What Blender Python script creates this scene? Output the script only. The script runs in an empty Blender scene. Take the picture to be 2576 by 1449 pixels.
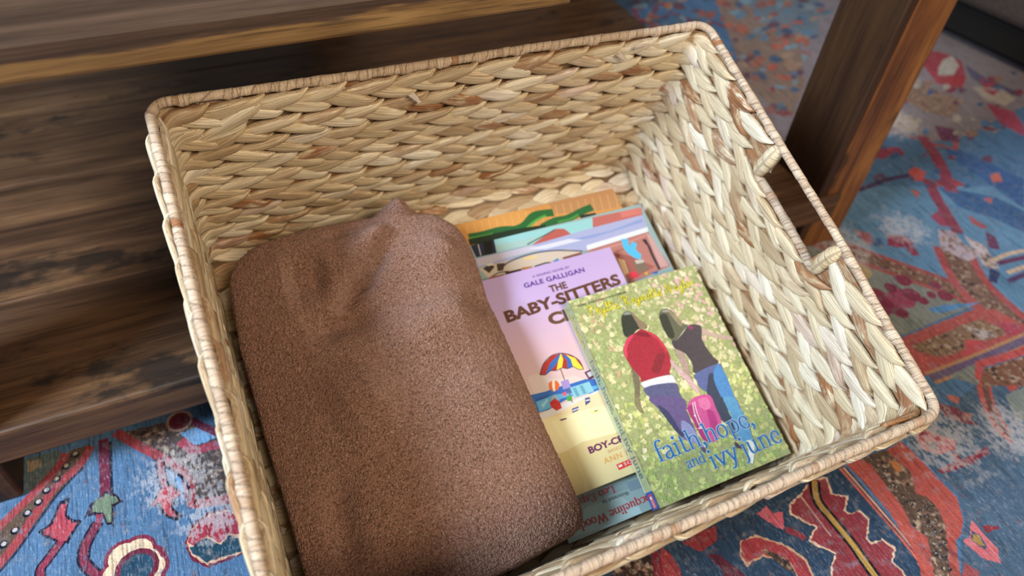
import bpy, bmesh, math, random
import numpy as np
from mathutils import Matrix, Vector

S = bpy.context.scene
COL = S.collection
PI = math.pi

# ------------------------------------------------------------------ camera, world, light
cam_data = bpy.data.cameras.new('camera')
cam = bpy.data.objects.new('camera', cam_data); COL.objects.link(cam)
cam_data.sensor_fit = 'HORIZONTAL'; cam_data.sensor_width = 36.0
cam_data.lens = 25.176
cam_data.clip_start = 0.02; cam_data.clip_end = 60
cam.matrix_world = Matrix(((0.908545, 0.258165, -0.328477, 0.0), (-0.413055, 0.673067, -0.613487, 0.0),
                           (0.062706, 0.693059, 0.718148, 0.591231), (0, 0, 0, 1)))
cam_data.dof.use_dof = True
cam_data.dof.focus_distance = 0.505
cam_data.dof.aperture_fstop = 4.8
S.camera = cam

world = bpy.data.worlds.new('room_light'); S.world = world; world.use_nodes = True
bg = world.node_tree.nodes['Background']
bg.inputs[0].default_value = (1.0, 0.95, 0.88, 1); bg.inputs[1].default_value = 0.18

def area(name, loc, target, size, power, color):
    l = bpy.data.lights.new(name, 'AREA'); l.shape = 'SQUARE'; l.size = size; l.energy = power; l.color = color
    o = bpy.data.objects.new(name, l); COL.objects.link(o); o.location = loc
    d = Vector(target) - Vector(loc)
    o.rotation_euler = d.to_track_quat('-Z', 'Y').to_euler()
    return o
area('window_light', (-1.40, 0.0, 1.55), (0.25, 0.4, 0.1), 0.5, 72, (0.74, 0.88, 1.0))
area('warm_front_light', (0.45, -1.20, 1.75), (0.2, 0.4, 0.1), 0.6, 34, (1.0, 0.80, 0.55))  # unseen warm light, added in front to reach the basket's back wall

S.view_settings.view_transform = 'Standard'
S.view_settings.look = 'None'
S.view_settings.gamma = 1.0
S.view_settings.use_curve_mapping = False
S.view_settings.exposure = 0.24

# ------------------------------------------------------------------ helpers
rng = np.random.RandomState(11)
def lin(h):
    v = [int(h[i:i + 2], 16) / 255 for i in (0, 2, 4)]
    return [c / 12.92 if c <= .04045 else ((c + .055) / 1.055) ** 2.4 for c in v]

def thing(name, label, cat, loc=(0, 0, 0), group=None):
    o = bpy.data.objects.new(name, None); COL.objects.link(o); o.location = loc
    o.empty_display_size = 0.05
    o['label'] = label; o['category'] = cat
    if group: o['group'] = group
    return o

def mesh_obj(name, verts, faces, mat, parent=None, smooth=True, attrs=None):
    """verts (n,3), faces list or (m,k) array; attrs {name: (type, domain, array)}"""
    me = bpy.data.meshes.new(name)
    v = np.asarray(verts, dtype=np.float32)
    if isinstance(faces, np.ndarray):
        k = faces.shape[1]; m = faces.shape[0]
        me.vertices.add(len(v)); me.vertices.foreach_set('co', v.ravel())
        me.loops.add(m * k); me.loops.foreach_set('vertex_index', faces.astype(np.int32).ravel())
        me.polygons.add(m); me.polygons.foreach_set('loop_start', np.arange(0, m * k, k, dtype=np.int32))
        me.update(calc_edges=True); me.validate()
    else:
        me.from_pydata([tuple(map(float, p)) for p in v], [], faces); me.update()
    me.polygons.foreach_set('use_smooth', [smooth] * len(me.polygons))
    for an, (ty, dom, arr) in (attrs or {}).items():
        a = me.attributes.new(an, ty, dom)
        arr = np.asarray(arr, dtype=np.float32)
        key = {'FLOAT': 'value', 'FLOAT_VECTOR': 'vector', 'FLOAT_COLOR': 'color'}[ty]
        a.data.foreach_set(key, arr.ravel())
    for mm in (mat if isinstance(mat, (list, tuple)) else [mat]): me.materials.append(mm)
    o = bpy.data.objects.new(name, me); COL.objects.link(o)
    if parent: o.parent = parent
    return o

class NT:
    def __init__(s, name):
        s.m = bpy.data.materials.new(name); s.m.use_nodes = True
        s.t = s.m.node_tree; s.b = s.t.nodes['Principled BSDF']
    def n(s, ty, **kw):
        nd = s.t.nodes.new(ty)
        for k, v in kw.items(): setattr(nd, k, v)
        return nd
    def put(s, sock, v):
        if isinstance(v, bpy.types.NodeSocket): s.t.links.new(v, sock)
        elif isinstance(v, (tuple, list)) and len(v) == 3 and sock.type == 'RGBA': sock.default_value = (*v, 1)
        else: sock.default_value = v
    def math(s, op, a, b=0.0, c=0.0, clamp=False):
        nd = s.n('ShaderNodeMath', operation=op, use_clamp=clamp)
        for i, v in enumerate((a, b, c)): s.put(nd.inputs[i], v)
        return nd.outputs[0]
    def vmul(s, v, k):
        nd = s.n('ShaderNodeVectorMath', operation='MULTIPLY'); s.put(nd.inputs[0], v); nd.inputs[1].default_value = k
        return nd.outputs[0]
    def noise(s, vec, scale, detail=3, rough=.55, dist=0.0):
        nd = s.n('ShaderNodeTexNoise'); s.put(nd.inputs['Vector'], vec)
        nd.inputs['Scale'].default_value = scale; nd.inputs['Detail'].default_value = detail
        nd.inputs['Roughness'].default_value = rough; nd.inputs['Distortion'].default_value = dist
        return nd.outputs['Fac']
    def voro(s, vec, scale, feature='F1', out='Distance'):
        nd = s.n('ShaderNodeTexVoronoi', feature=feature); s.put(nd.inputs['Vector'], vec); nd.inputs['Scale'].default_value = scale
        return nd.outputs[out]
    def mix(s, f, a, b, blend='MIX'):
        nd = s.n('ShaderNodeMix', data_type='RGBA', blend_type=blend)
        s.put(nd.inputs[0], f); s.put(nd.inputs[6], a); s.put(nd.inputs[7], b)
        return nd.outputs[2]
    def ramp(s, f, stops):
        nd = s.n('ShaderNodeValToRGB'); s.put(nd.inputs[0], f); e = nd.color_ramp.elements
        while len(e) < len(stops): e.new(.5)
        for i, (p, c) in enumerate(stops):
            e[i].position = p; e[i].color = (*(lin(c) if isinstance(c, str) else (c, c, c)), 1)
        return nd.outputs[0]
    def step(s, x, a, b):
        nd = s.n('ShaderNodeMapRange', interpolation_type='SMOOTHSTEP'); s.put(nd.inputs[0], x)
        nd.inputs[1].default_value = a; nd.inputs[2].default_value = b
        return nd.outputs[0]
    def attr(s, name, out='Vector'):
        nd = s.n('ShaderNodeAttribute', attribute_name=name); return nd.outputs[out]
    def obj(s): return s.n('ShaderNodeTexCoord').outputs['Object']
    def bump(s, h, strength=.5, dist=.001):
        nd = s.n('ShaderNodeBump'); nd.inputs['Strength'].default_value = strength; nd.inputs['Distance'].default_value = dist
        s.put(nd.inputs['Height'], h); s.t.links.new(nd.outputs[0], s.b.inputs['Normal'])
    def base(s, c): s.put(s.b.inputs['Base Color'], c)
    def rough(s, v): s.put(s.b.inputs['Roughness'], v)

def simple(name, h, rough=.6, spec=.5):
    t = NT(name); t.base(tuple(lin(h))); t.rough(rough); t.b.inputs['Specular IOR Level'].default_value = spec
    return t.m

# ------------------------------------------------------------------ materials
def straw_material(name, wrap=False):
    t = NT(name)
    f = t.attr('fibre'); tone = t.attr('tone')
    sep = t.n('ShaderNodeSeparateXYZ'); t.put(sep.inputs[0], tone)
    rnd, brown, pale = sep.outputs[0], sep.outputs[1], sep.outputs[2]
    streak = t.noise(t.vmul(f, (22, 1300, 7)), 1.0, 4, .6)
    streak2 = t.noise(t.vmul(f, (40, 3000, 3)), 1.0, 2, .5)
    blot = t.noise(t.vmul(f, (60, 160, 9)), 1.0, 3, .6)
    if wrap:
        c = t.ramp(rnd, [(0, 'a28a76'), (.35, 'bca692'), (.7, 'cebba6'), (1, 'dfd0bc')])
    else:
        c = t.ramp(rnd, [(0, 'b09878'), (.3, 'd0bc9a'), (.6, 'e2d2b4'), (.85, 'ece3d0'), (1, 'dac4b4')])
    c = t.mix(t.math('MULTIPLY', t.step(streak, .5, .7), .62), c, tuple(lin('94693f')))
    c = t.mix(t.math('MULTIPLY', t.step(streak, .48, .28), .4), c, tuple(lin('efe5cc')))
    c = t.mix(t.math('MULTIPLY', t.step(streak2, .57, .66), .6), c, tuple(lin('5e4026')))
    br = t.math('MULTIPLY', brown, t.step(blot, .32, .55), clamp=True)
    c = t.mix(br, c, t.ramp(streak, [(.3, 'b07c48'), (.55, '8c5430'), (.75, '4e2a1c')]))
    mg = t.math('MULTIPLY', t.step(t.math('ADD', pale, t.math('MULTIPLY', t.math('SUBTRACT', blot, .5), .5)), .78, .98), .5)   # browner along the leaf edges
    c = t.mix(mg, c, tuple(lin('7d5a38')))
    spk = t.math('MULTIPLY', t.step(t.noise(t.vmul(f, (700, 900, 5)), 1.0, 1), .72, .78), .6)
    c = t.mix(spk, c, tuple(lin('6d4327')))
    t.base(c); t.rough(.62); t.b.inputs['Specular IOR Level'].default_value = .35
    h = t.math('ADD', t.math('MULTIPLY', streak, 1.0), t.math('MULTIPLY', streak2, .5))
    t.bump(h, .8, .0009)
    return t.m
STRAW = straw_material('water_hyacinth')
WRAP = straw_material('hyacinth_wrap', True)

def wood_material(name, grain, stops, patch=.5, seed=0.0, stain=None):
    """grain: 0 along x, 1 along y, 2 along z"""
    t = NT(name)
    o = t.n('ShaderNodeVectorMath', operation='ADD'); t.put(o.inputs[0], t.obj()); o.inputs[1].default_value = (seed, seed * .7, seed * 1.3)
    board = t.attr('board', 'Fac')
    off = t.n('ShaderNodeCombineXYZ'); t.put(off.inputs[grain], t.math('MULTIPLY', board, 5.0))
    for a in (0, 1, 2):
        if a != grain: t.put(off.inputs[a], t.math('MULTIPLY', board, 1.7))
    v = t.n('ShaderNodeVectorMath', operation='ADD'); t.put(v.inputs[0], o.outputs[0]); t.put(v.inputs[1], off.outputs[0]); v = v.outputs[0]
    sc = [62, 62, 62]; sc[grain] = 4.5
    g1 = t.noise(t.vmul(v, sc), 1.0, 6, .62, .6)
    sc = [420, 420, 420]; sc[grain] = 14
    g2 = t.noise(t.vmul(v, sc), 1.0, 3, .6)
    sc = [11, 11, 11]; sc[grain] = 3.2
    big = t.noise(t.vmul(v, sc), 1.0, 4, .6, .5)
    sc = [34, 34, 34]; sc[grain] = 20
    blot = t.noise(t.vmul(v, sc), 1.0, 4, .65)
    k = t.math('ADD', t.math('MULTIPLY', g1, .62), t.math('MULTIPLY', big, .38))
    c = t.ramp(k, stops)
    c = t.mix(t.math('MULTIPLY', t.step(g2, .52, .7), .55), c, tuple(lin('1c120c')))
    dk = t.math('MULTIPLY', t.step(t.math('ADD', t.math('MULTIPLY', big, .72), t.math('MULTIPLY', blot, .28)), .54, .61), patch)
    c = t.mix(dk, c, tuple(lin('17120f')))
    c = t.mix(t.math('MULTIPLY', t.step(board, .95, 1.2), .82), c, tuple(lin('1d140f')))  # board tones past one: shade painted onto the legs
    if stain:                                       # dark stain left on the upper half of a sawn edge
        z = t.n('ShaderNodeSeparateXYZ'); t.put(z.inputs[0], t.obj())
        n_ = t.noise(t.vmul(t.obj(), (9, 9, 60)), 1.0, 4, .6)
        zz = t.math('ADD', t.math('ADD', z.outputs[2], t.math('MULTIPLY', n_, .022)), t.math('MULTIPLY', z.outputs[0], -.013))
        c = t.mix(t.math('MULTIPLY', t.step(zz, stain, stain + .003), .92), c, t.ramp(k, [(.3, '1b120d'), (.5, '382820'), (.7, '584238')]))
    t.base(c); t.rough(t.math('ADD', .42, t.math('MULTIPLY', g1, .25))); t.b.inputs['Specular IOR Level'].default_value = .35
    t.bump(t.math('ADD', t.math('MULTIPLY', g1, .6), t.math('MULTIPLY', g2, .5)), .5, .0012)
    return t.m
WOOD_X = wood_material('dark_stained_pine', 0, [(.3, '23170f'), (.45, '432d1e'), (.58, '5f432d'), (.72, '80603f')], .85, 1.3)
WOOD_EDGE = wood_material('sawn_pine_edge', 0, [(.3, '2f1f12'), (.45, '614526'), (.6, '87663d'), (.75, 'a58456')], .6, 4.1, .3905)
WOOD_Y = wood_material('dark_stained_pine_cross', 1, [(.3, '2e1d13'), (.45, '513322'), (.58, '6d4a2f'), (.72, '8a6644')], .7, 2.2)
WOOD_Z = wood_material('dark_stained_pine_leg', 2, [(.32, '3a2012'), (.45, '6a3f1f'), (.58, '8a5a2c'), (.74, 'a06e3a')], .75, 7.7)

def fleece():
    t = NT('brown_fleece'); o = t.obj()
    n1 = t.noise(o, 620, 3, .7, .8); n2 = t.noise(o, 1500, 2, .6); n3 = t.noise(o, 60, 3, .5)
    k = t.math('ADD', t.math('MULTIPLY', n1, .65), t.math('MULTIPLY', n2, .35))
    c = t.ramp(k, [(.32, '553b30'), (.45, '825e4e'), (.55, '9a7566'), (.7, 'c8ada0')])
    c = t.mix(t.math('MULTIPLY', t.step(n3, .35, .7), .25), c, tuple(lin('8f6656')))
    ov = t.n('ShaderNodeVectorMath', operation='ADD'); t.put(ov.inputs[0], o)
    wn = t.n('ShaderNodeTexNoise'); t.put(wn.inputs['Vector'], o); wn.inputs['Scale'].default_value = 500
    t.put(ov.inputs[1], t.vmul(wn.outputs['Color'], (.0018, .0018, .0018)))
    curl = t.voro(ov.outputs[0], 640)
    c = t.mix(t.math('MULTIPLY', t.step(curl, .5, .85), .6), c, tuple(lin('3a261d')))  # shade in the pits between curls, painted into the colour
    k = t.math('SUBTRACT', k, t.math('MULTIPLY', curl, .7))
    c = t.mix(t.step(n2, .74, .8), c, tuple(lin('d6bcae')))
    t.base(c); t.rough(.95); t.b.inputs['Specular IOR Level'].default_value = .1
    t.b.inputs['Sheen Weight'].default_value = .55; t.b.inputs['Sheen Roughness'].default_value = .4
    t.b.inputs['Sheen Tint'].default_value = (*lin('d8b8b0'), 1)
    t.bump(k, 1.0, .0022)
    return t.m
FLEECE = fleece()

def rug_material():
    t = NT('printed_rug'); o = t.obj()
    c = t.attr('print', 'Color'); mot = t.attr('print', 'Alpha')
    weave = t.noise(t.vmul(o, (880, 150, 1)), 1.0, 2, .6)
    weave2 = t.noise(t.vmul(o, (330, 1000, 1)), 1.0, 2, .5)
    ribs = t.noise(t.vmul(o, (560, 22, 1)), 1.0, 2, .6)
    cloud = t.noise(o, 9, 3, .6); mid = t.noise(o, 85, 4, .7)
    hsv = t.n('ShaderNodeHueSaturation'); t.put(hsv.inputs['Color'], c)
    t.put(hsv.inputs['Value'], t.math('ADD', .02, t.math('ADD', t.math('MULTIPLY', weave, .55), t.math('ADD', t.math('MULTIPLY', ribs, .75), t.math('MULTIPLY', cloud, .4)))))
    hsv.inputs['Saturation'].default_value = .95
    c = hsv.outputs[0]
    c = t.mix(t.math('MULTIPLY', t.step(ribs, .5, .33), .4), c, tuple(lin('1b1d2c')))
    c = t.mix(t.math('MULTIPLY', t.step(mid, .5, .7), .22), c, tuple(lin('8f8f98')))
    fl = t.voro(t.vmul(o, (150, 110, 1)), 1.0, 'F1', 'Distance'); fc = t.n('ShaderNodeSeparateColor'); t.put(fc.inputs[0], t.voro(t.vmul(o, (150, 110, 1)), 1.0, 'F1', 'Color')); fc = t.ramp(fc.outputs[0], [(.2, '27344c'), (.45, '6e3a44'), (.6, '8a8078'), (.8, '4d6a86')])
    c = t.mix(t.math('MULTIPLY', t.math('MULTIPLY', t.step(fl, .42, .2), t.step(mid, .48, .56)), .42), c, fc)
    # mottled ornament bands
    mo = t.math('MULTIPLY', mot, t.math('MULTIPLY', t.step(mid, .47, .58), .9))
    c = t.mix(mo, c, t.ramp(t.noise(o, 160, 2), [(.4, '2b2326'), (.5, '7b5b4e'), (.6, 'a89584')]))
    # worn pile: pale threads
    w = t.math('MULTIPLY', t.step(weave, .56, .7), t.step(cloud, .36, .62))
    c = t.mix(t.math('MULTIPLY', w, .36), c, tuple(lin('aeb8c8')))
    wear = 0.0
    for (x, y, r) in WEAR:
        d = t.n('ShaderNodeVectorMath', operation='DISTANCE'); t.put(d.inputs[0], o); d.inputs[1].default_value = (x, y, 0)
        f = t.step(d.outputs['Value'], r, r * .25)
        wear = f if isinstance(wear, float) else t.math('MAXIMUM', wear, f)
    wn = t.math('ADD', t.math('MULTIPLY', t.noise(t.vmul(o, (420, 120, 1)), 1.0, 2), .5), t.math('MULTIPLY', mid, .5))
    wm = t.step(t.math('ADD', wn, t.math('MULTIPLY', wear, .14)), .575, .64)
    c = t.mix(t.math('MULTIPLY', wm, t.math('MULTIPLY', wear, t.math('ADD', .1, t.math('MULTIPLY', weave, .8)))), c, tuple(lin('c6c2c8')))
    c = t.mix(t.math('MULTIPLY', t.step(weave2, .5, .75), .35), c, tuple(lin('18161c')))
    t.base(c); t.rough(.95); t.b.inputs['Specular IOR Level'].default_value = .1
    t.bump(t.math('ADD', weave, weave2), .7, .0012)
    return t.m

def print_material(name, gloss=.3):
    t = NT(name); o = t.obj()
    c = t.attr('print', 'Color'); mot = t.attr('print', 'Alpha')
    n = t.noise(o, 300, 5, .75, .4); v = t.noise(o, 1100, 2, .6)
    f = t.math('ADD', t.math('MULTIPLY', n, .6), t.math('MULTIPLY', v, .4))
    fol = t.mix(1.0, c, t.ramp(f, [(.34, .45), (.46, .85), (.55, 1.1), (.68, 1.5)]), 'MULTIPLY')
    c = t.mix(mot, c, fol)
    c = t.mix(1.0, c, (.76, .745, .72), 'MULTIPLY')
    t.base(c); t.rough(gloss); t.b.inputs['Specular IOR Level'].default_value = .5
    t.b.inputs['Coat Weight'].default_value = .25; t.b.inputs['Coat Roughness'].default_value = .18
    return t.m
PRINT = print_material('printed_cover')

def paper():
    t = NT('page_edges'); o = t.obj()
    l = t.noise(t.vmul(o, (3, 3, 5200)), 1.0, 2)
    t.base(t.ramp(l, [(.35, 'b9ad98'), (.6, 'efe8d8')])); t.rough(.9)
    return t.m
PAPER = paper()

# ------------------------------------------------------------------ flat printing
def catmull(p, closed=False, n=6):
    p = np.asarray(p, float)
    if len(p) < 3: return p
    out = []
    m = len(p)
    rngi = range(m) if closed else range(m - 1)
    for i in rngi:
        p1, p2 = p[i], p[(i + 1) % m]
        p0 = p[i - 1] if (closed or i > 0) else p1
        p3 = p[(i + 2) % m] if (closed or i + 2 < m) else p2
        for k in range(n):
            t = k / n
            out.append(.5 * ((2 * p1) + (-p0 + p2) * t + (2 * p0 - 5 * p1 + 4 * p2 - p3) * t * t + (-p0 + 3 * p1 - 3 * p2 + p3) * t ** 3))
    if not closed: out.append(p[-1])
    return np.array(out)

class Sheet:
    """coloured outlines stacked in print order, micrometres apart"""
    def __init__(s, z, dz, fray=0.0): s.z, s.dz, s.v, s.f, s.c, s.fray = z, dz, [], [], [], fray
    def face(s, pts, col):
        b = len(s.v); s.v += [(p[0], p[1], s.z) for p in pts]; s.f.append(list(range(b, b + len(pts)))); s.c.append(col)
    def tri(s, pts, faces, col):
        b = len(s.v); s.v += [(p[0], p[1], s.z) for p in pts]
        for q in faces: s.f.append([b + i for i in q]); s.c.append(col)
    def up(s): s.z += s.dz
    def poly(s, pts, h, mot=0.0, smooth=False):
        pts = np.asarray(pts, float)
        if smooth: pts = catmull(pts, True, 4)
        a = sum(pts[i - 1][0] * pts[i][1] - pts[i][0] * pts[i - 1][1] for i in range(len(pts)))
        if a < 0: pts = pts[::-1]
        if s.fray:                                   # printed edge broken by the weave
            q = []
            for i in range(len(pts)):
                p0, p1 = pts[i - 1], pts[i]; m = max(1, int(np.hypot(*(p1 - p0)) / .0022))
                for j in range(m):
                    e = p0 + (p1 - p0) * j / m
                    q.append((e[0] + rng.uniform(-.3, .3) * s.fray, e[1] + rng.uniform(-1, 1) * s.fray))
            pts = np.array(q)
        s.face(pts, (*lin(h), mot)); s.up()
    def stroke(s, pts, hw, h, mot=0.0, smooth=True):
        p = catmull(pts, False, 5) if smooth else np.asarray(pts, float)
        d = np.gradient(p, axis=0); d /= np.maximum(np.linalg.norm(d, axis=1, keepdims=True), 1e-9)
        nrm = np.stack([-d[:, 1], d[:, 0]], 1)
        w = np.full(len(p), hw) if np.isscalar(hw) else np.array([hw(q) for q in d])
        L, R = p + nrm * w[:, None], p - nrm * w[:, None]
        vv = np.concatenate([R, L]); n = len(p)
        s.tri(vv, [(i, i + 1, n + i + 1, n + i) for i in range(n - 1)], (*lin(h), mot)); s.up()
    def dot(s, x, y, r, h, mot=0.0, n=14):
        s.face([(x + r * math.cos(2 * PI * k / n), y + r * math.sin(2 * PI * k / n)) for k in range(n)], (*lin(h), mot)); s.up()
    def data(s, rows, smooth=False, grain=0.0):
        # row: kind (0 outline, 1 line, 2 dot), colour as a number, mottling, width or radius, then x y pairs in tenths of a millimetre
        for row in rows:
            k, h, mot, w = row[0], '%06x' % row[1], row[2] or grain, row[3] * 1e-4
            q = np.array(row[4:], float).reshape(-1, 2) * 1e-4
            if k == 0: s.poly(q, h, mot, smooth)
            elif k == 1: s.stroke(q, w / 2, h, mot)
            else: s.dot(q[0][0], q[0][1], w, h, mot)

def text_outline(body, bold=0.0, spacing=1.0):
    cu = bpy.data.curves.new('lettering', 'FONT'); cu.body = body; cu.size = 1.0; cu.offset = bold; cu.space_character = spacing
    cu.resolution_u = 4
    o = bpy.data.objects.new('lettering', cu); COL.objects.link(o)
    dg = bpy.context.evaluated_depsgraph_get(); ev = o.evaluated_get(dg); me = ev.to_mesh()
    v = np.array([(p.co.x, p.co.y) for p in me.vertices]); f = [list(p.vertices) for p in me.polygons]
    ev.to_mesh_clear(); bpy.data.objects.remove(o); bpy.data.curves.remove(cu)
    return v, f

def put_text(sh, body, x0, y0, width, cap, h, bold=0.0, slope=0.0, rot=False, spacing=1.0, arch=0.0):
    """baseline start x0,y0; fits width and capital height"""
    v, f = text_outline(body, bold, spacing)
    v = v - np.array([v[:, 0].min(), 0])
    v[:, 0] *= width / v[:, 0].max(); v[:, 1] *= cap / .73
    if slope or arch: v[:, 1] += slope * v[:, 0] + arch * np.sin(v[:, 0] / width * PI)
    if rot: v = -v
    v += np.array([x0, y0])
    sh.tri(v, f, (*lin(h), 0.0)); sh.up()

# serif letters drawn with a broad pen: x-height .45, ascender .72
def arc(cx, cy, rx, ry, a0, a1, n=10):
    return [(cx + rx * math.cos(math.radians(a0 + (a1 - a0) * k / n)), cy + ry * math.sin(math.radians(a0 + (a1 - a0) * k / n))) for k in range(n + 1)]
def stem(x, y0, y1, foot=True, flag=True):
    r = [[(x, y0), (x, (y0 + y1) / 2), (x, y1)]]
    if foot: r.append([(x - .085, y0 + .012), (x, y0 + .014), (x + .085, y0 + .012)])
    if flag: r.append([(x - .09, y1 - .05), (x - .04, y1 - .02), (x + .01, y1 - .01)])
    return r
BOWL = lambda cx, cy=.215, rx=.165, ry=.225: [arc(cx, cy, rx, ry, 100, 460, 18)]
GL = {
 'a': (.40, [arc(.17, .31, .13, .13, 160, 0, 7) + [(.30, .22), (.30, .08), (.34, .01), (.40, .02)], [(.30, .26), (.17, .22), (.07, .15), (.07, .06), (.15, 0), (.24, .03), (.30, .09)]]),
 'c': (.38, [arc(.20, .22, .16, .225, 45, 320, 16)]),
 'd': (.48, [arc(.21, .21, .16, .21, 60, 330, 16)] + [[(.355, .72), (.355, .3), (.355, .05), (.40, .01), (.45, .02)], [(.26, .68), (.31, .7), (.36, .71)]]),
 'e': (.40, [[(.05, .26), (.2, .265), (.345, .265)], [(.345, .265), (.32, .38), (.21, .445), (.09, .37), (.045, .22), (.10, .07), (.21, .0), (.30, .02), (.36, .09)]]),
 'f': (.28, [[(.12, 0), (.12, .35), (.125, .58), (.19, .70), (.28, .71), (.32, .66)], [(.03, .43), (.13, .43), (.28, .43)], [(.03, .012), (.12, .014), (.23, .012)]]),
 'h': (.50, stem(.11, 0, .72) + [[(.11, .33), (.2, .43), (.30, .44), (.38, .34), (.38, .0)], [(.30, .012), (.38, .014), (.47, .012)]]),
 'i': (.23, stem(.12, 0, .44) + ['.', (.115, .62)]),
 'j': (.22, [[(.12, .44), (.12, 0), (.11, -.14), (.04, -.23), (-.04, -.22)], [(.03, .39), (.08, .42), (.13, .43)], '.', (.115, .62)]),
 'l': (.23, stem(.12, 0, .72)),
 'n': (.50, stem(.11, 0, .44) + [[(.11, .33), (.2, .43), (.30, .44), (.38, .34), (.38, .0)], [(.30, .012), (.38, .014), (.47, .012)]]),
 'o': (.44, BOWL(.21)),
 'p': (.48, stem(.11, -.22, .44) + [arc(.25, .22, .16, .22, 130, -130, 16)]),
 'q': (.47, [arc(.21, .22, .16, .22, 50, 310, 16), [(.36, .45), (.36, .1), (.36, -.22)], [(.28, -.208), (.36, -.206), (.44, -.208)]]),
 's': (.34, [[(.29, .36), (.20, .44), (.09, .40), (.09, .29), (.19, .23), (.28, .16), (.28, .05), (.17, 0), (.05, .06)]]),
 't': (.30, [[(.13, .58), (.13, .3), (.13, .08), (.19, .0), (.28, .04)], [(.03, .43), (.13, .43), (.27, .43)]]),
 'u': (.49, [[(.11, .44), (.11, .13), (.17, .01), (.27, .02), (.36, .11)], [(.36, .44), (.36, .05), (.41, .01), (.46, .02)], [(.03, .425), (.11, .43)], [(.28, .425), (.36, .43)]]),
 'v': (.44, [[(.05, .44), (.14, .22), (.22, 0)], [(.22, 0), (.30, .22), (.38, .43)], [(0, .43), (.07, .432), (.16, .43)], [(.29, .43), (.37, .432), (.45, .43)]]),
 'y': (.44, [[(.05, .44), (.14, .22), (.22, .01)], [(.38, .43), (.28, .15), (.18, -.12), (.09, -.22), (.02, -.2)], [(0, .43), (.07, .432), (.16, .43)], [(.29, .43), (.37, .432), (.45, .43)]]),
 ',': (.20, ['.', (.08, .045), [(.115, .03), (.11, -.06), (.05, -.13)]]),
 'b': (.48, [[(.11, .72), (.11, .3), (.11, .02)], [(.02, .68), (.07, .7), (.12, .71)], arc(.25, .22, .16, .22, 130, -130, 16)]),
 'w': (.66, [[(.05, .44), (.12, .22), (.19, 0)], [(.19, 0), (.26, .22), (.32, .42)], [(.32, .44), (.39, .22), (.46, 0)], [(.46, 0), (.53, .22), (.60, .43)], [(0, .43), (.14, .43)], [(.52, .43), (.66, .43)]]),
 'J': (.33, [[(.20, .68), (.20, .2), (.18, .02), (.09, -.06), (.0, -.03)], [(.10, .67), (.2, .672), (.30, .67)]]),
 'L': (.54, [[(.14, .68), (.14, .35), (.14, 0)], [(.04, .67), (.24, .67)], [(.04, .012), (.3, .014), (.46, .014), (.50, .16)]]),
 'E': (.56, [[(.14, .68), (.14, .35), (.14, 0)], [(.04, .67), (.3, .668), (.46, .668), (.48, .54)], [(.14, .36), (.36, .36)], [(.04, .012), (.3, .014), (.48, .014), (.52, .16)]]),
 'W': (.90, [[(.08, .68), (.17, .34), (.25, 0)], [(.25, 0), (.34, .34), (.44, .66)], [(.44, .68), (.53, .34), (.61, 0)], [(.61, 0), (.70, .34), (.80, .67)], [(0, .67), (.18, .67)], [(.70, .67), (.88, .67)]]),
 ' ': (.22, []),
}
def pen_text(sh, body, x0, y0, width, asc, h, thick=.034, thin=.013, rot=False):
    adv = sum(GL[ch][0] for ch in body)
    k = asc / .72; kx = width / adv
    x = 0.0
    T = lambda q: ((x0 - q[0], y0 - q[1]) if rot else (x0 + q[0], y0 + q[1]))
    pen = lambda d: k * (thin + (thick - thin) * min(1, abs(d[1]) * 1.15 + max(0, -d[0] * d[1]) * .2))
    for ch in body:
        w, st = GL[ch]; i = 0
        while i < len(st):
            if st[i] == '.':
                px, py = st[i + 1]; q = T((x + px * kx, py * k)); sh.dot(q[0], q[1], thick * 1.45 * k, h); i += 2; continue
            sh.stroke([T((x + px * kx, py * k)) for px, py in st[i]], pen, h); i += 1
        x += w * kx
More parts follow.
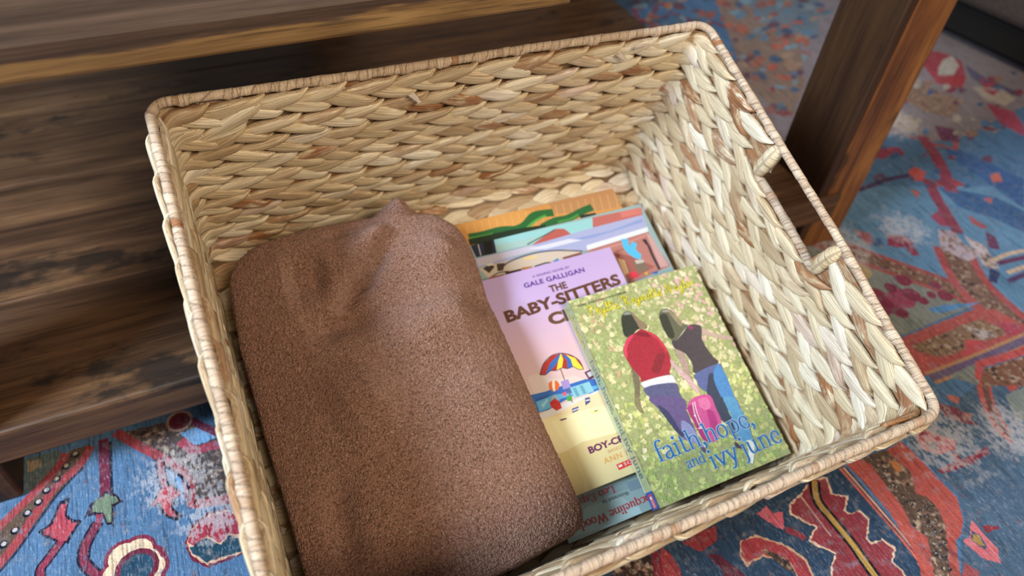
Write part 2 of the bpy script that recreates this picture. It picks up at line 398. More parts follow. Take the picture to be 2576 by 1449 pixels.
# running handwriting for the author line
SC = {
 'P': (.62, [[(.22, .0), (.27, .35), (.30, .66)], [(.10, .56), (.16, .72), (.36, .76), (.52, .66), (.46, .48), (.30, .40), (.22, .42)]]),
 'R': (.72, [[(.20, .0), (.25, .35), (.28, .66)], [(.06, .56), (.14, .72), (.34, .76), (.50, .66), (.44, .48), (.24, .40), (.36, .30), (.52, .04), (.62, .0)]]),
 'N': (.74, [[(.06, .0), (.12, .35), (.18, .70), (.30, .40), (.44, .02), (.50, .35), (.60, .74)]]),
 'h': (.40, [[(.08, .0), (.12, .4), (.15, .70)], [(.09, .12), (.2, .38), (.29, .34), (.28, .08), (.34, .0), (.40, .05)]]),
 'y': (.42, [[(.04, .36), (.08, .12), (.17, .06), (.29, .36)], [(.29, .36), (.22, -.05), (.12, -.28), (.0, -.22), (.14, -.06), (.42, .10)]]),
 'l': (.24, [[(.0, .05), (.14, .36), (.20, .64), (.13, .70), (.09, .45), (.11, .08), (.24, .05)]]),
 'i': (.24, [[(.0, .06), (.10, .36), (.10, .08), (.24, .06)], '.', (.12, .52)]),
 's': (.30, [[(.0, .06), (.15, .38), (.22, .18), (.16, .0), (.04, .04)], [(.16, .02), (.30, .08)]]),
 'e': (.32, [[(.0, .10), (.18, .22), (.20, .36), (.08, .34), (.06, .10), (.18, .02), (.32, .10)]]),
 'n': (.44, [[(.04, .34), (.08, .02), (.2, .34), (.30, .34), (.30, .06), (.44, .08)]]),
 'o': (.36, [[(.18, .36), (.05, .26), (.07, .04), (.22, .04), (.25, .26), (.16, .36), (.24, .30), (.36, .28)]]),
 'd': (.42, [[(.26, .30), (.12, .36), (.05, .16), (.12, .02), (.26, .18)], [(.34, .72), (.28, .3), (.28, .05), (.42, .06)]]),
 'a': (.40, [[(.26, .30), (.12, .36), (.05, .16), (.12, .02), (.26, .2), (.27, .34), (.27, .06), (.40, .06)]]),
 'r': (.30, [[(.0, .06), (.08, .38), (.20, .32), (.18, .06), (.30, .04)]]),
 ' ': (.30, []),
}
def script_text(sh, body, x0, y0, width, cap, h, hw):
    adv = sum(SC[c][0] for c in body); kx = width / adv; k = cap / .74; x = 0
    for ch in body:
        w, st = SC[ch]; i = 0
        while i < len(st):
            if st[i] == '.':
                sh.dot(x0 + x + st[i + 1][0] * kx, y0 + st[i + 1][1] * k, hw * 1.5, h); i += 2; continue
            sh.stroke([(x0 + x + a * kx, y0 + b * k) for a, b in st[i]], hw, h); i += 1
        x += w * kx

RUG = [
(0, 6122862, 0, 0, -2241, 4692, -1964, 4670, -1921, 4561, -2239, 4312),
(0, 10521202, 0, 0, -2230, 4657, -2120, 4642, -2109, 4563, -2218, 4533),
(0, 6179648, 0, 0, -1920, 4621, -1714, 4646, -1780, 4442, -2414, 3717, -2421, 4049, -1978, 4524),
(1, 10238530, 0, 75, -1920, 4621, -1967, 4519, -2111, 4358, -2270, 4214, -2481, 4035),
(1, 10238530, 0, 75, -1716, 4615, -1814, 4441, -2004, 4300, -2176, 4066, -2318, 3851, -2471, 3681),
(1, 2501188, 0, 22, -1781, 4413, -1985, 4221, -2156, 3991, -2307, 3783, -2432, 3652),
(2, 1382444, 0, 36, -1843, 4573),
(2, 11771784, 0, 20, -1842, 4582),
(2, 1382444, 0, 36, -1918, 4475),
(2, 11771784, 0, 20, -1918, 4484),
(2, 1382444, 0, 36, -1998, 4368),
(2, 11771784, 0, 20, -1998, 4376),
(2, 1382444, 0, 36, -2075, 4285),
(2, 12103858, 0, 20, -2075, 4293),
(2, 1382444, 0, 36, -2139, 4192),
(2, 12103858, 0, 20, -2139, 4201),
(2, 1382444, 0, 36, -2223, 4118),
(2, 12103858, 0, 20, -2223, 4126),
(2, 1382444, 0, 36, -2314, 3990),
(2, 12103858, 0, 20, -2314, 3998),
(2, 1382444, 0, 36, -2393, 3894),
(2, 12103858, 0, 20, -2393, 3902),
(1, 2105916, 0, 30, -1555, 4597, -1579, 4038),
(1, 7087168, 0, 85, -1608, 4650, -1613, 4434, -1628, 4044),
(0, 2365488, 0, 0, -1626, 4086, -1542, 4022, -1487, 3930, -1571, 3916, -1578, 3722, -1629, 3757, -1660, 3864, -1749, 3901, -1803, 3883, -1744, 4015),
(0, 6978920, 0, 0, -1625, 4064, -1548, 4004, -1530, 3954, -1585, 3942, -1597, 3763, -1622, 3781, -1653, 3895, -1737, 3930, -1725, 4001),
(0, 9252936, 0, 0, -1707, 3897, -1654, 3875, -1669, 3800, -1711, 3818),
(1, 2103860, 0, 100, -1695, 3811, -1781, 3676, -1816, 3576, -1808, 3473, -1726, 3330),
(1, 8137798, 0, 62, -1695, 3811, -1781, 3676, -1816, 3576, -1808, 3473, -1726, 3330),
(0, 1907764, 0, 0, -1976, 4133, -1901, 4132, -1929, 3990, -1886, 3918, -1814, 3877, -1869, 3811, -1924, 3711, -2010, 3760, -2116, 3856, -2146, 3908, -2053, 3948, -2015, 4053),
(0, 11221580, 0, 0, -1966, 4108, -1925, 4105, -1942, 3975, -1893, 3894, -1846, 3874, -1884, 3824, -1939, 3736, -2003, 3776, -2100, 3869, -2103, 3916, -2038, 3921, -2001, 4040),
(1, 1907764, 0, 85, -1974, 3751, -2078, 3624, -2128, 3560, -2129, 3476),
(1, 9055304, 0, 55, -1974, 3751, -2078, 3624, -2128, 3560, -2129, 3476),
(0, 5720648, 1, 0, -1481, 4662, -879, 4615, -495, 4260, -603, 3492, -907, 3688, -951, 3966, -1162, 4264),
(0, 7183563, 0, 0, -973, 4455, -812, 4471, -666, 4282, -864, 4267),
(0, 7183563, 0, 0, -1167, 4220, -986, 3966, -961, 3882, -1024, 3751, -1112, 4077),
(1, 10238530, 0, 85, -1502, 4687, -1320, 4453, -1162, 4264, -973, 3975, -965, 3726, -910, 3668, -629, 3615),
(1, 2038320, 0, 25, -1199, 4249, -979, 3926, -995, 3711),
(1, 7087168, 0, 70, -860, 4574, -743, 4427, -594, 4268),
(1, 10631760, 0, 90, -971, 4374, -870, 4222, -726, 4210, -536, 4164),
(2, 11570560, 0, 120, -956, 4596),
(2, 7020592, 0, 95, -956, 4596),
(1, 2103860, 0, 80, -1164, 4249, -1168, 4100, -1161, 3965),
(1, 9383752, 0, 50, -1164, 4249, -1168, 4100, -1161, 3965),
(0, 1776176, 0, 0, -1157, 3985, -1088, 3935, -1006, 3807, -1094, 3780, -1114, 3705, -1042, 3606, -1101, 3583, -1167, 3631, -1222, 3736, -1222, 3791, -1301, 3783, -1222, 3904),
(0, 11549260, 0, 0, -1157, 3963, -1096, 3916, -1039, 3817, -1115, 3796, -1132, 3712, -1086, 3611, -1147, 3643, -1200, 3740, -1204, 3805, -1273, 3791, -1210, 3885),
(0, 7216952, 0, 0, -1068, 3351, -1002, 3481, -845, 3558, -688, 3534, -586, 3457, -588, 3188, -597, 3075, -928, 3064, -1039, 3198),
(0, 13608332, 0, 0, -1047, 3348, -990, 3449, -844, 3530, -692, 3512, -590, 3431, -612, 3087, -924, 3093, -1030, 3226),
(0, 10757695, 0, 0, -1041, 3352, -985, 3444, -846, 3517, -695, 3495, -603, 3423, -623, 3242, -727, 3299, -802, 3245, -887, 3346, -998, 3302),
(0, 1852505, 0, 0, -1032, 3290, -901, 3326, -795, 3220, -720, 3272, -619, 3201, -620, 3104, -921, 3111, -1018, 3233),
(2, 8004672, 0, 153, -1525, 3416),
(2, 8004672, 0, 148, -1420, 3422),
(2, 8004672, 0, 128, -1335, 3311),
(2, 8004672, 0, 118, -1311, 3238),
(2, 8004672, 0, 128, -1596, 3298),
(2, 8004672, 0, 118, -1348, 3180),
(2, 14468006, 0, 120, -1525, 3416),
(2, 14468006, 0, 118, -1421, 3416),
(2, 14468006, 0, 95, -1355, 3319),
(2, 14468006, 0, 85, -1310, 3244),
(2, 14468006, 0, 95, -1596, 3298),
(2, 14468006, 0, 85, -1348, 3180),
(2, 7020600, 0, 170, -1437, 3279),
(2, 2049376, 0, 125, -1437, 3279),
(0, 2769502, 0, 0, 1967, 2223, 4430, 1888, 4727, 1733, 4715, 687, 4563, 469, 1690, 1694),
(0, 9318200, 0, 0, 2822, 1714, 2957, 1739, 3194, 1737, 3121, 1615, 2922, 1584),
(0, 10235960, 0, 0, 2621, 1758, 2668, 1698, 2669, 1528, 2637, 1439, 2463, 1513),
(0, 3812392, 1, 0, 2381, 1873, 2471, 1768, 2525, 1653, 2442, 1522, 2053, 1687),
(0, 8135728, 0, 0, 2522, 1760, 2585, 1746, 2507, 1495, 2420, 1532),
(0, 6038582, 0, 0, 2957, 1550, 3058, 1507, 3133, 1331, 3170, 1226, 2972, 1310, 3000, 1387),
(0, 13129322, 0, 0, 3600, 1681, 3731, 1707, 3746, 1635, 3840, 1603, 3743, 1458, 3674, 1536, 3634, 1624),
(1, 9056320, 0, 60, 3754, 1461, 3836, 1370, 3856, 1320),
(0, 12884604, 0, 0, 3298, 1534, 3465, 1528, 3660, 1347, 3744, 1171, 3698, 1002, 3564, 1059, 3587, 1204, 3404, 1334, 3219, 1327, 3212, 1415),
(0, 10170424, 0, 0, 3308, 1523, 3454, 1514, 3639, 1340, 3724, 1166, 3679, 1010, 3575, 1054, 3597, 1207, 3416, 1349, 3244, 1349, 3237, 1418),
(0, 4864560, 1, 0, 3425, 1399, 3504, 1345, 3592, 1228, 3568, 1108, 3513, 1170, 3472, 1306),
(0, 14268576, 0, 0, 4312, 1762, 4165, 1699, 3951, 1645, 3883, 1563, 3957, 1446, 4020, 1370, 3935, 1328, 3872, 1292, 3919, 1218, 4013, 1111, 3892, 1029, 3826, 947, 4452, 681, 4469, 745, 4443, 849, 4562, 934, 4515, 1046, 4395, 1059, 4389, 1096, 4542, 1237, 4519, 1345, 4407, 1352, 4396, 1386, 4526, 1489, 4404, 1569, 4476, 1725),
(0, 9056316, 0, 0, 4295, 1753, 4179, 1690, 3963, 1630, 3909, 1564, 3972, 1454, 4043, 1365, 3955, 1320, 3897, 1289, 3936, 1229, 4035, 1108, 3916, 1026, 3843, 940, 4424, 693, 4449, 750, 4428, 859, 4535, 935, 4501, 1032, 4381, 1044, 4370, 1101, 4519, 1240, 4505, 1330, 4390, 1337, 4373, 1388, 4493, 1484, 4380, 1561, 4451, 1717),
(1, 1382432, 0, 105, 4330, 1738, 4220, 1570, 4217, 1381, 4224, 1138, 4211, 953, 4200, 776),
(1, 11898693, 0, 52, 4330, 1738, 4220, 1570, 4217, 1381, 4224, 1138, 4211, 953, 4200, 776),
(1, 13215904, 0, 14, 4100, 1681, 4095, 1446, 4096, 1247),
(1, 3809336, 0, 70, 4676, 1754, 4688, 1361, 4695, 1023, 4679, 716, 4619, 598),
(1, 13607054, 0, 22, 4690, 1741, 4701, 1348, 4709, 1003, 4690, 711, 4625, 595),
(1, 12606024, 0, 26, 4653, 1748, 4664, 1363, 4671, 1033, 4656, 726, 4596, 607),
(0, 6179648, 1, 0, 4873, 1738, 5199, 1737, 5359, 1638, 5228, 1352, 5294, 1124, 5189, 931, 4801, 520, 4630, 593, 4884, 860, 4864, 1038, 4881, 1206, 4904, 1439),
(0, 11553859, 0, 0, 4749, 1757, 4921, 1751, 4968, 1650, 4934, 1380, 4922, 1203, 4853, 1035, 4909, 891, 4664, 578, 4562, 622, 4678, 810, 4761, 1190, 4766, 1496),
(0, 11553859, 0, 0, 5238, 1721, 5443, 1739, 5477, 1589, 5475, 1393, 5480, 1077, 5353, 877, 5190, 773, 5138, 781, 4876, 489, 4790, 525, 5157, 915, 5225, 1077, 5216, 1186, 5150, 1260, 5277, 1442, 5246, 1618),
(0, 11890748, 0, 0, 5181, 1645, 5264, 1545, 5181, 1482, 5141, 1514),
(0, 2893352, 0, 0, 5030, 1684, 4997, 1681, 4977, 1700, 4997, 1712, 5023, 1713),
(0, 10720904, 0, 0, 5014, 1692, 5001, 1685, 4992, 1692, 5009, 1710, 5014, 1706),
(0, 2893352, 0, 0, 5099, 1672, 5060, 1658, 5039, 1673, 5063, 1693, 5096, 1693),
(0, 9207928, 0, 0, 5085, 1671, 5063, 1662, 5053, 1676, 5064, 1684, 5080, 1686),
(0, 2893352, 0, 0, 5057, 1611, 5026, 1607, 5009, 1615, 5009, 1638, 5047, 1638),
(0, 10720904, 0, 0, 5043, 1615, 5030, 1612, 5018, 1621, 5031, 1632, 5045, 1633),
(0, 2893352, 0, 0, 5079, 1548, 5052, 1540, 5033, 1552, 5049, 1577, 5089, 1575),
(0, 9207928, 0, 0, 5066, 1552, 5056, 1547, 5046, 1553, 5051, 1569, 5073, 1562),
(0, 2893352, 0, 0, 5013, 1496, 4992, 1484, 4961, 1492, 4976, 1516, 5009, 1525),
(0, 10720904, 0, 0, 5005, 1502, 4979, 1497, 4977, 1504, 4983, 1516, 4995, 1513),
(0, 2893352, 0, 0, 5048, 1475, 5023, 1465, 5001, 1485, 5031, 1504, 5052, 1489),
(0, 9207928, 0, 0, 5035, 1475, 5025, 1467, 5018, 1482, 5026, 1489, 5044, 1487),
(0, 2893352, 0, 0, 5022, 1387, 5000, 1387, 4974, 1400, 4982, 1420, 5031, 1415),
(0, 10720904, 0, 0, 5015, 1402, 5000, 1392, 4987, 1405, 4998, 1411, 5016, 1408),
(0, 2893352, 0, 0, 5052, 1374, 5018, 1361, 5001, 1382, 5026, 1405, 5050, 1400),
(0, 9207928, 0, 0, 5044, 1380, 5019, 1370, 5009, 1383, 5021, 1390, 5037, 1393),
(0, 2893352, 0, 0, 5003, 1341, 4976, 1332, 4964, 1345, 4979, 1361, 4999, 1355),
(0, 10720904, 0, 0, 5000, 1341, 4981, 1332, 4971, 1343, 4979, 1351, 4996, 1348),
(0, 2893352, 0, 0, 5037, 1276, 4995, 1275, 4986, 1287, 4999, 1301, 5029, 1308),
(0, 9207928, 0, 0, 5026, 1287, 5004, 1280, 4997, 1288, 5001, 1299, 5024, 1297),
(0, 2893352, 0, 0, 5028, 1224, 4983, 1215, 4979, 1231, 5005, 1251, 5030, 1240),
(0, 10720904, 0, 0, 5017, 1232, 5004, 1228, 4995, 1234, 5000, 1242, 5017, 1245),
(0, 2893352, 0, 0, 5058, 1199, 5037, 1196, 5009, 1206, 5037, 1229, 5064, 1226),
(0, 9207928, 0, 0, 5052, 1201, 5035, 1197, 5029, 1208, 5039, 1217, 5058, 1217),
(0, 2893352, 0, 0, 5040, 1160, 5015, 1157, 4993, 1159, 5012, 1186, 5048, 1193),
(0, 10720904, 0, 0, 5031, 1169, 5012, 1162, 5007, 1166, 5017, 1183, 5031, 1182),
(0, 2893352, 0, 0, 5067, 1093, 5037, 1090, 5010, 1106, 5036, 1122, 5067, 1120),
(0, 9207928, 0, 0, 5057, 1103, 5028, 1094, 5030, 1107, 5040, 1113, 5048, 1115),
(0, 2893352, 0, 0, 5017, 1066, 4982, 1055, 4969, 1073, 4985, 1089, 5014, 1080),
(0, 10720904, 0, 0, 4997, 1071, 4979, 1064, 4973, 1075, 4988, 1084, 5005, 1082),
(0, 2893352, 0, 0, 5083, 1038, 5043, 1028, 5031, 1048, 5045, 1065, 5077, 1065),
(0, 9207928, 0, 0, 5069, 1042, 5052, 1036, 5043, 1043, 5049, 1052, 5069, 1050),
(0, 2893352, 0, 0, 5155, 1104, 5126, 1100, 5110, 1120, 5138, 1140, 5159, 1137),
(0, 10720904, 0, 0, 5154, 1115, 5140, 1110, 5122, 1112, 5136, 1130, 5151, 1127),
(0, 2893352, 0, 0, 5221, 1102, 5205, 1092, 5171, 1106, 5187, 1129, 5219, 1123),
(0, 9207928, 0, 0, 5210, 1109, 5195, 1104, 5183, 1110, 5197, 1120, 5212, 1120),
(0, 2893352, 0, 0, 5053, 983, 5021, 976, 4995, 992, 5012, 1005, 5052, 1014),
(0, 10720904, 0, 0, 5036, 987, 5018, 985, 5012, 991, 5020, 1004, 5039, 998),
(0, 2893352, 0, 0, 5102, 968, 5077, 957, 5061, 974, 5078, 988, 5108, 987),
(0, 9207928, 0, 0, 5094, 969, 5074, 963, 5064, 967, 5084, 982, 5092, 976),
(0, 2893352, 0, 0, 4990, 971, 4978, 972, 4944, 993, 4978, 1004, 4992, 996),
(0, 10720904, 0, 0, 4985, 984, 4976, 976, 4962, 987, 4977, 995, 4988, 995),
(0, 2893352, 0, 0, 5035, 951, 5016, 946, 4995, 964, 5021, 981, 5043, 982),
(0, 9207928, 0, 0, 5034, 961, 5014, 952, 5008, 966, 5017, 971, 5038, 970),
(0, 2893352, 0, 0, 5035, 895, 5014, 897, 4990, 912, 5021, 929, 5037, 924),
(0, 10720904, 0, 0, 5029, 908, 5014, 899, 5004, 910, 5012, 919, 5032, 916),
(0, 2893352, 0, 0, 5100, 887, 5065, 870, 5048, 887, 5061, 908, 5090, 898),
(0, 9207928, 0, 0, 5088, 886, 5071, 882, 5058, 886, 5073, 898, 5083, 897),
(0, 2893352, 0, 0, 4936, 814, 4900, 809, 4889, 816, 4918, 844, 4935, 832),
(0, 10720904, 0, 0, 4925, 816, 4906, 815, 4901, 824, 4916, 833, 4931, 830),
(0, 2893352, 0, 0, 5013, 807, 4988, 795, 4960, 807, 4976, 821, 5014, 829),
(0, 9207928, 0, 0, 4997, 807, 4983, 803, 4976, 810, 4991, 819, 5003, 821),
(0, 2893352, 0, 0, 4988, 807, 4952, 793, 4932, 803, 4963, 828, 4980, 822),
(0, 10720904, 0, 0, 4977, 812, 4960, 805, 4956, 813, 4962, 819, 4976, 820),
(0, 2893352, 0, 0, 5056, 790, 5010, 774, 4998, 798, 5010, 807, 5049, 809),
(0, 9207928, 0, 0, 5038, 787, 5026, 785, 5017, 795, 5023, 803, 5044, 798),
(0, 2893352, 0, 0, 4885, 741, 4860, 734, 4835, 747, 4847, 768, 4886, 772),
(0, 10720904, 0, 0, 4873, 753, 4864, 745, 4851, 751, 4857, 762, 4873, 757),
(0, 2893352, 0, 0, 4910, 726, 4880, 716, 4858, 735, 4885, 748, 4904, 746),
(0, 9207928, 0, 0, 4899, 725, 4878, 726, 4872, 735, 4878, 741, 4894, 739),
(0, 2893352, 0, 0, 4897, 705, 4860, 700, 4847, 718, 4868, 737, 4890, 721),
(0, 10720904, 0, 0, 4883, 713, 4861, 705, 4857, 714, 4870, 725, 4883, 720),
(0, 2893352, 0, 0, 4950, 699, 4917, 683, 4904, 697, 4927, 717, 4955, 713),
(0, 9207928, 0, 0, 4943, 698, 4931, 699, 4919, 701, 4931, 712, 4950, 710),
(0, 2893352, 0, 0, 4832, 614, 4803, 608, 4791, 631, 4810, 642, 4842, 645),
(0, 10720904, 0, 0, 4835, 620, 4818, 617, 4808, 621, 4816, 633, 4834, 635),
(0, 2893352, 0, 0, 4888, 596, 4852, 590, 4833, 613, 4847, 619, 4880, 615),
(0, 9207928, 0, 0, 4874, 603, 4860, 598, 4850, 605, 4859, 616, 4873, 615),
(0, 4612220, 0, 0, 5921, 1807, 6811, 1958, 7576, 1772, 5517, 190, 4862, 469, 5192, 759, 5371, 869, 5504, 1082, 5499, 1415, 5522, 1723),
(0, 11883098, 0, 0, 5627, 1732, 5792, 1779, 5842, 1680, 5897, 1623, 5985, 1534, 5899, 1458, 5682, 1480, 5587, 1586),
(0, 9187392, 0, 0, 5705, 1788, 5799, 1767, 5761, 1695, 5668, 1698),
(0, 7166560, 1, 0, 5696, 1652, 5791, 1579, 5727, 1521, 5646, 1588),
(0, 8661052, 0, 0, 5540, 1358, 5706, 1363, 5901, 1349, 6228, 1358, 6200, 1293, 5877, 1276, 5552, 1310),
(1, 9056320, 0, 60, 5860, 1432, 5798, 1325),
(0, 13198960, 0, 0, 5425, 861, 5426, 760, 5420, 565, 5333, 459, 5226, 545, 5187, 739, 5280, 743),
(0, 3429754, 0, 0, 5342, 780, 5381, 721, 5353, 621, 5308, 599, 5265, 714),
(0, 11571016, 0, 0, 5343, 758, 5369, 726, 5340, 633, 5292, 653, 5270, 719),
(0, 9055292, 0, 0, 5473, 769, 5631, 717, 5596, 688, 5452, 720),
(0, 10504784, 0, 0, 5036, 591, 5092, 475, 5031, 423, 4882, 486),
(0, 8074053, 0, 0, 6184, 1940, 6324, 1809, 6335, 1639, 6376, 1569, 6224, 1649, 6114, 1802),
(0, 11887708, 0, 0, 6356, 1984, 6455, 1906, 6368, 1847, 6326, 1920),
(0, 11887708, 0, 0, 6338, 1766, 6407, 1701, 6321, 1645),
(1, 11553859, 0, 150, 6984, 2069, 6711, 1765, 6586, 1538, 6552, 1391, 6613, 1192),
(1, 7031364, 0, 60, 6999, 2063, 6726, 1760, 6600, 1532, 6565, 1385, 6613, 1192),
(0, 11553859, 0, 0, 7074, 1853, 7474, 1834, 7388, 1767, 7051, 1744),
(0, 8357765, 0, 0, 6945, 1729, 7355, 1740, 6922, 1402, 6781, 1458),
(0, 5271176, 0, 0, 6622, 1398, 6743, 1295, 6229, 890, 6393, 1147),
(0, 8422784, 0, 0, 6398, 4579, 6723, 4415, 7018, 3794, 7625, 3027, 7884, 2817, 6524, 2791, 6508, 3016),
(0, 6063787, 0, 0, 7657, 5263, 10629, 4190, 8166, 2283, 8035, 2686, 7914, 2842, 7441, 3515, 7060, 4019, 6906, 4583),
(1, 10111560, 0, 330, 6712, 4483, 7045, 4004, 7427, 3501, 7745, 3055, 7914, 2661),
(1, 8017480, 1, 190, 6712, 4483, 7045, 4004, 7427, 3501, 7745, 3055, 7914, 2661),
(1, 10701388, 0, 520, 8321, 3648, 8135, 3350, 8006, 3030, 7966, 2659, 7949, 2116),
(1, 7755854, 1, 300, 8321, 3648, 8135, 3350, 8006, 3030, 7966, 2659, 7949, 2116),
(0, 5080765, 0, 0, 7374, 2960, 7883, 2809, 7216, 2879, 7138, 2980),
(2, 8137796, 0, 110, 6741, 3386),
(2, 8137796, 0, 150, 6721, 3230),
(2, 9846874, 0, 170, 6982, 3238),
(2, 8137796, 0, 100, 7240, 3456),
(2, 8137796, 0, 110, 7145, 3230),
(2, 8137796, 0, 70, 7204, 3107),
(2, 8137796, 0, 60, 7379, 3140),
(2, 8137796, 0, 90, 7526, 3065),
(2, 8137796, 0, 80, 6994, 3418),
(2, 8137796, 0, 90, 6798, 3059),
(2, 8137796, 0, 70, 7557, 3240),
(2, 8137796, 0, 120, 6573, 3181),
(2, 11901552, 0, 150, 6837, 3784),
(0, 11029578, 0, 0, 6465, 2765, 7723, 2771, 7929, 2673, 8107, 2238, 8035, 2182, 6776, 2198, 6439, 2225, 6296, 2282),
(0, 8809045, 1, 0, 6519, 2630, 7617, 2636, 7794, 2344, 6877, 2360, 6547, 2428),
(0, 11553862, 0, 0, 6528, 2546, 6682, 2390, 6687, 2248, 6430, 2246, 6342, 2281),
(0, 11879500, 0, 0, 7193, 2463, 7390, 2369, 7342, 2257, 6979, 2304),
(0, 11839656, 1, 0, 7355, 2634, 7525, 2483, 7596, 2354, 7345, 2403),
(0, 10501200, 0, 0, 7816, 2506, 8016, 2342, 7911, 2281, 7693, 2333),
(1, 11567196, 0, 170, 6361, 2211, 7018, 2195, 7949, 2199),
(1, 6969464, 0, 90, 6361, 2211, 7018, 2195, 7949, 2199),
(0, 8422784, 0, 0, 6571, 2158, 7074, 2172, 6795, 1934),
(0, 11880520, 0, 0, 7029, 2190, 7850, 2122, 7740, 2035, 7045, 2091, 6888, 1986, 6822, 2012),
(0, 8148036, 1, 0, 7032, 2080, 7727, 2025, 7334, 1718, 6817, 1925),
(0, 9188688, 0, 0, 7701, 4179, 7912, 4057, 7907, 3909, 7672, 3913, 7531, 4008),
(0, 9188688, 0, 0, 7745, 3948, 7862, 3883, 7785, 3705, 7695, 3759),
(0, 11034732, 0, 0, 7335, 4424, 7488, 4280, 7412, 4052, 7270, 4147),
(0, 3955846, 0, 0, 7442, 4232, 7545, 4151, 7476, 4007, 7346, 4077),
(0, 12101816, 1, 0, 8438, 4015, 8610, 3906, 8539, 3672, 8571, 3450, 8306, 3386, 8239, 3575, 8160, 3708),
(0, 12891324, 1, 0, 8678, 3793, 8776, 3541, 8585, 3139, 8438, 3255),
(1, 13349020, 0, 60, 8570, 3286, 8933, 3313, 9303, 3258),
(1, 6961756, 0, 70, 8659, 3232, 8869, 3213, 9195, 3173),
(1, 13349020, 0, 60, 8627, 3064, 9053, 3062),
(1, 5652586, 0, 70, 8509, 2952, 8932, 2968),
(0, 10241632, 0, 0, 8550, 4244, 8884, 4332, 8680, 3969, 8531, 4047),
(0, 11030616, 0, 0, 9096, 4089, 9141, 3798, 9062, 3783, 8986, 3924),
(0, 6962268, 0, 0, 9026, 3752, 9073, 3624, 8909, 3406, 8795, 3491),
(0, 3686506, 0, 0, 8487, 3216, 8536, 3099, 8336, 2980, 8265, 3046),
(1, 9058896, 0, 160, 9184, 4891, 8966, 4518, 8790, 4156, 8644, 3850),
(0, 3825552, 0, 0, 9194, 4708, 9810, 4236, 9960, 3772, 9565, 3463, 9358, 3946, 9100, 4253),
(0, 12083292, 0, 0, 8737, 4798, 8846, 4709, 8686, 4595),
(0, 12083292, 0, 0, 9591, 4266, 9745, 4235, 9623, 4133),
(0, 9076872, 0, 0, 12135, 11414, 17981, 9768, 12969, 5917, 10480, 5488, 9984, 5583, 9257, 6311, 8006, 5271, 7233, 5548, 8389, 8375),
(0, 9204840, 0, 0, 10121, 11627, 11891, 11122, 9258, 7615, 8312, 6839, 8193, 7739),
(0, 7306636, 0, 0, 10251, 10585, 12009, 10397, 10725, 8938, 9907, 9137),
(0, 10501192, 0, 0, 12238, 7909, 12556, 7646, 12635, 7303, 12207, 6835, 11790, 6589, 11529, 6865, 11790, 7421),
(0, 12103848, 0, 0, 12314, 7458, 12627, 7516, 12454, 7206, 12062, 6981, 11787, 7071, 11988, 7255),
(0, 11023420, 0, 0, 12037, 6989, 12207, 6835, 11815, 6581, 11651, 6825),
(0, 6051960, 0, 0, 12601, 7210, 12559, 6720, 12676, 6295, 12626, 6032, 12276, 6195, 12307, 6803),
(0, 11025488, 0, 0, 12433, 6761, 12593, 6514, 12231, 6443),
(0, 12102304, 0, 0, 12065, 6593, 12478, 6361, 12553, 6056, 12098, 5938, 11917, 6178),
(0, 11028568, 0, 0, 12157, 6468, 12437, 6328, 12179, 6228),
(0, 9730156, 1, 0, 11190, 7169, 11340, 6692, 11559, 6299, 10863, 5967, 10575, 6278, 10567, 6721),
(0, 10501208, 0, 0, 11841, 6114, 12087, 5765, 11890, 5406, 11602, 5178, 11558, 5603),
(0, 7223904, 0, 0, 10426, 5909, 10662, 5705, 10460, 5417, 10187, 5551),
(0, 11576472, 1, 0, 10119, 6433, 10376, 6092, 9906, 5846, 9695, 6160),
(0, 9187144, 0, 0, 9004, 5810, 9397, 5635, 9340, 5468, 8804, 5547),
(0, 3956630, 0, 0, 10098, 5389, 10351, 5111, 10589, 4377, 9984, 3898, 9995, 4556, 9973, 5170),
(0, 12733516, 0, 0, 9054, 5136, 9256, 5170, 9290, 5017, 9090, 4881, 8950, 4931),
(0, 12740188, 0, 0, 10172, 4631, 10376, 4629, 10210, 4444, 10068, 4495),
(1, 9189968, 0, 180, 9976, 5742, 9726, 5184, 9295, 4538),
(1, 4864608, 0, 80, 7998, 5041, 8619, 5084, 9015, 5046),
(0, 9194060, 0, 0, 6937, 7840, 6859, 7779, 6815, 7776, 6786, 7837, 6806, 7900, 6899, 7958, 6960, 7951),
(0, 9724510, 0, 0, 8233, 8129, 8177, 8116, 8152, 8112, 8148, 8173, 8199, 8222, 8233, 8218, 8264, 8187),
(0, 9853007, 0, 0, 13700, 11971, 13505, 11830, 13442, 11838, 13356, 11879, 13534, 12133, 13716, 12210, 13829, 12180),
(0, 11035214, 0, 0, 8132, 10576, 8056, 10491, 7999, 10496, 8012, 10565, 8078, 10670, 8143, 10662, 8156, 10619),
(0, 5003896, 0, 0, 8233, 8157, 8208, 8116, 8078, 8084, 8024, 8101, 8066, 8130, 8114, 8169, 8243, 8188),
(0, 4743294, 0, 0, 8197, 8281, 8133, 8273, 8103, 8281, 8077, 8384, 8163, 8446, 8226, 8426, 8255, 8357),
(0, 10781806, 0, 0, 8751, 9734, 8691, 9693, 8593, 9759, 8556, 9859, 8612, 9878, 8714, 9920, 8805, 9789),
(0, 5003896, 0, 0, 13408, 11587, 13138, 11477, 12959, 11425, 12869, 11489, 12864, 11547, 13143, 11713, 13373, 11704),
(0, 9194060, 0, 0, 11447, 10742, 11319, 10649, 11182, 10622, 11238, 10786, 11396, 10936, 11478, 10909, 11519, 10891),
(0, 5928072, 0, 0, 7790, 9853, 7699, 9796, 7642, 9754, 7597, 9823, 7640, 9900, 7755, 9997, 7837, 9987),
(0, 8556698, 0, 0, 9764, 12479, 9709, 12415, 9575, 12422, 9560, 12499, 9596, 12572, 9766, 12649, 9766, 12596),
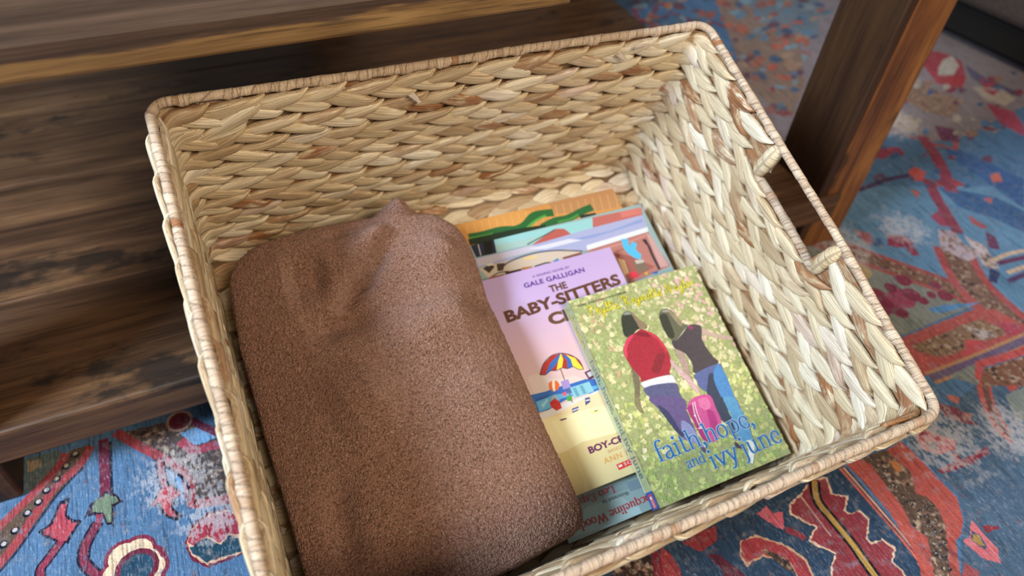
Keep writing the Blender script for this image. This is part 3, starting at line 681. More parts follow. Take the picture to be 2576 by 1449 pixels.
(0, 9853007, 0, 0, 8122, 8243, 8088, 8204, 7993, 8283, 7977, 8404, 7996, 8466, 8109, 8421, 8185, 8318),
(0, 11035214, 0, 0, 11143, 10197, 11123, 10147, 10899, 10099, 10733, 10101, 10762, 10155, 10979, 10214, 11084, 10239),
(0, 5003896, 0, 0, 7391, 7188, 7359, 7174, 7296, 7160, 7283, 7191, 7315, 7225, 7360, 7243, 7392, 7248),
(0, 10781806, 0, 0, 10445, 9871, 10351, 9786, 10278, 9753, 10221, 9762, 10240, 9852, 10343, 9894, 10430, 9935),
(0, 9724510, 0, 0, 8495, 11146, 8448, 11082, 8227, 11080, 8154, 11139, 8205, 11251, 8313, 11256, 8453, 11230),
(0, 8556698, 0, 0, 7041, 7528, 6941, 7447, 6781, 7405, 6702, 7453, 6761, 7513, 6854, 7596, 7011, 7618),
(0, 5003896, 0, 0, 7873, 7422, 7817, 7375, 7765, 7355, 7720, 7365, 7766, 7454, 7822, 7486, 7882, 7484),
(0, 6258588, 0, 0, 7510, 9749, 7468, 9676, 7293, 9613, 7243, 9634, 7272, 9721, 7360, 9773, 7501, 9793),
(0, 4743294, 0, 0, 7809, 7874, 7773, 7842, 7744, 7845, 7723, 7871, 7772, 7934, 7812, 7944, 7824, 7907),
(0, 4743294, 0, 0, 13217, 11702, 13081, 11605, 12885, 11510, 12820, 11512, 12917, 11617, 12989, 11669, 13206, 11743),
(0, 10781806, 0, 0, 12032, 10825, 11943, 10733, 11828, 10693, 11841, 10788, 11892, 10901, 11983, 10925, 12126, 10970),
(0, 11886670, 0, 0, 9902, 11232, 9754, 11101, 9582, 11061, 9541, 11184, 9520, 11259, 9718, 11355, 9881, 11346),
(0, 8556698, 0, 0, 9979, 12599, 9892, 12511, 9879, 12555, 9888, 12685, 9987, 12797, 10063, 12806, 10071, 12716),
(0, 11035214, 0, 0, 8000, 10139, 7939, 10107, 7893, 10119, 7919, 10188, 7957, 10231, 7982, 10234, 8026, 10201),
(0, 10781806, 0, 0, 10310, 12414, 10160, 12317, 10028, 12339, 9883, 12409, 9995, 12533, 10169, 12566, 10318, 12554),
(0, 4743294, 0, 0, 13428, 11875, 13267, 11781, 13059, 11737, 12897, 11741, 12964, 11855, 13123, 11907, 13282, 11906),
(0, 4743294, 0, 0, 8740, 7922, 8654, 7962, 8539, 8025, 8569, 8134, 8601, 8224, 8772, 8175, 8790, 8119),
(0, 9853007, 0, 0, 9834, 9244, 9759, 9157, 9585, 9130, 9492, 9199, 9605, 9254, 9711, 9284, 9836, 9280),
(0, 8556698, 0, 0, 8787, 11306, 8737, 11268, 8706, 11298, 8688, 11331, 8752, 11411, 8799, 11415, 8818, 11381),
(0, 5003896, 0, 0, 11719, 9893, 11617, 9849, 11517, 9925, 11538, 10036, 11608, 10077, 11671, 10073, 11748, 9951),
(0, 8556698, 0, 0, 10877, 10831, 10821, 10790, 10749, 10766, 10786, 10860, 10874, 10954, 10968, 11005, 11007, 10984),
(0, 6258588, 0, 0, 8506, 11169, 8449, 11108, 8275, 11020, 8097, 10964, 8151, 11029, 8299, 11121, 8395, 11161),
(0, 4743294, 0, 0, 8133, 10300, 8087, 10285, 8005, 10257, 7948, 10289, 7942, 10338, 8039, 10364, 8134, 10360),
(0, 6258588, 0, 0, 9437, 7967, 9331, 7866, 9205, 7842, 9083, 7839, 9141, 7944, 9266, 7995, 9404, 8009),
(0, 5003896, 0, 0, 6162, 7710, 6115, 7713, 6025, 7809, 5998, 7879, 6008, 7907, 6117, 7859, 6148, 7806),
(0, 6258588, 0, 0, 7566, 7333, 7509, 7308, 7405, 7310, 7367, 7327, 7398, 7379, 7496, 7393, 7543, 7380),
(0, 8556698, 0, 0, 6970, 7319, 6941, 7284, 6846, 7244, 6809, 7291, 6846, 7366, 6926, 7404, 6982, 7391),
(0, 9853007, 0, 0, 9438, 10080, 9399, 10020, 9273, 9945, 9243, 9956, 9261, 10032, 9369, 10117, 9471, 10135),
(0, 7902632, 0, 0, 9868, 11882, 9652, 11665, 9542, 11677, 9551, 11777, 9622, 11912, 9727, 11978, 9820, 11957),
(0, 5928072, 0, 0, 8950, 10952, 8762, 10833, 8645, 10928, 8606, 11066, 8689, 11138, 8828, 11212, 8925, 11148),
(0, 7031384, 0, 0, 7666, 9775, 7573, 9635, 7489, 9636, 7464, 9742, 7529, 9856, 7607, 9870, 7720, 9840),
(0, 9724510, 0, 0, 7016, 7578, 6986, 7530, 6825, 7597, 6757, 7665, 6816, 7703, 6902, 7699, 7047, 7598),
(0, 8556698, 0, 0, 9208, 7715, 9121, 7653, 9037, 7614, 9023, 7654, 9074, 7723, 9140, 7774, 9195, 7772),
(0, 5003896, 0, 0, 7223, 8888, 7107, 8816, 6869, 8690, 6773, 8703, 6789, 8757, 6893, 8869, 7123, 8956),
(0, 5003896, 0, 0, 6200, 7898, 6093, 7856, 6040, 7920, 6048, 8030, 6090, 8041, 6186, 8045, 6231, 7993),
(0, 4743294, 0, 0, 7786, 7994, 7734, 7988, 7621, 8056, 7571, 8137, 7616, 8186, 7677, 8163, 7775, 8059),
(0, 5003896, 0, 0, 12011, 12423, 11931, 12362, 11845, 12330, 11841, 12416, 11911, 12475, 11965, 12509, 12021, 12481),
(0, 9724510, 0, 0, 10286, 11742, 10132, 11720, 10089, 11821, 10051, 11918, 10169, 12038, 10310, 12039, 10317, 11968),
(0, 8556698, 0, 0, 7380, 8284, 7323, 8271, 7250, 8370, 7235, 8442, 7272, 8461, 7337, 8420, 7393, 8327),
(0, 5003896, 0, 0, 6537, 7632, 6468, 7608, 6380, 7638, 6301, 7715, 6374, 7739, 6471, 7720, 6540, 7667),
(0, 7902632, 0, 0, 8792, 9517, 8685, 9366, 8562, 9304, 8525, 9338, 8569, 9471, 8686, 9590, 8791, 9569),
(0, 4743294, 0, 0, 8517, 9139, 8478, 9088, 8320, 9049, 8112, 9047, 8179, 9100, 8288, 9147, 8442, 9170),
(0, 8556698, 0, 0, 7959, 10093, 7930, 10058, 7808, 10094, 7746, 10225, 7797, 10267, 7948, 10268, 7972, 10167),
(0, 5928072, 0, 0, 10867, 11105, 10824, 11024, 10700, 10942, 10611, 10964, 10669, 11072, 10820, 11212, 10905, 11201),
(0, 9194060, 0, 0, 6909, 8966, 6814, 8966, 6740, 8995, 6669, 9071, 6737, 9112, 6855, 9113, 6932, 9093),
(0, 6258588, 0, 0, 10216, 10009, 10124, 9934, 10041, 9864, 9997, 9925, 10052, 10004, 10136, 10091, 10206, 10081),
(0, 11886670, 0, 0, 8181, 7620, 8076, 7528, 7987, 7515, 7838, 7506, 7843, 7553, 7953, 7621, 8121, 7668),
(0, 9853007, 0, 0, 12258, 12184, 12150, 12080, 12099, 12060, 12040, 12112, 12101, 12204, 12240, 12277, 12321, 12260),
(0, 9724510, 0, 0, 9185, 8491, 9046, 8519, 8966, 8587, 8895, 8657, 8963, 8690, 9108, 8655, 9156, 8591),
(0, 7902632, 0, 0, 8319, 11055, 8234, 10932, 8167, 10883, 8151, 10935, 8212, 11056, 8240, 11087, 8317, 11099),
(0, 7031384, 0, 0, 8344, 7247, 8263, 7189, 8187, 7181, 8183, 7226, 8234, 7282, 8298, 7293, 8348, 7273),
(0, 11886670, 0, 0, 9965, 8895, 9842, 8747, 9790, 8720, 9782, 8816, 9883, 8959, 9951, 9012, 10002, 8963),
(0, 11035214, 0, 0, 10455, 9413, 10341, 9329, 10247, 9301, 10168, 9369, 10247, 9441, 10338, 9493, 10453, 9459),
(0, 6258588, 0, 0, 8015, 9829, 7953, 9759, 7915, 9746, 7864, 9761, 7900, 9832, 7938, 9879, 8000, 9883),
(0, 9724510, 0, 0, 10329, 12487, 10274, 12421, 10133, 12387, 10001, 12431, 10045, 12492, 10245, 12601, 10321, 12568),
(0, 4743294, 0, 0, 7290, 7654, 7131, 7523, 7024, 7474, 6867, 7491, 6864, 7560, 7001, 7658, 7163, 7683),
(0, 4743294, 0, 0, 7340, 7129, 7287, 7075, 7242, 7041, 7200, 7088, 7187, 7118, 7286, 7185, 7361, 7174),
(0, 7902632, 0, 0, 12547, 11867, 12349, 11745, 12189, 11676, 12042, 11669, 12026, 11713, 12243, 11844, 12457, 11893),
(0, 5003896, 0, 0, 7665, 7126, 7606, 7081, 7512, 7057, 7433, 7058, 7463, 7108, 7570, 7147, 7643, 7142),
(0, 11886670, 0, 0, 10001, 12112, 9852, 12065, 9692, 12107, 9688, 12279, 9776, 12415, 9913, 12436, 10018, 12361),
(0, 6258588, 0, 0, 6324, 7622, 6295, 7600, 6237, 7583, 6268, 7660, 6298, 7710, 6339, 7723, 6383, 7717),
(0, 7902632, 0, 0, 7922, 8361, 7867, 8325, 7745, 8318, 7688, 8315, 7755, 8428, 7809, 8447, 7897, 8422),
(0, 5003896, 0, 0, 6661, 7329, 6610, 7286, 6547, 7309, 6535, 7358, 6587, 7387, 6637, 7399, 6664, 7391),
(0, 5928072, 0, 0, 6455, 8409, 6348, 8375, 6290, 8375, 6284, 8464, 6359, 8549, 6468, 8590, 6491, 8493),
(0, 7031384, 0, 0, 11914, 10504, 11751, 10364, 11697, 10355, 11560, 10311, 11596, 10402, 11744, 10479, 11815, 10491),
(0, 5928072, 0, 0, 10062, 12564, 9944, 12437, 9839, 12390, 9812, 12470, 9895, 12605, 9952, 12671, 10053, 12693),
(0, 7031384, 0, 0, 11405, 11963, 11320, 11892, 11241, 11827, 11150, 11835, 11162, 11901, 11289, 11995, 11443, 12048),
(0, 8556698, 0, 0, 8630, 11708, 8410, 11600, 8268, 11600, 8181, 11673, 8280, 11788, 8398, 11875, 8580, 11840),
(0, 5928072, 0, 0, 10357, 9670, 10282, 9595, 10181, 9527, 10145, 9583, 10210, 9679, 10321, 9781, 10365, 9767),
(0, 5928072, 0, 0, 11681, 9629, 11550, 9558, 11354, 9575, 11305, 9618, 11391, 9741, 11561, 9760, 11713, 9710),
(0, 9194060, 0, 0, 9592, 12500, 9474, 12400, 9287, 12425, 9315, 12589, 9319, 12692, 9589, 12774, 9650, 12704),
(0, 4743294, 0, 0, 6065, 7556, 5998, 7504, 5902, 7472, 5831, 7474, 5835, 7523, 5957, 7574, 6016, 7577),
(0, 5928072, 0, 0, 9064, 10226, 8928, 10148, 8765, 10093, 8720, 10167, 8735, 10196, 8927, 10307, 9037, 10311),
(0, 7031384, 0, 0, 9100, 9212, 9022, 9168, 8970, 9197, 8975, 9266, 9018, 9320, 9095, 9328, 9128, 9288),
(0, 11035214, 0, 0, 9790, 10582, 9712, 10530, 9590, 10550, 9591, 10604, 9691, 10738, 9795, 10758, 9856, 10647),
(0, 10781806, 0, 0, 10570, 9041, 10517, 8966, 10289, 8903, 10182, 8951, 10267, 9017, 10407, 9110, 10580, 9093),
(0, 7902632, 0, 0, 9303, 9562, 9235, 9528, 9190, 9568, 9221, 9662, 9314, 9747, 9387, 9805, 9412, 9732),
(0, 5928072, 0, 0, 9937, 11458, 9871, 11408, 9833, 11445, 9834, 11476, 9866, 11535, 9944, 11580, 9950, 11523),
(0, 5928072, 0, 0, 11420, 11110, 11215, 10984, 11011, 10955, 10930, 11005, 11080, 11130, 11239, 11219, 11339, 11192),
(0, 9724510, 0, 0, 10095, 8398, 9998, 8345, 9867, 8414, 9848, 8503, 9887, 8534, 10052, 8547, 10107, 8483),
(0, 7031384, 0, 0, 9469, 7891, 9373, 7845, 9339, 7884, 9340, 7922, 9383, 7993, 9490, 8013, 9528, 7987),
(0, 9853007, 0, 0, 8099, 7595, 8045, 7557, 7988, 7555, 7984, 7597, 8056, 7676, 8127, 7712, 8147, 7663),
(0, 4743294, 0, 0, 8869, 11370, 8797, 11263, 8735, 11252, 8727, 11282, 8745, 11367, 8794, 11388, 8844, 11407),
(0, 5003896, 0, 0, 12418, 10799, 12315, 10721, 12188, 10690, 12118, 10706, 12153, 10766, 12313, 10858, 12435, 10856),
(0, 11035214, 0, 0, 10837, 10301, 10742, 10241, 10645, 10223, 10487, 10247, 10540, 10330, 10735, 10433, 10884, 10435),
(0, 9724510, 0, 0, 7598, 9063, 7522, 8985, 7469, 8946, 7414, 8968, 7427, 9031, 7515, 9092, 7581, 9104),
(0, 9853007, 0, 0, 7861, 7631, 7814, 7579, 7750, 7551, 7737, 7562, 7745, 7595, 7803, 7639, 7854, 7654),
(0, 10781806, 0, 0, 11398, 10430, 11329, 10339, 11077, 10254, 10988, 10258, 10988, 10296, 11153, 10406, 11411, 10502),
(0, 7902632, 0, 0, 7276, 8923, 7254, 8850, 7048, 8918, 7056, 9001, 7060, 9084, 7240, 9068, 7324, 8988),
(0, 11886670, 0, 0, 11092, 10698, 10964, 10622, 10792, 10620, 10709, 10651, 10756, 10792, 10974, 10897, 11163, 10819),
(0, 8556698, 0, 0, 8943, 11300, 8840, 11214, 8710, 11158, 8681, 11209, 8701, 11241, 8855, 11347, 8999, 11351),
(0, 9853007, 0, 0, 7543, 8022, 7481, 7945, 7406, 7927, 7397, 8021, 7464, 8090, 7539, 8149, 7584, 8110),
(0, 5003896, 0, 0, 7458, 8319, 7378, 8247, 7297, 8235, 7211, 8255, 7211, 8334, 7361, 8419, 7509, 8389),
(0, 11886670, 0, 0, 8515, 9043, 8422, 8933, 8258, 8873, 8155, 8856, 8210, 8946, 8293, 9030, 8480, 9076),
(0, 5003896, 0, 0, 9092, 11243, 9027, 11195, 8951, 11200, 9000, 11303, 9079, 11373, 9137, 11424, 9134, 11342),
(0, 9853007, 0, 0, 10250, 8993, 10158, 8986, 10027, 8974, 9944, 9086, 10050, 9174, 10170, 9156, 10254, 9117),
(0, 9853007, 0, 0, 11300, 12214, 11201, 12114, 10979, 12010, 10942, 12027, 11022, 12204, 11144, 12331, 11298, 12294),
(0, 11035214, 0, 0, 8980, 8401, 8933, 8361, 8747, 8324, 8702, 8396, 8761, 8467, 8864, 8486, 8962, 8497),
(0, 11886670, 0, 0, 7397, 8932, 7286, 8864, 7224, 8858, 7108, 8857, 7189, 8919, 7225, 8964, 7349, 8955),
(0, 6258588, 0, 0, 8227, 10062, 8115, 10016, 8050, 10046, 7987, 10134, 8033, 10176, 8134, 10180, 8243, 10090),
(0, 7902632, 0, 0, 8883, 7595, 8781, 7592, 8674, 7642, 8586, 7726, 8625, 7753, 8747, 7727, 8835, 7665),
(0, 4743294, 0, 0, 9802, 10864, 9700, 10746, 9580, 10699, 9587, 10760, 9652, 10930, 9757, 10989, 9813, 10956),
(0, 9853007, 0, 0, 9199, 10409, 9084, 10256, 8961, 10209, 8924, 10271, 8991, 10376, 9064, 10427, 9172, 10469),
(0, 7902632, 0, 0, 9854, 10170, 9759, 10105, 9642, 10090, 9584, 10173, 9611, 10228, 9771, 10279, 9871, 10280),
(0, 11886670, 0, 0, 10051, 9338, 9996, 9310, 9908, 9313, 9919, 9360, 9939, 9403, 10029, 9407, 10089, 9398),
(0, 9724510, 0, 0, 8673, 9077, 8625, 9065, 8576, 9059, 8546, 9126, 8581, 9175, 8642, 9178, 8691, 9128),
(0, 9724510, 0, 0, 8791, 8434, 8738, 8400, 8662, 8434, 8576, 8476, 8641, 8508, 8710, 8546, 8801, 8465),
(0, 9724510, 0, 0, 9368, 9570, 9263, 9493, 9182, 9518, 9215, 9625, 9299, 9706, 9374, 9714, 9424, 9650),
(0, 11886670, 0, 0, 10388, 9027, 10314, 8966, 10244, 8989, 10269, 9043, 10337, 9106, 10391, 9116, 10397, 9087),
(0, 7031384, 0, 0, 8386, 7157, 8316, 7127, 8184, 7126, 8146, 7138, 8137, 7172, 8269, 7214, 8336, 7193),
(0, 9853007, 0, 0, 11603, 9760, 11534, 9702, 11388, 9693, 11357, 9730, 11397, 9805, 11461, 9819, 11565, 9789),
(0, 5003896, 0, 0, 10090, 10415, 9977, 10283, 9931, 10330, 9915, 10429, 10025, 10586, 10079, 10601, 10173, 10540),
(0, 9853007, 0, 0, 9373, 10316, 9273, 10181, 9068, 10095, 9049, 10143, 9036, 10210, 9211, 10376, 9352, 10362),
(0, 8556698, 0, 0, 11155, 12275, 11063, 12207, 11010, 12233, 11003, 12286, 11054, 12357, 11116, 12392, 11145, 12326),
(0, 11035214, 0, 0, 8681, 8811, 8610, 8823, 8510, 8910, 8458, 9017, 8540, 9017, 8576, 8986, 8689, 8869),
(0, 9853007, 0, 0, 12102, 10772, 11908, 10584, 11712, 10534, 11674, 10609, 11693, 10660, 11918, 10792, 12060, 10793),
(0, 7031384, 0, 0, 9697, 12402, 9567, 12237, 9520, 12243, 9513, 12285, 9627, 12498, 9694, 12547, 9717, 12507),
(0, 7902632, 0, 0, 12196, 11399, 12057, 11326, 11971, 11389, 11967, 11468, 12081, 11575, 12188, 11567, 12225, 11458),
(0, 4743294, 0, 0, 8440, 10993, 8329, 10965, 8236, 11010, 8143, 11117, 8239, 11176, 8365, 11212, 8485, 11084),
(0, 5928072, 0, 0, 8485, 7218, 8396, 7134, 8335, 7129, 8292, 7139, 8344, 7232, 8425, 7267, 8492, 7268),
(0, 11886670, 0, 0, 8533, 10086, 8421, 10042, 8297, 10025, 8315, 10142, 8382, 10239, 8526, 10264, 8547, 10232),
(0, 11035214, 0, 0, 7063, 9184, 7020, 9165, 6956, 9173, 6909, 9199, 6943, 9270, 7014, 9283, 7079, 9253),
(0, 10781806, 0, 0, 8258, 10025, 8163, 9986, 8039, 9986, 7968, 10009, 7927, 10078, 8121, 10123, 8265, 10079),
(0, 11035214, 0, 0, 9361, 11215, 9287, 11097, 9156, 11061, 9177, 11150, 9248, 11268, 9346, 11357, 9418, 11363),
(0, 9853007, 0, 0, 8547, 10159, 8422, 9992, 8336, 9982, 8281, 9993, 8290, 10071, 8411, 10211, 8515, 10221),
(0, 5928072, 0, 0, 8350, 10043, 8282, 9941, 8207, 9902, 8142, 9948, 8166, 10037, 8239, 10108, 8355, 10090),
(0, 8556698, 0, 0, 6795, 8422, 6740, 8382, 6674, 8371, 6622, 8382, 6615, 8425, 6701, 8464, 6781, 8443),
(0, 4743294, 0, 0, 10137, 13001, 9939, 12885, 9762, 12818, 9739, 12845, 9757, 12940, 9904, 13033, 10055, 13039),
(0, 11886670, 0, 0, 11161, 12321, 11081, 12163, 10943, 12054, 10954, 12181, 11037, 12375, 11118, 12422, 11225, 12439),
(0, 5003896, 0, 0, 12016, 11906, 11947, 11863, 11834, 11792, 11772, 11815, 11793, 11867, 11882, 11939, 12005, 11966),
(0, 9194060, 0, 0, 6276, 7976, 6183, 7938, 6127, 7968, 6119, 7999, 6165, 8078, 6210, 8092, 6284, 8066),
(0, 7031384, 0, 0, 12832, 10877, 12708, 10808, 12554, 10728, 12493, 10740, 12559, 10868, 12726, 10966, 12801, 10977),
(0, 5003896, 0, 0, 8473, 7122, 8383, 7042, 8280, 6990, 8146, 7004, 8170, 7050, 8365, 7142, 8465, 7145),
(0, 10781806, 0, 0, 7172, 7164, 7122, 7088, 7002, 7129, 6925, 7223, 6975, 7247, 7056, 7282, 7196, 7226),
(0, 9724510, 0, 0, 11243, 10551, 11142, 10498, 10964, 10550, 10929, 10637, 11102, 10801, 11290, 10870, 11298, 10784),
(0, 10781806, 0, 0, 11030, 10903, 10863, 10771, 10678, 10658, 10498, 10669, 10543, 10733, 10726, 10872, 10917, 10920),
(0, 10781806, 0, 0, 8013, 10450, 7928, 10369, 7852, 10317, 7849, 10421, 7923, 10512, 7969, 10550, 8044, 10608),
(0, 10781806, 0, 0, 8323, 7825, 8149, 7735, 8089, 7733, 8001, 7756, 8028, 7836, 8174, 7904, 8247, 7891),
(0, 7031384, 0, 0, 8663, 8544, 8579, 8486, 8526, 8483, 8503, 8559, 8560, 8631, 8635, 8650, 8689, 8641),
(0, 4743294, 0, 0, 7332, 8669, 7260, 8555, 7210, 8525, 7180, 8562, 7205, 8661, 7275, 8748, 7340, 8718),
(0, 6258588, 0, 0, 9707, 9147, 9587, 9057, 9521, 9046, 9493, 9125, 9608, 9254, 9682, 9290, 9755, 9217),
(0, 9724510, 0, 0, 7458, 8876, 7368, 8844, 7299, 8833, 7240, 8942, 7275, 9021, 7407, 9075, 7481, 8981),
(0, 11035214, 0, 0, 7399, 9043, 7327, 8951, 7224, 8960, 7167, 8997, 7207, 9072, 7322, 9096, 7399, 9098),
(0, 10781806, 0, 0, 9019, 9988, 8988, 9953, 8931, 9950, 8915, 9982, 8918, 10019, 9000, 10063, 9039, 10029),
(0, 11886670, 0, 0, 6941, 8969, 6850, 8909, 6802, 8972, 6721, 9142, 6782, 9195, 6895, 9174, 6954, 9051),
(0, 5928072, 0, 0, 8050, 9559, 8019, 9570, 7979, 9565, 7973, 9621, 8001, 9657, 8048, 9663, 8069, 9621),
(0, 5928072, 0, 0, 7886, 9068, 7848, 9054, 7767, 9094, 7759, 9160, 7815, 9199, 7852, 9208, 7890, 9134),
(0, 4743294, 0, 0, 10304, 11426, 10179, 11390, 10057, 11412, 10015, 11475, 10013, 11556, 10119, 11571, 10247, 11507),
(0, 8556698, 0, 0, 8890, 8600, 8793, 8563, 8723, 8640, 8708, 8704, 8834, 8794, 8912, 8767, 8970, 8677),
(0, 6258588, 0, 0, 7947, 8011, 7833, 7953, 7701, 7917, 7603, 7917, 7595, 7942, 7784, 8006, 7906, 8036),
(0, 10781806, 0, 0, 9757, 8496, 9698, 8429, 9488, 8407, 9464, 8468, 9473, 8517, 9639, 8586, 9801, 8564),
(0, 9194060, 0, 0, 7610, 9946, 7488, 9875, 7378, 9870, 7274, 9895, 7362, 9982, 7488, 10013, 7617, 9988),
(0, 9853007, 0, 0, 7779, 10164, 7729, 10083, 7633, 10051, 7609, 10145, 7668, 10207, 7738, 10224, 7778, 10215),
(0, 4743294, 0, 0, 9033, 11218, 8924, 11126, 8833, 11088, 8816, 11190, 8924, 11314, 8975, 11341, 9024, 11285),
(0, 7031384, 0, 0, 12586, 11280, 12373, 11143, 12291, 11215, 12354, 11367, 12447, 11474, 12629, 11579, 12675, 11381),
(0, 5003896, 0, 0, 8492, 11030, 8385, 10908, 8260, 10871, 8245, 10962, 8312, 11108, 8381, 11144, 8500, 11095),
(0, 6258588, 0, 0, 7853, 9504, 7731, 9395, 7628, 9398, 7630, 9493, 7689, 9590, 7796, 9680, 7850, 9608),
(0, 6258588, 0, 0, 9849, 11074, 9731, 10986, 9687, 11021, 9622, 11085, 9627, 11144, 9750, 11156, 9806, 11130),
(0, 7031384, 0, 0, 8428, 8172, 8402, 8140, 8265, 8149, 8187, 8184, 8241, 8251, 8396, 8309, 8443, 8257),
(0, 4743294, 0, 0, 10965, 11804, 10815, 11704, 10617, 11641, 10528, 11643, 10529, 11718, 10726, 11803, 10898, 11844),
(0, 5003896, 0, 0, 9520, 13056, 9383, 12865, 9269, 12850, 9222, 12944, 9305, 13145, 9498, 13250, 9513, 13173),
(0, 8556698, 0, 0, 11496, 9910, 11389, 9862, 11227, 9801, 11109, 9862, 11093, 9958, 11295, 10065, 11520, 10016),
(0, 10781806, 0, 0, 8012, 9761, 7866, 9641, 7711, 9611, 7640, 9638, 7747, 9830, 7863, 9896, 7967, 9811),
(0, 5003896, 0, 0, 10769, 10645, 10730, 10609, 10534, 10566, 10457, 10579, 10470, 10637, 10662, 10684, 10774, 10686),
(0, 9853007, 0, 0, 7898, 8399, 7796, 8336, 7719, 8315, 7642, 8403, 7669, 8440, 7791, 8469, 7899, 8437),
(0, 9853007, 0, 0, 9907, 12429, 9874, 12408, 9786, 12460, 9755, 12542, 9798, 12640, 9915, 12584, 9935, 12484),
(0, 7902632, 0, 0, 8982, 8199, 8879, 8163, 8832, 8156, 8794, 8179, 8819, 8263, 8897, 8281, 8968, 8248),
(0, 5003896, 0, 0, 7386, 7717, 7240, 7681, 7190, 7700, 7086, 7759, 7099, 7809, 7244, 7811, 7308, 7782),
(0, 10781806, 0, 0, 13811, 11655, 13665, 11585, 13590, 11545, 13533, 11604, 13563, 11658, 13666, 11699, 13771, 11706),
(0, 7902632, 0, 0, 10362, 10464, 10268, 10419, 10141, 10405, 10117, 10564, 10227, 10662, 10349, 10669, 10427, 10673),
(0, 5003896, 0, 0, 10782, 8923, 10684, 8886, 10545, 8856, 10370, 8862, 10490, 8914, 10627, 8962, 10715, 8937),
(0, 4743294, 0, 0, 7630, 8212, 7527, 8155, 7430, 8144, 7395, 8248, 7448, 8335, 7598, 8339, 7661, 8273),
(0, 9724510, 0, 0, 10821, 10592, 10701, 10563, 10618, 10581, 10548, 10631, 10652, 10743, 10781, 10752, 10850, 10714),
(0, 10781806, 0, 0, 9515, 8186, 9386, 8130, 9299, 8167, 9316, 8264, 9423, 8357, 9553, 8378, 9569, 8276),
(0, 9194060, 0, 0, 12890, 11333, 12754, 11209, 12652, 11201, 12495, 11223, 12627, 11360, 12807, 11448, 12919, 11431),
(0, 6258588, 0, 0, 10612, 11565, 10502, 11493, 10406, 11467, 10427, 11550, 10507, 11693, 10602, 11713, 10667, 11659),
(0, 9853007, 0, 0, 7279, 7650, 7213, 7602, 7047, 7599, 7037, 7665, 7049, 7707, 7185, 7764, 7292, 7729),
(0, 6258588, 0, 0, 10876, 9361, 10748, 9348, 10702, 9410, 10637, 9512, 10780, 9645, 10893, 9596, 10919, 9525),
(0, 7031384, 0, 0, 7147, 9213, 7080, 9147, 6978, 9185, 6977, 9235, 6992, 9314, 7093, 9332, 7154, 9289),
(0, 10781806, 0, 0, 12638, 12162, 12533, 12069, 12378, 12002, 12353, 12089, 12453, 12196, 12633, 12312, 12687, 12311),
(0, 5928072, 0, 0, 12265, 12215, 12206, 12167, 12131, 12194, 12174, 12284, 12260, 12375, 12352, 12420, 12403, 12354),
(0, 5928072, 0, 0, 10583, 11294, 10481, 11217, 10270, 11120, 10229, 11135, 10224, 11161, 10324, 11246, 10476, 11280),
(0, 10781806, 0, 0, 9175, 10998, 9099, 10899, 8945, 10893, 8921, 10959, 8926, 10990, 9033, 11063, 9164, 11032),
(0, 11035214, 0, 0, 12420, 10522, 12349, 10506, 12207, 10488, 12203, 10605, 12312, 10707, 12407, 10710, 12472, 10664),
(0, 6258588, 0, 0, 7198, 7736, 7157, 7699, 7110, 7701, 7104, 7741, 7106, 7772, 7159, 7780, 7191, 7774),
(0, 9724510, 0, 0, 7889, 9232, 7789, 9112, 7629, 9055, 7538, 9057, 7581, 9158, 7767, 9276, 7841, 9281),
(0, 8556698, 0, 0, 9934, 11567, 9903, 11513, 9697, 11422, 9633, 11472, 9690, 11563, 9851, 11666, 9906, 11628),
(0, 7031384, 0, 0, 8921, 10638, 8748, 10563, 8684, 10662, 8722, 10816, 8786, 10904, 8871, 10903, 8940, 10794),
(0, 5928072, 0, 0, 8203, 8213, 8076, 8107, 7934, 8034, 7898, 8088, 7910, 8149, 8083, 8247, 8206, 8266),
(0, 11886670, 0, 0, 9799, 8768, 9648, 8727, 9529, 8709, 9497, 8787, 9551, 8881, 9674, 8931, 9770, 8854),
(0, 4743294, 0, 0, 11436, 10645, 11323, 10577, 11267, 10570, 11186, 10582, 11215, 10657, 11359, 10724, 11477, 10732),
(0, 11886670, 0, 0, 9131, 7794, 9015, 7800, 8905, 7874, 8916, 7961, 8948, 8013, 9066, 7960, 9139, 7912),
(0, 6258588, 0, 0, 10859, 9845, 10739, 9800, 10707, 9854, 10707, 9946, 10771, 10001, 10868, 10004, 10925, 9937),
(0, 5928072, 0, 0, 9543, 12559, 9434, 12468, 9327, 12477, 9290, 12570, 9390, 12730, 9491, 12791, 9533, 12712),
(0, 9724510, 0, 0, 10080, 11719, 9974, 11610, 9881, 11607, 9934, 11790, 10095, 11961, 10208, 11968, 10154, 11830),
(0, 8556698, 0, 0, 9803, 9347, 9695, 9270, 9586, 9375, 9602, 9480, 9704, 9547, 9779, 9543, 9859, 9442),
(0, 11886670, 0, 0, 9267, 7870, 9189, 7827, 9137, 7851, 9114, 7886, 9165, 7925, 9223, 7943, 9271, 7918),
(0, 10781806, 0, 0, 9609, 12046, 9430, 11803, 9291, 11755, 9247, 11852, 9377, 12008, 9459, 12082, 9584, 12143),
(0, 11886670, 0, 0, 9957, 12481, 9849, 12423, 9709, 12424, 9657, 12491, 9723, 12577, 9821, 12577, 9952, 12553),
(0, 7902632, 0, 0, 6901, 7319, 6828, 7293, 6765, 7303, 6710, 7322, 6734, 7389, 6845, 7398, 6910, 7377),
(0, 5003896, 0, 0, 7565, 9171, 7501, 9110, 7272, 9007, 7207, 9063, 7274, 9164, 7383, 9199, 7543, 9245),
(0, 7031384, 0, 0, 11702, 10270, 11519, 10162, 11390, 10147, 11294, 10160, 11315, 10247, 11487, 10311, 11639, 10312),
(0, 7031384, 0, 0, 8996, 8648, 8961, 8596, 8689, 8475, 8637, 8492, 8688, 8576, 8837, 8662, 9034, 8725),
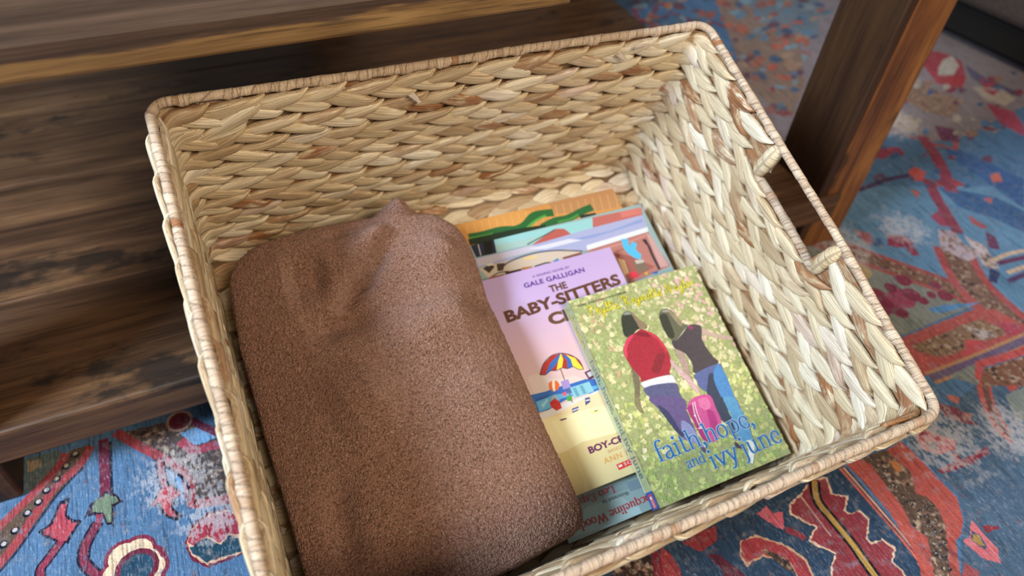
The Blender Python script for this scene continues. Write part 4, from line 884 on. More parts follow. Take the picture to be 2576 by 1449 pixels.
(0, 11886670, 0, 0, 9372, 9728, 9295, 9658, 9228, 9709, 9176, 9764, 9280, 9869, 9348, 9900, 9411, 9795),
(0, 11035214, 0, 0, 8935, 12087, 8829, 11911, 8655, 11879, 8564, 11951, 8593, 12080, 8808, 12167, 8903, 12142),
(0, 5928072, 0, 0, 11987, 11374, 11888, 11267, 11575, 11095, 11437, 11129, 11594, 11304, 11713, 11423, 11948, 11443),
(0, 11035214, 0, 0, 8019, 9672, 7965, 9639, 7870, 9709, 7784, 9839, 7846, 9866, 7912, 9840, 7994, 9764),
(0, 6258588, 0, 0, 7081, 8740, 6995, 8656, 6828, 8577, 6740, 8635, 6783, 8708, 6917, 8759, 6995, 8781),
(0, 9194060, 0, 0, 8662, 11184, 8558, 11117, 8491, 11174, 8478, 11356, 8490, 11434, 8614, 11397, 8727, 11282),
(0, 9194060, 0, 0, 8538, 9710, 8403, 9672, 8250, 9697, 8228, 9808, 8266, 9861, 8420, 9851, 8490, 9782),
(0, 4743294, 0, 0, 10938, 9607, 10887, 9520, 10685, 9460, 10689, 9506, 10744, 9613, 10892, 9711, 10950, 9693),
(0, 10781806, 0, 0, 10449, 8891, 10334, 8852, 10221, 8827, 10157, 8976, 10261, 9038, 10358, 9071, 10425, 8997),
(0, 5928072, 0, 0, 7283, 9013, 7215, 8946, 7166, 8946, 7163, 8985, 7226, 9073, 7260, 9108, 7304, 9071),
(0, 5003896, 0, 0, 6614, 8072, 6571, 7995, 6439, 8105, 6445, 8192, 6475, 8247, 6569, 8264, 6657, 8128),
(0, 11886670, 0, 0, 13283, 11306, 13079, 11136, 12946, 11023, 12832, 11064, 12960, 11291, 13070, 11377, 13229, 11397),
(0, 4743294, 0, 0, 9186, 8683, 9107, 8647, 9029, 8647, 9022, 8699, 9088, 8791, 9188, 8848, 9217, 8799),
(0, 11035214, 0, 0, 9548, 11437, 9452, 11341, 9400, 11310, 9388, 11374, 9451, 11481, 9523, 11547, 9591, 11537),
(0, 8556698, 0, 0, 10182, 9785, 10033, 9681, 9941, 9684, 9833, 9760, 9888, 9863, 9993, 9907, 10173, 9852),
(0, 4743294, 0, 0, 9619, 11134, 9555, 11065, 9480, 11037, 9411, 11052, 9417, 11105, 9498, 11156, 9623, 11169),
(0, 9724510, 0, 0, 11635, 12038, 11538, 11941, 11381, 11849, 11334, 11884, 11391, 11992, 11522, 12067, 11678, 12128),
(0, 7031384, 0, 0, 7964, 8943, 7888, 8884, 7838, 8885, 7816, 8917, 7866, 9014, 8003, 9105, 8006, 9045),
(0, 10781806, 0, 0, 9737, 8212, 9548, 8092, 9378, 8047, 9217, 8059, 9357, 8161, 9437, 8217, 9642, 8236),
(0, 7031384, 0, 0, 7059, 9157, 6901, 9022, 6804, 8964, 6651, 8978, 6673, 9101, 6869, 9204, 7018, 9189),
(0, 7031384, 0, 0, 8913, 10112, 8790, 10055, 8623, 10027, 8511, 10071, 8555, 10135, 8757, 10154, 8889, 10157),
(0, 4743294, 0, 0, 10118, 9518, 10043, 9459, 9822, 9388, 9665, 9374, 9773, 9443, 9897, 9512, 10122, 9546),
(0, 8556698, 0, 0, 9950, 8349, 9825, 8249, 9736, 8207, 9762, 8290, 9845, 8409, 9932, 8463, 10001, 8411),
(0, 10781806, 0, 0, 8738, 10824, 8677, 10758, 8540, 10633, 8511, 10686, 8528, 10754, 8605, 10852, 8745, 10927),
(0, 6258588, 0, 0, 11512, 11114, 11462, 11094, 11345, 11127, 11326, 11196, 11398, 11249, 11460, 11233, 11531, 11208),
(0, 9724510, 0, 0, 8650, 8038, 8547, 7958, 8455, 7966, 8438, 8008, 8490, 8107, 8611, 8145, 8658, 8109),
(0, 5928072, 0, 0, 7495, 10025, 7469, 9982, 7409, 9965, 7381, 9985, 7419, 10066, 7521, 10145, 7511, 10101),
(0, 8556698, 0, 0, 12307, 10213, 12170, 10174, 12076, 10154, 12049, 10276, 12168, 10353, 12302, 10378, 12340, 10359),
(0, 6258588, 0, 0, 7056, 8170, 7021, 8101, 6950, 8143, 6960, 8219, 7027, 8324, 7104, 8308, 7115, 8278),
(0, 4743294, 0, 0, 9865, 10961, 9761, 10880, 9611, 10804, 9407, 10745, 9436, 10810, 9605, 10936, 9824, 11006),
(0, 7902632, 0, 0, 8209, 10987, 8161, 10893, 7965, 10883, 7867, 10906, 7930, 11006, 8103, 11043, 8209, 11042),
(0, 9853007, 0, 0, 8202, 10442, 8106, 10398, 7990, 10411, 8002, 10475, 7997, 10560, 8146, 10571, 8224, 10519),
(0, 9724510, 0, 0, 9128, 8272, 9065, 8217, 8972, 8170, 8929, 8223, 8935, 8271, 9067, 8339, 9139, 8336),
(0, 9194060, 0, 0, 7175, 8192, 7092, 8116, 7051, 8125, 7052, 8201, 7105, 8277, 7171, 8336, 7204, 8266),
(0, 6258588, 0, 0, 6316, 7730, 6177, 7651, 6089, 7610, 5937, 7646, 6041, 7738, 6157, 7807, 6257, 7803),
(0, 8556698, 0, 0, 12223, 10597, 12175, 10526, 12063, 10472, 12029, 10510, 12067, 10634, 12175, 10724, 12300, 10741),
(0, 9724510, 0, 0, 9967, 9009, 9939, 8982, 9773, 8982, 9671, 9037, 9723, 9059, 9860, 9100, 9972, 9072),
(0, 11035214, 0, 0, 11336, 10761, 11241, 10701, 11136, 10653, 11105, 10656, 11144, 10732, 11188, 10778, 11298, 10798),
(0, 11035214, 0, 0, 8003, 7770, 7922, 7636, 7814, 7623, 7788, 7652, 7844, 7792, 7957, 7851, 8003, 7806),
(0, 8556698, 0, 0, 7759, 9228, 7663, 9182, 7601, 9160, 7567, 9228, 7605, 9295, 7668, 9321, 7737, 9269),
(0, 6258588, 0, 0, 10664, 8994, 10557, 8956, 10391, 8995, 10432, 9103, 10557, 9232, 10668, 9204, 10750, 9143),
(0, 5928072, 0, 0, 7641, 9499, 7554, 9445, 7491, 9421, 7484, 9545, 7567, 9644, 7663, 9675, 7696, 9600),
(0, 10781806, 0, 0, 7052, 7766, 6999, 7728, 6802, 7715, 6764, 7736, 6787, 7786, 6901, 7801, 7012, 7798),
(0, 5003896, 0, 0, 7015, 7952, 6989, 7937, 6917, 7927, 6911, 7979, 6929, 8020, 6997, 8036, 7016, 8005),
(0, 9724510, 0, 0, 9260, 12165, 9111, 12019, 8960, 11929, 8798, 11913, 8878, 12027, 8966, 12139, 9185, 12181),
(0, 7031384, 0, 0, 10319, 9546, 10215, 9457, 10041, 9447, 9974, 9456, 10016, 9570, 10169, 9651, 10281, 9621),
(0, 9853007, 0, 0, 10772, 11005, 10687, 10934, 10515, 10946, 10486, 11007, 10550, 11061, 10666, 11089, 10747, 11061),
(0, 8556698, 0, 0, 12173, 10390, 12051, 10280, 11909, 10278, 11860, 10376, 11997, 10513, 12116, 10542, 12291, 10585),
(0, 7902632, 0, 0, 7248, 9558, 7182, 9511, 7047, 9579, 6974, 9643, 7019, 9714, 7154, 9717, 7261, 9619),
(0, 9194060, 0, 0, 8654, 7652, 8582, 7581, 8512, 7570, 8537, 7634, 8596, 7701, 8665, 7742, 8684, 7705),
(0, 9724510, 0, 0, 7493, 8486, 7368, 8382, 7276, 8363, 7195, 8391, 7201, 8455, 7333, 8533, 7449, 8526),
(0, 11886670, 0, 0, 10378, 8895, 10280, 8823, 10097, 8804, 10079, 8842, 10079, 8899, 10216, 8935, 10372, 8958),
(0, 9724510, 0, 0, 10647, 10384, 10533, 10240, 10365, 10154, 10280, 10248, 10292, 10309, 10526, 10480, 10648, 10505),
(0, 6258588, 0, 0, 6533, 7573, 6505, 7541, 6400, 7528, 6336, 7582, 6383, 7671, 6491, 7675, 6541, 7630),
(0, 6258588, 0, 0, 8011, 7658, 7885, 7614, 7798, 7620, 7698, 7648, 7794, 7769, 7911, 7789, 8025, 7726),
(0, 7031384, 0, 0, 7869, 8298, 7771, 8227, 7665, 8202, 7639, 8274, 7693, 8360, 7802, 8372, 7876, 8348),
(0, 9194060, 0, 0, 9900, 10486, 9758, 10446, 9692, 10479, 9682, 10551, 9738, 10622, 9858, 10636, 9920, 10545),
(0, 4743294, 0, 0, 9295, 7859, 9230, 7823, 9171, 7804, 9138, 7833, 9177, 7873, 9221, 7903, 9277, 7902),
(0, 11886670, 0, 0, 9562, 9557, 9473, 9468, 9367, 9429, 9304, 9469, 9320, 9572, 9480, 9635, 9593, 9650),
(0, 7031384, 0, 0, 8507, 8130, 8418, 8039, 8349, 8062, 8378, 8143, 8501, 8262, 8536, 8241, 8577, 8220),
(0, 7902632, 0, 0, 13350, 11634, 13169, 11502, 13005, 11457, 12873, 11455, 12934, 11557, 13160, 11657, 13374, 11717),
(0, 9853007, 0, 0, 6902, 7484, 6837, 7441, 6768, 7426, 6812, 7512, 6879, 7596, 6936, 7608, 6957, 7570),
(0, 9853007, 0, 0, 9487, 9227, 9343, 9171, 9287, 9181, 9239, 9283, 9343, 9385, 9438, 9405, 9520, 9349),
(0, 7902632, 0, 0, 8654, 10269, 8568, 10137, 8434, 10080, 8372, 10165, 8405, 10230, 8585, 10368, 8655, 10391),
(0, 9853007, 0, 0, 8995, 8678, 8929, 8662, 8872, 8668, 8865, 8704, 8908, 8765, 8968, 8768, 9030, 8731),
(0, 11035214, 0, 0, 7355, 7613, 7309, 7555, 7247, 7537, 7171, 7525, 7216, 7606, 7291, 7651, 7354, 7662),
(0, 9853007, 0, 0, 7516, 7739, 7413, 7651, 7266, 7677, 7194, 7766, 7228, 7812, 7367, 7877, 7517, 7818),
(0, 4743294, 0, 0, 9417, 8400, 9277, 8315, 9178, 8415, 9184, 8483, 9290, 8567, 9380, 8567, 9443, 8465),
(0, 5003896, 0, 0, 7976, 7008, 7901, 6965, 7841, 6947, 7862, 7046, 7951, 7102, 8030, 7139, 8039, 7114),
(0, 9194060, 0, 0, 10960, 11074, 10827, 10976, 10658, 10987, 10613, 11064, 10724, 11179, 10935, 11268, 10965, 11141),
(0, 7902632, 0, 0, 10019, 12780, 9897, 12679, 9683, 12644, 9694, 12795, 9716, 12868, 9999, 13006, 10046, 12938),
(0, 6258588, 0, 0, 6965, 7841, 6926, 7777, 6761, 7715, 6676, 7717, 6698, 7819, 6874, 7901, 6963, 7929),
(0, 7902632, 0, 0, 7151, 8410, 7122, 8355, 7007, 8288, 6974, 8362, 7015, 8433, 7079, 8484, 7141, 8494),
(0, 9724510, 0, 0, 8039, 10245, 7880, 10091, 7707, 10063, 7583, 10057, 7660, 10186, 7752, 10246, 7975, 10287),
(0, 7902632, 0, 0, 11843, 12075, 11768, 11984, 11640, 11928, 11597, 11952, 11588, 12005, 11766, 12139, 11808, 12115),
(0, 7902632, 0, 0, 8812, 11916, 8615, 11726, 8452, 11770, 8413, 11790, 8380, 11904, 8554, 12017, 8741, 11990),
(0, 6258588, 0, 0, 6792, 8422, 6716, 8392, 6594, 8369, 6567, 8427, 6586, 8498, 6639, 8507, 6790, 8480),
(0, 7902632, 0, 0, 8019, 9136, 7897, 9045, 7809, 9114, 7764, 9215, 7819, 9315, 7934, 9267, 8016, 9257),
(0, 11035214, 0, 0, 10275, 8686, 10225, 8670, 10146, 8639, 10192, 8750, 10318, 8856, 10367, 8869, 10385, 8836),
(0, 7902632, 0, 0, 12057, 10252, 12031, 10199, 11942, 10205, 11915, 10254, 11982, 10333, 12081, 10386, 12147, 10378),
(0, 5928072, 0, 0, 9873, 12929, 9835, 12871, 9755, 12918, 9700, 13022, 9797, 13124, 9860, 13154, 9954, 13040),
(0, 7031384, 0, 0, 11481, 11363, 11366, 11256, 11144, 11142, 11010, 11197, 11071, 11348, 11330, 11467, 11537, 11515),
(0, 9724510, 0, 0, 7625, 9917, 7511, 9870, 7475, 9882, 7475, 10016, 7510, 10109, 7590, 10114, 7668, 10010),
(0, 7902632, 0, 0, 6949, 8548, 6855, 8441, 6691, 8394, 6612, 8405, 6608, 8489, 6775, 8548, 6871, 8569),
(0, 9853007, 0, 0, 10074, 9823, 9986, 9739, 9930, 9737, 9849, 9774, 9931, 9883, 10011, 9923, 10113, 9889),
(0, 10781806, 0, 0, 10420, 11849, 10324, 11809, 10238, 11736, 10266, 11865, 10342, 11993, 10511, 12148, 10499, 12005),
(0, 10781806, 0, 0, 8822, 9616, 8771, 9596, 8718, 9636, 8680, 9751, 8711, 9767, 8796, 9724, 8852, 9639),
(0, 8556698, 0, 0, 8191, 10167, 8133, 10060, 8064, 10047, 8041, 10067, 8061, 10117, 8145, 10217, 8208, 10208),
(0, 10781806, 0, 0, 8863, 11578, 8785, 11507, 8671, 11465, 8641, 11494, 8688, 11555, 8778, 11609, 8826, 11605),
(0, 11035214, 0, 0, 7159, 9062, 7063, 8970, 6909, 8894, 6806, 8887, 6787, 8949, 6884, 9056, 7098, 9095),
(0, 5928072, 0, 0, 9622, 9334, 9481, 9210, 9288, 9186, 9173, 9155, 9288, 9288, 9399, 9344, 9529, 9387),
(0, 7031384, 0, 0, 12512, 11268, 12419, 11249, 12284, 11333, 12264, 11473, 12292, 11581, 12429, 11537, 12512, 11348),
(0, 4743294, 0, 0, 11275, 9989, 11220, 9918, 11098, 9938, 11111, 9986, 11187, 10106, 11289, 10103, 11294, 10061),
(0, 11035214, 0, 0, 11015, 10923, 10954, 10875, 10887, 10862, 10903, 10943, 10925, 10984, 11011, 11043, 11071, 10995),
(0, 7031384, 0, 0, 8399, 10430, 8336, 10373, 8225, 10363, 8159, 10384, 8221, 10439, 8329, 10495, 8418, 10494),
(0, 5003896, 0, 0, 7241, 7165, 7165, 7107, 7129, 7101, 7070, 7116, 7112, 7183, 7154, 7249, 7218, 7236),
(0, 11886670, 0, 0, 9232, 8248, 9082, 8166, 8979, 8141, 8890, 8160, 8933, 8234, 9031, 8319, 9153, 8321),
(0, 7902632, 0, 0, 9345, 12986, 9217, 12866, 9131, 12853, 9097, 12971, 9210, 13106, 9300, 13198, 9372, 13177),
(0, 7031384, 0, 0, 11683, 10998, 11604, 10934, 11545, 10909, 11479, 10921, 11488, 10955, 11610, 11052, 11640, 11036),
(0, 11035214, 0, 0, 10180, 11911, 10084, 11856, 9891, 11757, 9835, 11788, 9873, 11844, 10009, 11915, 10161, 11965),
(0, 7902632, 0, 0, 10344, 11954, 10198, 11927, 10146, 12032, 10118, 12232, 10258, 12334, 10379, 12350, 10464, 12184),
(0, 11035214, 0, 0, 8742, 10914, 8674, 10825, 8555, 10759, 8461, 10792, 8536, 10871, 8598, 10923, 8728, 10942),
(0, 11886670, 0, 0, 9555, 9671, 9522, 9639, 9430, 9660, 9377, 9688, 9434, 9748, 9501, 9762, 9569, 9718),
(0, 11035214, 0, 0, 10045, 10751, 9971, 10744, 9818, 10784, 9754, 10892, 9806, 10934, 9958, 10928, 10053, 10837),
(0, 10781806, 0, 0, 11205, 9517, 11157, 9468, 11069, 9441, 10973, 9426, 10994, 9485, 11131, 9558, 11231, 9579),
(0, 4743294, 0, 0, 8994, 7440, 8952, 7439, 8867, 7463, 8866, 7542, 8910, 7579, 9010, 7586, 9039, 7513),
(0, 7902632, 0, 0, 10876, 10155, 10769, 10085, 10656, 10049, 10699, 10183, 10806, 10276, 10906, 10292, 10961, 10281),
(0, 7031384, 0, 0, 8364, 10748, 8317, 10674, 8181, 10609, 8132, 10624, 8207, 10766, 8309, 10873, 8419, 10880),
(0, 9724510, 0, 0, 8174, 7058, 8082, 7049, 8039, 7069, 8078, 7203, 8146, 7266, 8224, 7244, 8271, 7230),
(0, 8556698, 0, 0, 12914, 11233, 12764, 11173, 12689, 11191, 12699, 11303, 12787, 11398, 12914, 11418, 12975, 11297),
(0, 5003896, 0, 0, 7369, 9302, 7271, 9241, 7185, 9212, 7153, 9228, 7154, 9284, 7244, 9309, 7299, 9314),
(0, 10781806, 0, 0, 8686, 8425, 8553, 8380, 8507, 8391, 8487, 8444, 8546, 8560, 8645, 8597, 8700, 8540),
(0, 5928072, 0, 0, 11925, 11687, 11727, 11551, 11581, 11503, 11520, 11614, 11576, 11693, 11811, 11798, 11951, 11756),
(0, 11035214, 0, 0, 9106, 8542, 9053, 8479, 8929, 8433, 8859, 8457, 8861, 8476, 8980, 8558, 9038, 8571),
(0, 11886670, 0, 0, 7731, 9471, 7676, 9426, 7619, 9390, 7578, 9426, 7597, 9482, 7666, 9511, 7703, 9502),
(0, 4743294, 0, 0, 8386, 9020, 8322, 8929, 8177, 8871, 8134, 8887, 8135, 8964, 8242, 9031, 8351, 9064),
(0, 11886670, 0, 0, 11520, 11907, 11369, 11809, 11210, 11742, 11094, 11778, 11190, 11875, 11351, 11983, 11486, 12024),
(0, 7031384, 0, 0, 10175, 9107, 10112, 9051, 10027, 9028, 10019, 9078, 10072, 9138, 10181, 9230, 10197, 9194),
(0, 7031384, 0, 0, 13479, 11968, 13394, 11886, 13254, 11955, 13216, 12005, 13309, 12140, 13445, 12121, 13512, 12036),
(0, 4743294, 0, 0, 13622, 12057, 13532, 11987, 13351, 11908, 13265, 11910, 13298, 11981, 13482, 12073, 13626, 12099),
(0, 6258588, 0, 0, 7790, 10209, 7690, 10092, 7631, 10069, 7614, 10136, 7699, 10283, 7753, 10282, 7772, 10274),
(0, 5003896, 0, 0, 8402, 9735, 8299, 9658, 8224, 9630, 8155, 9639, 8186, 9685, 8293, 9753, 8396, 9796),
(0, 10781806, 0, 0, 11999, 11002, 11869, 10936, 11706, 10953, 11767, 11088, 11844, 11206, 11969, 11224, 12032, 11106),
(0, 10781806, 0, 0, 7102, 8814, 7057, 8786, 7030, 8765, 6989, 8804, 6980, 8831, 7085, 8880, 7119, 8874),
(0, 6258588, 0, 0, 11014, 9614, 10927, 9547, 10840, 9518, 10830, 9561, 10898, 9671, 11028, 9746, 11110, 9785),
(0, 7902632, 0, 0, 7967, 8964, 7921, 8926, 7853, 8888, 7817, 8911, 7866, 8994, 7895, 9019, 7971, 9016),
(0, 5003896, 0, 0, 10312, 9162, 10190, 9117, 10119, 9164, 10095, 9281, 10211, 9352, 10317, 9392, 10340, 9251),
(0, 11886670, 0, 0, 9745, 11208, 9663, 11132, 9504, 11050, 9517, 11171, 9620, 11362, 9789, 11413, 9858, 11367),
(0, 5928072, 0, 0, 8514, 10139, 8381, 10027, 8309, 10040, 8290, 10151, 8370, 10228, 8504, 10337, 8568, 10242),
(0, 9194060, 0, 0, 9273, 11894, 9098, 11779, 8957, 11764, 8871, 11866, 8956, 11959, 9113, 12017, 9299, 12025),
(0, 4743294, 0, 0, 8309, 10094, 8165, 9994, 8128, 9984, 8048, 10013, 8035, 10049, 8142, 10117, 8308, 10128),
(0, 8556698, 0, 0, 11834, 11074, 11657, 10946, 11421, 10885, 11246, 10863, 11304, 10917, 11499, 11021, 11645, 11046),
(0, 11886670, 0, 0, 10822, 9445, 10710, 9409, 10558, 9432, 10550, 9465, 10562, 9547, 10713, 9543, 10815, 9492),
(0, 11035214, 0, 0, 11425, 11524, 11292, 11380, 11191, 11310, 11204, 11444, 11242, 11524, 11453, 11701, 11503, 11688),
(0, 6258588, 0, 0, 9932, 10107, 9871, 10011, 9632, 9907, 9584, 9955, 9617, 10016, 9813, 10163, 9973, 10184),
(0, 9853007, 0, 0, 7940, 6808, 7885, 6788, 7802, 6877, 7743, 6985, 7821, 6985, 7897, 6930, 7928, 6888),
(0, 7031384, 0, 0, 6994, 7716, 6911, 7721, 6863, 7753, 6836, 7823, 6884, 7866, 6937, 7857, 7001, 7818),
(0, 9194060, 0, 0, 8434, 6920, 8310, 6922, 8219, 6935, 8135, 7040, 8223, 7092, 8358, 7067, 8406, 7036),
(0, 9724510, 0, 0, 7614, 8859, 7536, 8848, 7434, 8850, 7364, 8905, 7371, 8957, 7484, 8975, 7577, 8916),
(0, 9194060, 0, 0, 10573, 9887, 10452, 9834, 10353, 9846, 10338, 9917, 10407, 9953, 10475, 9970, 10553, 9930),
(0, 10781806, 0, 0, 7780, 9473, 7718, 9423, 7645, 9401, 7616, 9448, 7639, 9491, 7720, 9512, 7786, 9511),
(0, 9194060, 0, 0, 9206, 11345, 9077, 11217, 8986, 11339, 9000, 11423, 9087, 11525, 9206, 11552, 9238, 11408),
(0, 10781806, 0, 0, 8503, 9488, 8460, 9421, 8399, 9424, 8393, 9511, 8460, 9588, 8513, 9621, 8564, 9612),
(0, 9853007, 0, 0, 11333, 10714, 11218, 10589, 11015, 10545, 11046, 10653, 11095, 10735, 11248, 10831, 11322, 10835),
(0, 6258588, 0, 0, 7350, 8026, 7342, 7987, 7218, 7967, 7082, 7981, 7103, 8027, 7246, 8059, 7316, 8066),
(0, 11886670, 0, 0, 8017, 8508, 7953, 8460, 7902, 8477, 7916, 8540, 7959, 8569, 8012, 8591, 8018, 8564),
(0, 5003896, 0, 0, 8215, 11193, 8135, 11104, 7948, 11050, 7862, 11075, 7875, 11172, 8020, 11225, 8196, 11227),
(0, 5928072, 0, 0, 7197, 7640, 7089, 7573, 7053, 7561, 6956, 7592, 6983, 7634, 7064, 7675, 7151, 7663),
(0, 9194060, 0, 0, 6975, 7656, 6839, 7597, 6746, 7602, 6675, 7679, 6707, 7733, 6820, 7728, 6882, 7709),
(0, 7902632, 0, 0, 10087, 8729, 9984, 8678, 9761, 8662, 9687, 8687, 9688, 8716, 9811, 8787, 10046, 8796),
(0, 7031384, 0, 0, 9125, 10445, 9047, 10432, 8924, 10441, 8889, 10490, 8933, 10521, 9054, 10538, 9108, 10529),
(0, 5003896, 0, 0, 10011, 11395, 9869, 11287, 9766, 11437, 9721, 11609, 9833, 11671, 9967, 11734, 10070, 11587),
(0, 10781806, 0, 0, 8805, 9422, 8751, 9348, 8684, 9377, 8715, 9464, 8782, 9570, 8859, 9577, 8897, 9543),
(0, 3955334, 0, 0, 10706, 5203, 10639, 5183, 10614, 5204, 10613, 5236, 10673, 5265, 10713, 5246),
(0, 6965344, 0, 0, 9258, 4775, 9183, 4737, 9146, 4771, 9146, 4815, 9224, 4861, 9289, 4833),
(0, 3955334, 0, 0, 9081, 4751, 9032, 4740, 8995, 4746, 9007, 4778, 9051, 4797, 9080, 4783),
(0, 3955334, 0, 0, 11767, 6089, 11666, 6050, 11637, 6087, 11638, 6132, 11718, 6163, 11777, 6149),
(0, 6965344, 0, 0, 11399, 6283, 11330, 6260, 11253, 6256, 11283, 6322, 11364, 6339, 11402, 6325),
(0, 9189968, 0, 0, 10027, 5136, 9943, 5093, 9915, 5134, 9906, 5178, 9986, 5206, 10018, 5179),
(0, 9189968, 0, 0, 10543, 6588, 10480, 6549, 10448, 6577, 10474, 6611, 10511, 6631, 10566, 6636),
(0, 4946088, 0, 0, 10836, 5214, 10767, 5173, 10709, 5196, 10743, 5247, 10807, 5267, 10871, 5263),
(0, 6965344, 0, 0, 10784, 5417, 10697, 5389, 10635, 5404, 10659, 5461, 10735, 5479, 10790, 5471),
(0, 4946088, 0, 0, 10196, 5797, 10111, 5752, 10072, 5788, 10082, 5836, 10161, 5886, 10222, 5858),
(0, 3955334, 0, 0, 10038, 4773, 9985, 4751, 9934, 4761, 9925, 4813, 10015, 4831, 10095, 4827),
(0, 6965344, 0, 0, 11541, 5463, 11473, 5430, 11425, 5449, 11467, 5488, 11508, 5504, 11548, 5500),
(0, 4946088, 0, 0, 11365, 5628, 11238, 5592, 11172, 5619, 11219, 5678, 11309, 5750, 11405, 5720),
(0, 11576476, 0, 0, 11037, 5890, 10882, 5834, 10818, 5883, 10864, 5949, 10953, 6004, 11073, 5998),
(0, 3955334, 0, 0, 9538, 4954, 9474, 4933, 9423, 4944, 9433, 4991, 9503, 5018, 9563, 5005),
(0, 6965344, 0, 0, 8628, 5128, 8519, 5112, 8445, 5121, 8443, 5195, 8553, 5235, 8644, 5215),
(0, 9189968, 0, 0, 12811, 6135, 12671, 6077, 12622, 6125, 12642, 6191, 12754, 6234, 12865, 6228),
(0, 11576476, 0, 0, 11244, 5801, 11183, 5787, 11144, 5794, 11158, 5831, 11208, 5844, 11237, 5835),
(0, 4946088, 0, 0, 12525, 6348, 12442, 6333, 12394, 6340, 12426, 6381, 12493, 6434, 12530, 6400),
(0, 9189968, 0, 0, 9731, 5138, 9638, 5102, 9600, 5137, 9593, 5187, 9684, 5231, 9748, 5202),
(0, 3955334, 0, 0, 13278, 6649, 13194, 6617, 13155, 6638, 13158, 6688, 13254, 6727, 13298, 6701),
(0, 9189968, 0, 0, 11980, 5949, 11933, 5933, 11884, 5934, 11899, 5977, 11970, 6010, 12025, 5994),
(0, 9189968, 0, 0, 9648, 5334, 9615, 5319, 9569, 5317, 9586, 5355, 9639, 5387, 9689, 5372),
(0, 4946088, 0, 0, 9921, 5847, 9888, 5829, 9836, 5826, 9872, 5864, 9908, 5885, 9963, 5886),
(0, 11576476, 0, 0, 8191, 5185, 8112, 5124, 8035, 5159, 8075, 5227, 8147, 5267, 8199, 5239),
(0, 3955334, 0, 0, 9643, 4535, 9595, 4521, 9530, 4518, 9558, 4565, 9624, 4599, 9680, 4579),
(0, 9859166, 0, 0, 11477, 6880, 11341, 6841, 11284, 6871, 11292, 6941, 11408, 7001, 11517, 6986),
(0, 9859166, 0, 0, 9937, 6115, 9892, 6085, 9870, 6108, 9863, 6141, 9919, 6164, 9951, 6148),
(0, 3955334, 0, 0, 12498, 6588, 12423, 6567, 12384, 6580, 12397, 6622, 12472, 6666, 12529, 6646),
(0, 6965344, 0, 0, 12687, 6165, 12575, 6106, 12481, 6130, 12568, 6205, 12652, 6253, 12731, 6236),
(0, 9189968, 0, 0, 12708, 6614, 12540, 6548, 12471, 6597, 12533, 6672, 12635, 6736, 12734, 6716),
(0, 6965344, 0, 0, 11862, 6528, 11756, 6498, 11683, 6509, 11721, 6575, 11820, 6639, 11855, 6589),
(0, 11576476, 0, 0, 11326, 7011, 11250, 6999, 11208, 7004, 11216, 7047, 11284, 7082, 11331, 7065),
(0, 11576476, 0, 0, 11203, 6904, 11072, 6854, 10997, 6882, 11018, 6965, 11141, 7026, 11195, 6981),
(0, 9859166, 0, 0, 12832, 6582, 12711, 6534, 12598, 6542, 12676, 6634, 12802, 6711, 12885, 6670),
(0, 3955334, 0, 0, 11247, 6663, 11143, 6616, 11045, 6626, 11127, 6704, 11196, 6745, 11299, 6750),
(0, 3955334, 0, 0, 9224, 5696, 9142, 5674, 9088, 5687, 9122, 5732, 9169, 5764, 9209, 5746),
(0, 9189968, 0, 0, 11723, 6618, 11553, 6536, 11440, 6578, 11505, 6690, 11649, 6753, 11700, 6701),
(0, 11576476, 0, 0, 12522, 6271, 12439, 6233, 12370, 6247, 12406, 6310, 12504, 6360, 12524, 6314),
(0, 9859166, 0, 0, 10718, 6583, 10626, 6516, 10531, 6539, 10575, 6631, 10682, 6662, 10814, 6679),
(0, 6965344, 0, 0, 10558, 4905, 10453, 4834, 10398, 4890, 10390, 4965, 10528, 5012, 10609, 4976),
(0, 3955334, 0, 0, 9237, 5475, 9147, 5440, 9041, 5441, 9100, 5524, 9184, 5560, 9296, 5562),
(0, 9189968, 0, 0, 9436, 4711, 9341, 4683, 9269, 4700, 9282, 4767, 9382, 4802, 9483, 4791),
(0, 6965344, 0, 0, 9012, 4956, 8961, 4920, 8935, 4951, 8947, 4980, 8988, 5007, 9028, 4992),
(0, 4946088, 0, 0, 9756, 4871, 9705, 4862, 9664, 4865, 9664, 4904, 9730, 4931, 9768, 4909),
(0, 9859166, 0, 0, 10954, 5474, 10826, 5456, 10723, 5456, 10745, 5546, 10886, 5599, 10965, 5561),
(0, 11576476, 0, 0, 11684, 6695, 11577, 6667, 11441, 6645, 11523, 6748, 11641, 6811, 11707, 6773),
(0, 11576476, 0, 0, 10642, 5612, 10574, 5585, 10509, 5593, 10542, 5647, 10614, 5683, 10646, 5654),
(0, 3955334, 0, 0, 8583, 5157, 8536, 5125, 8504, 5149, 8522, 5179, 8556, 5198, 8591, 5190),
]
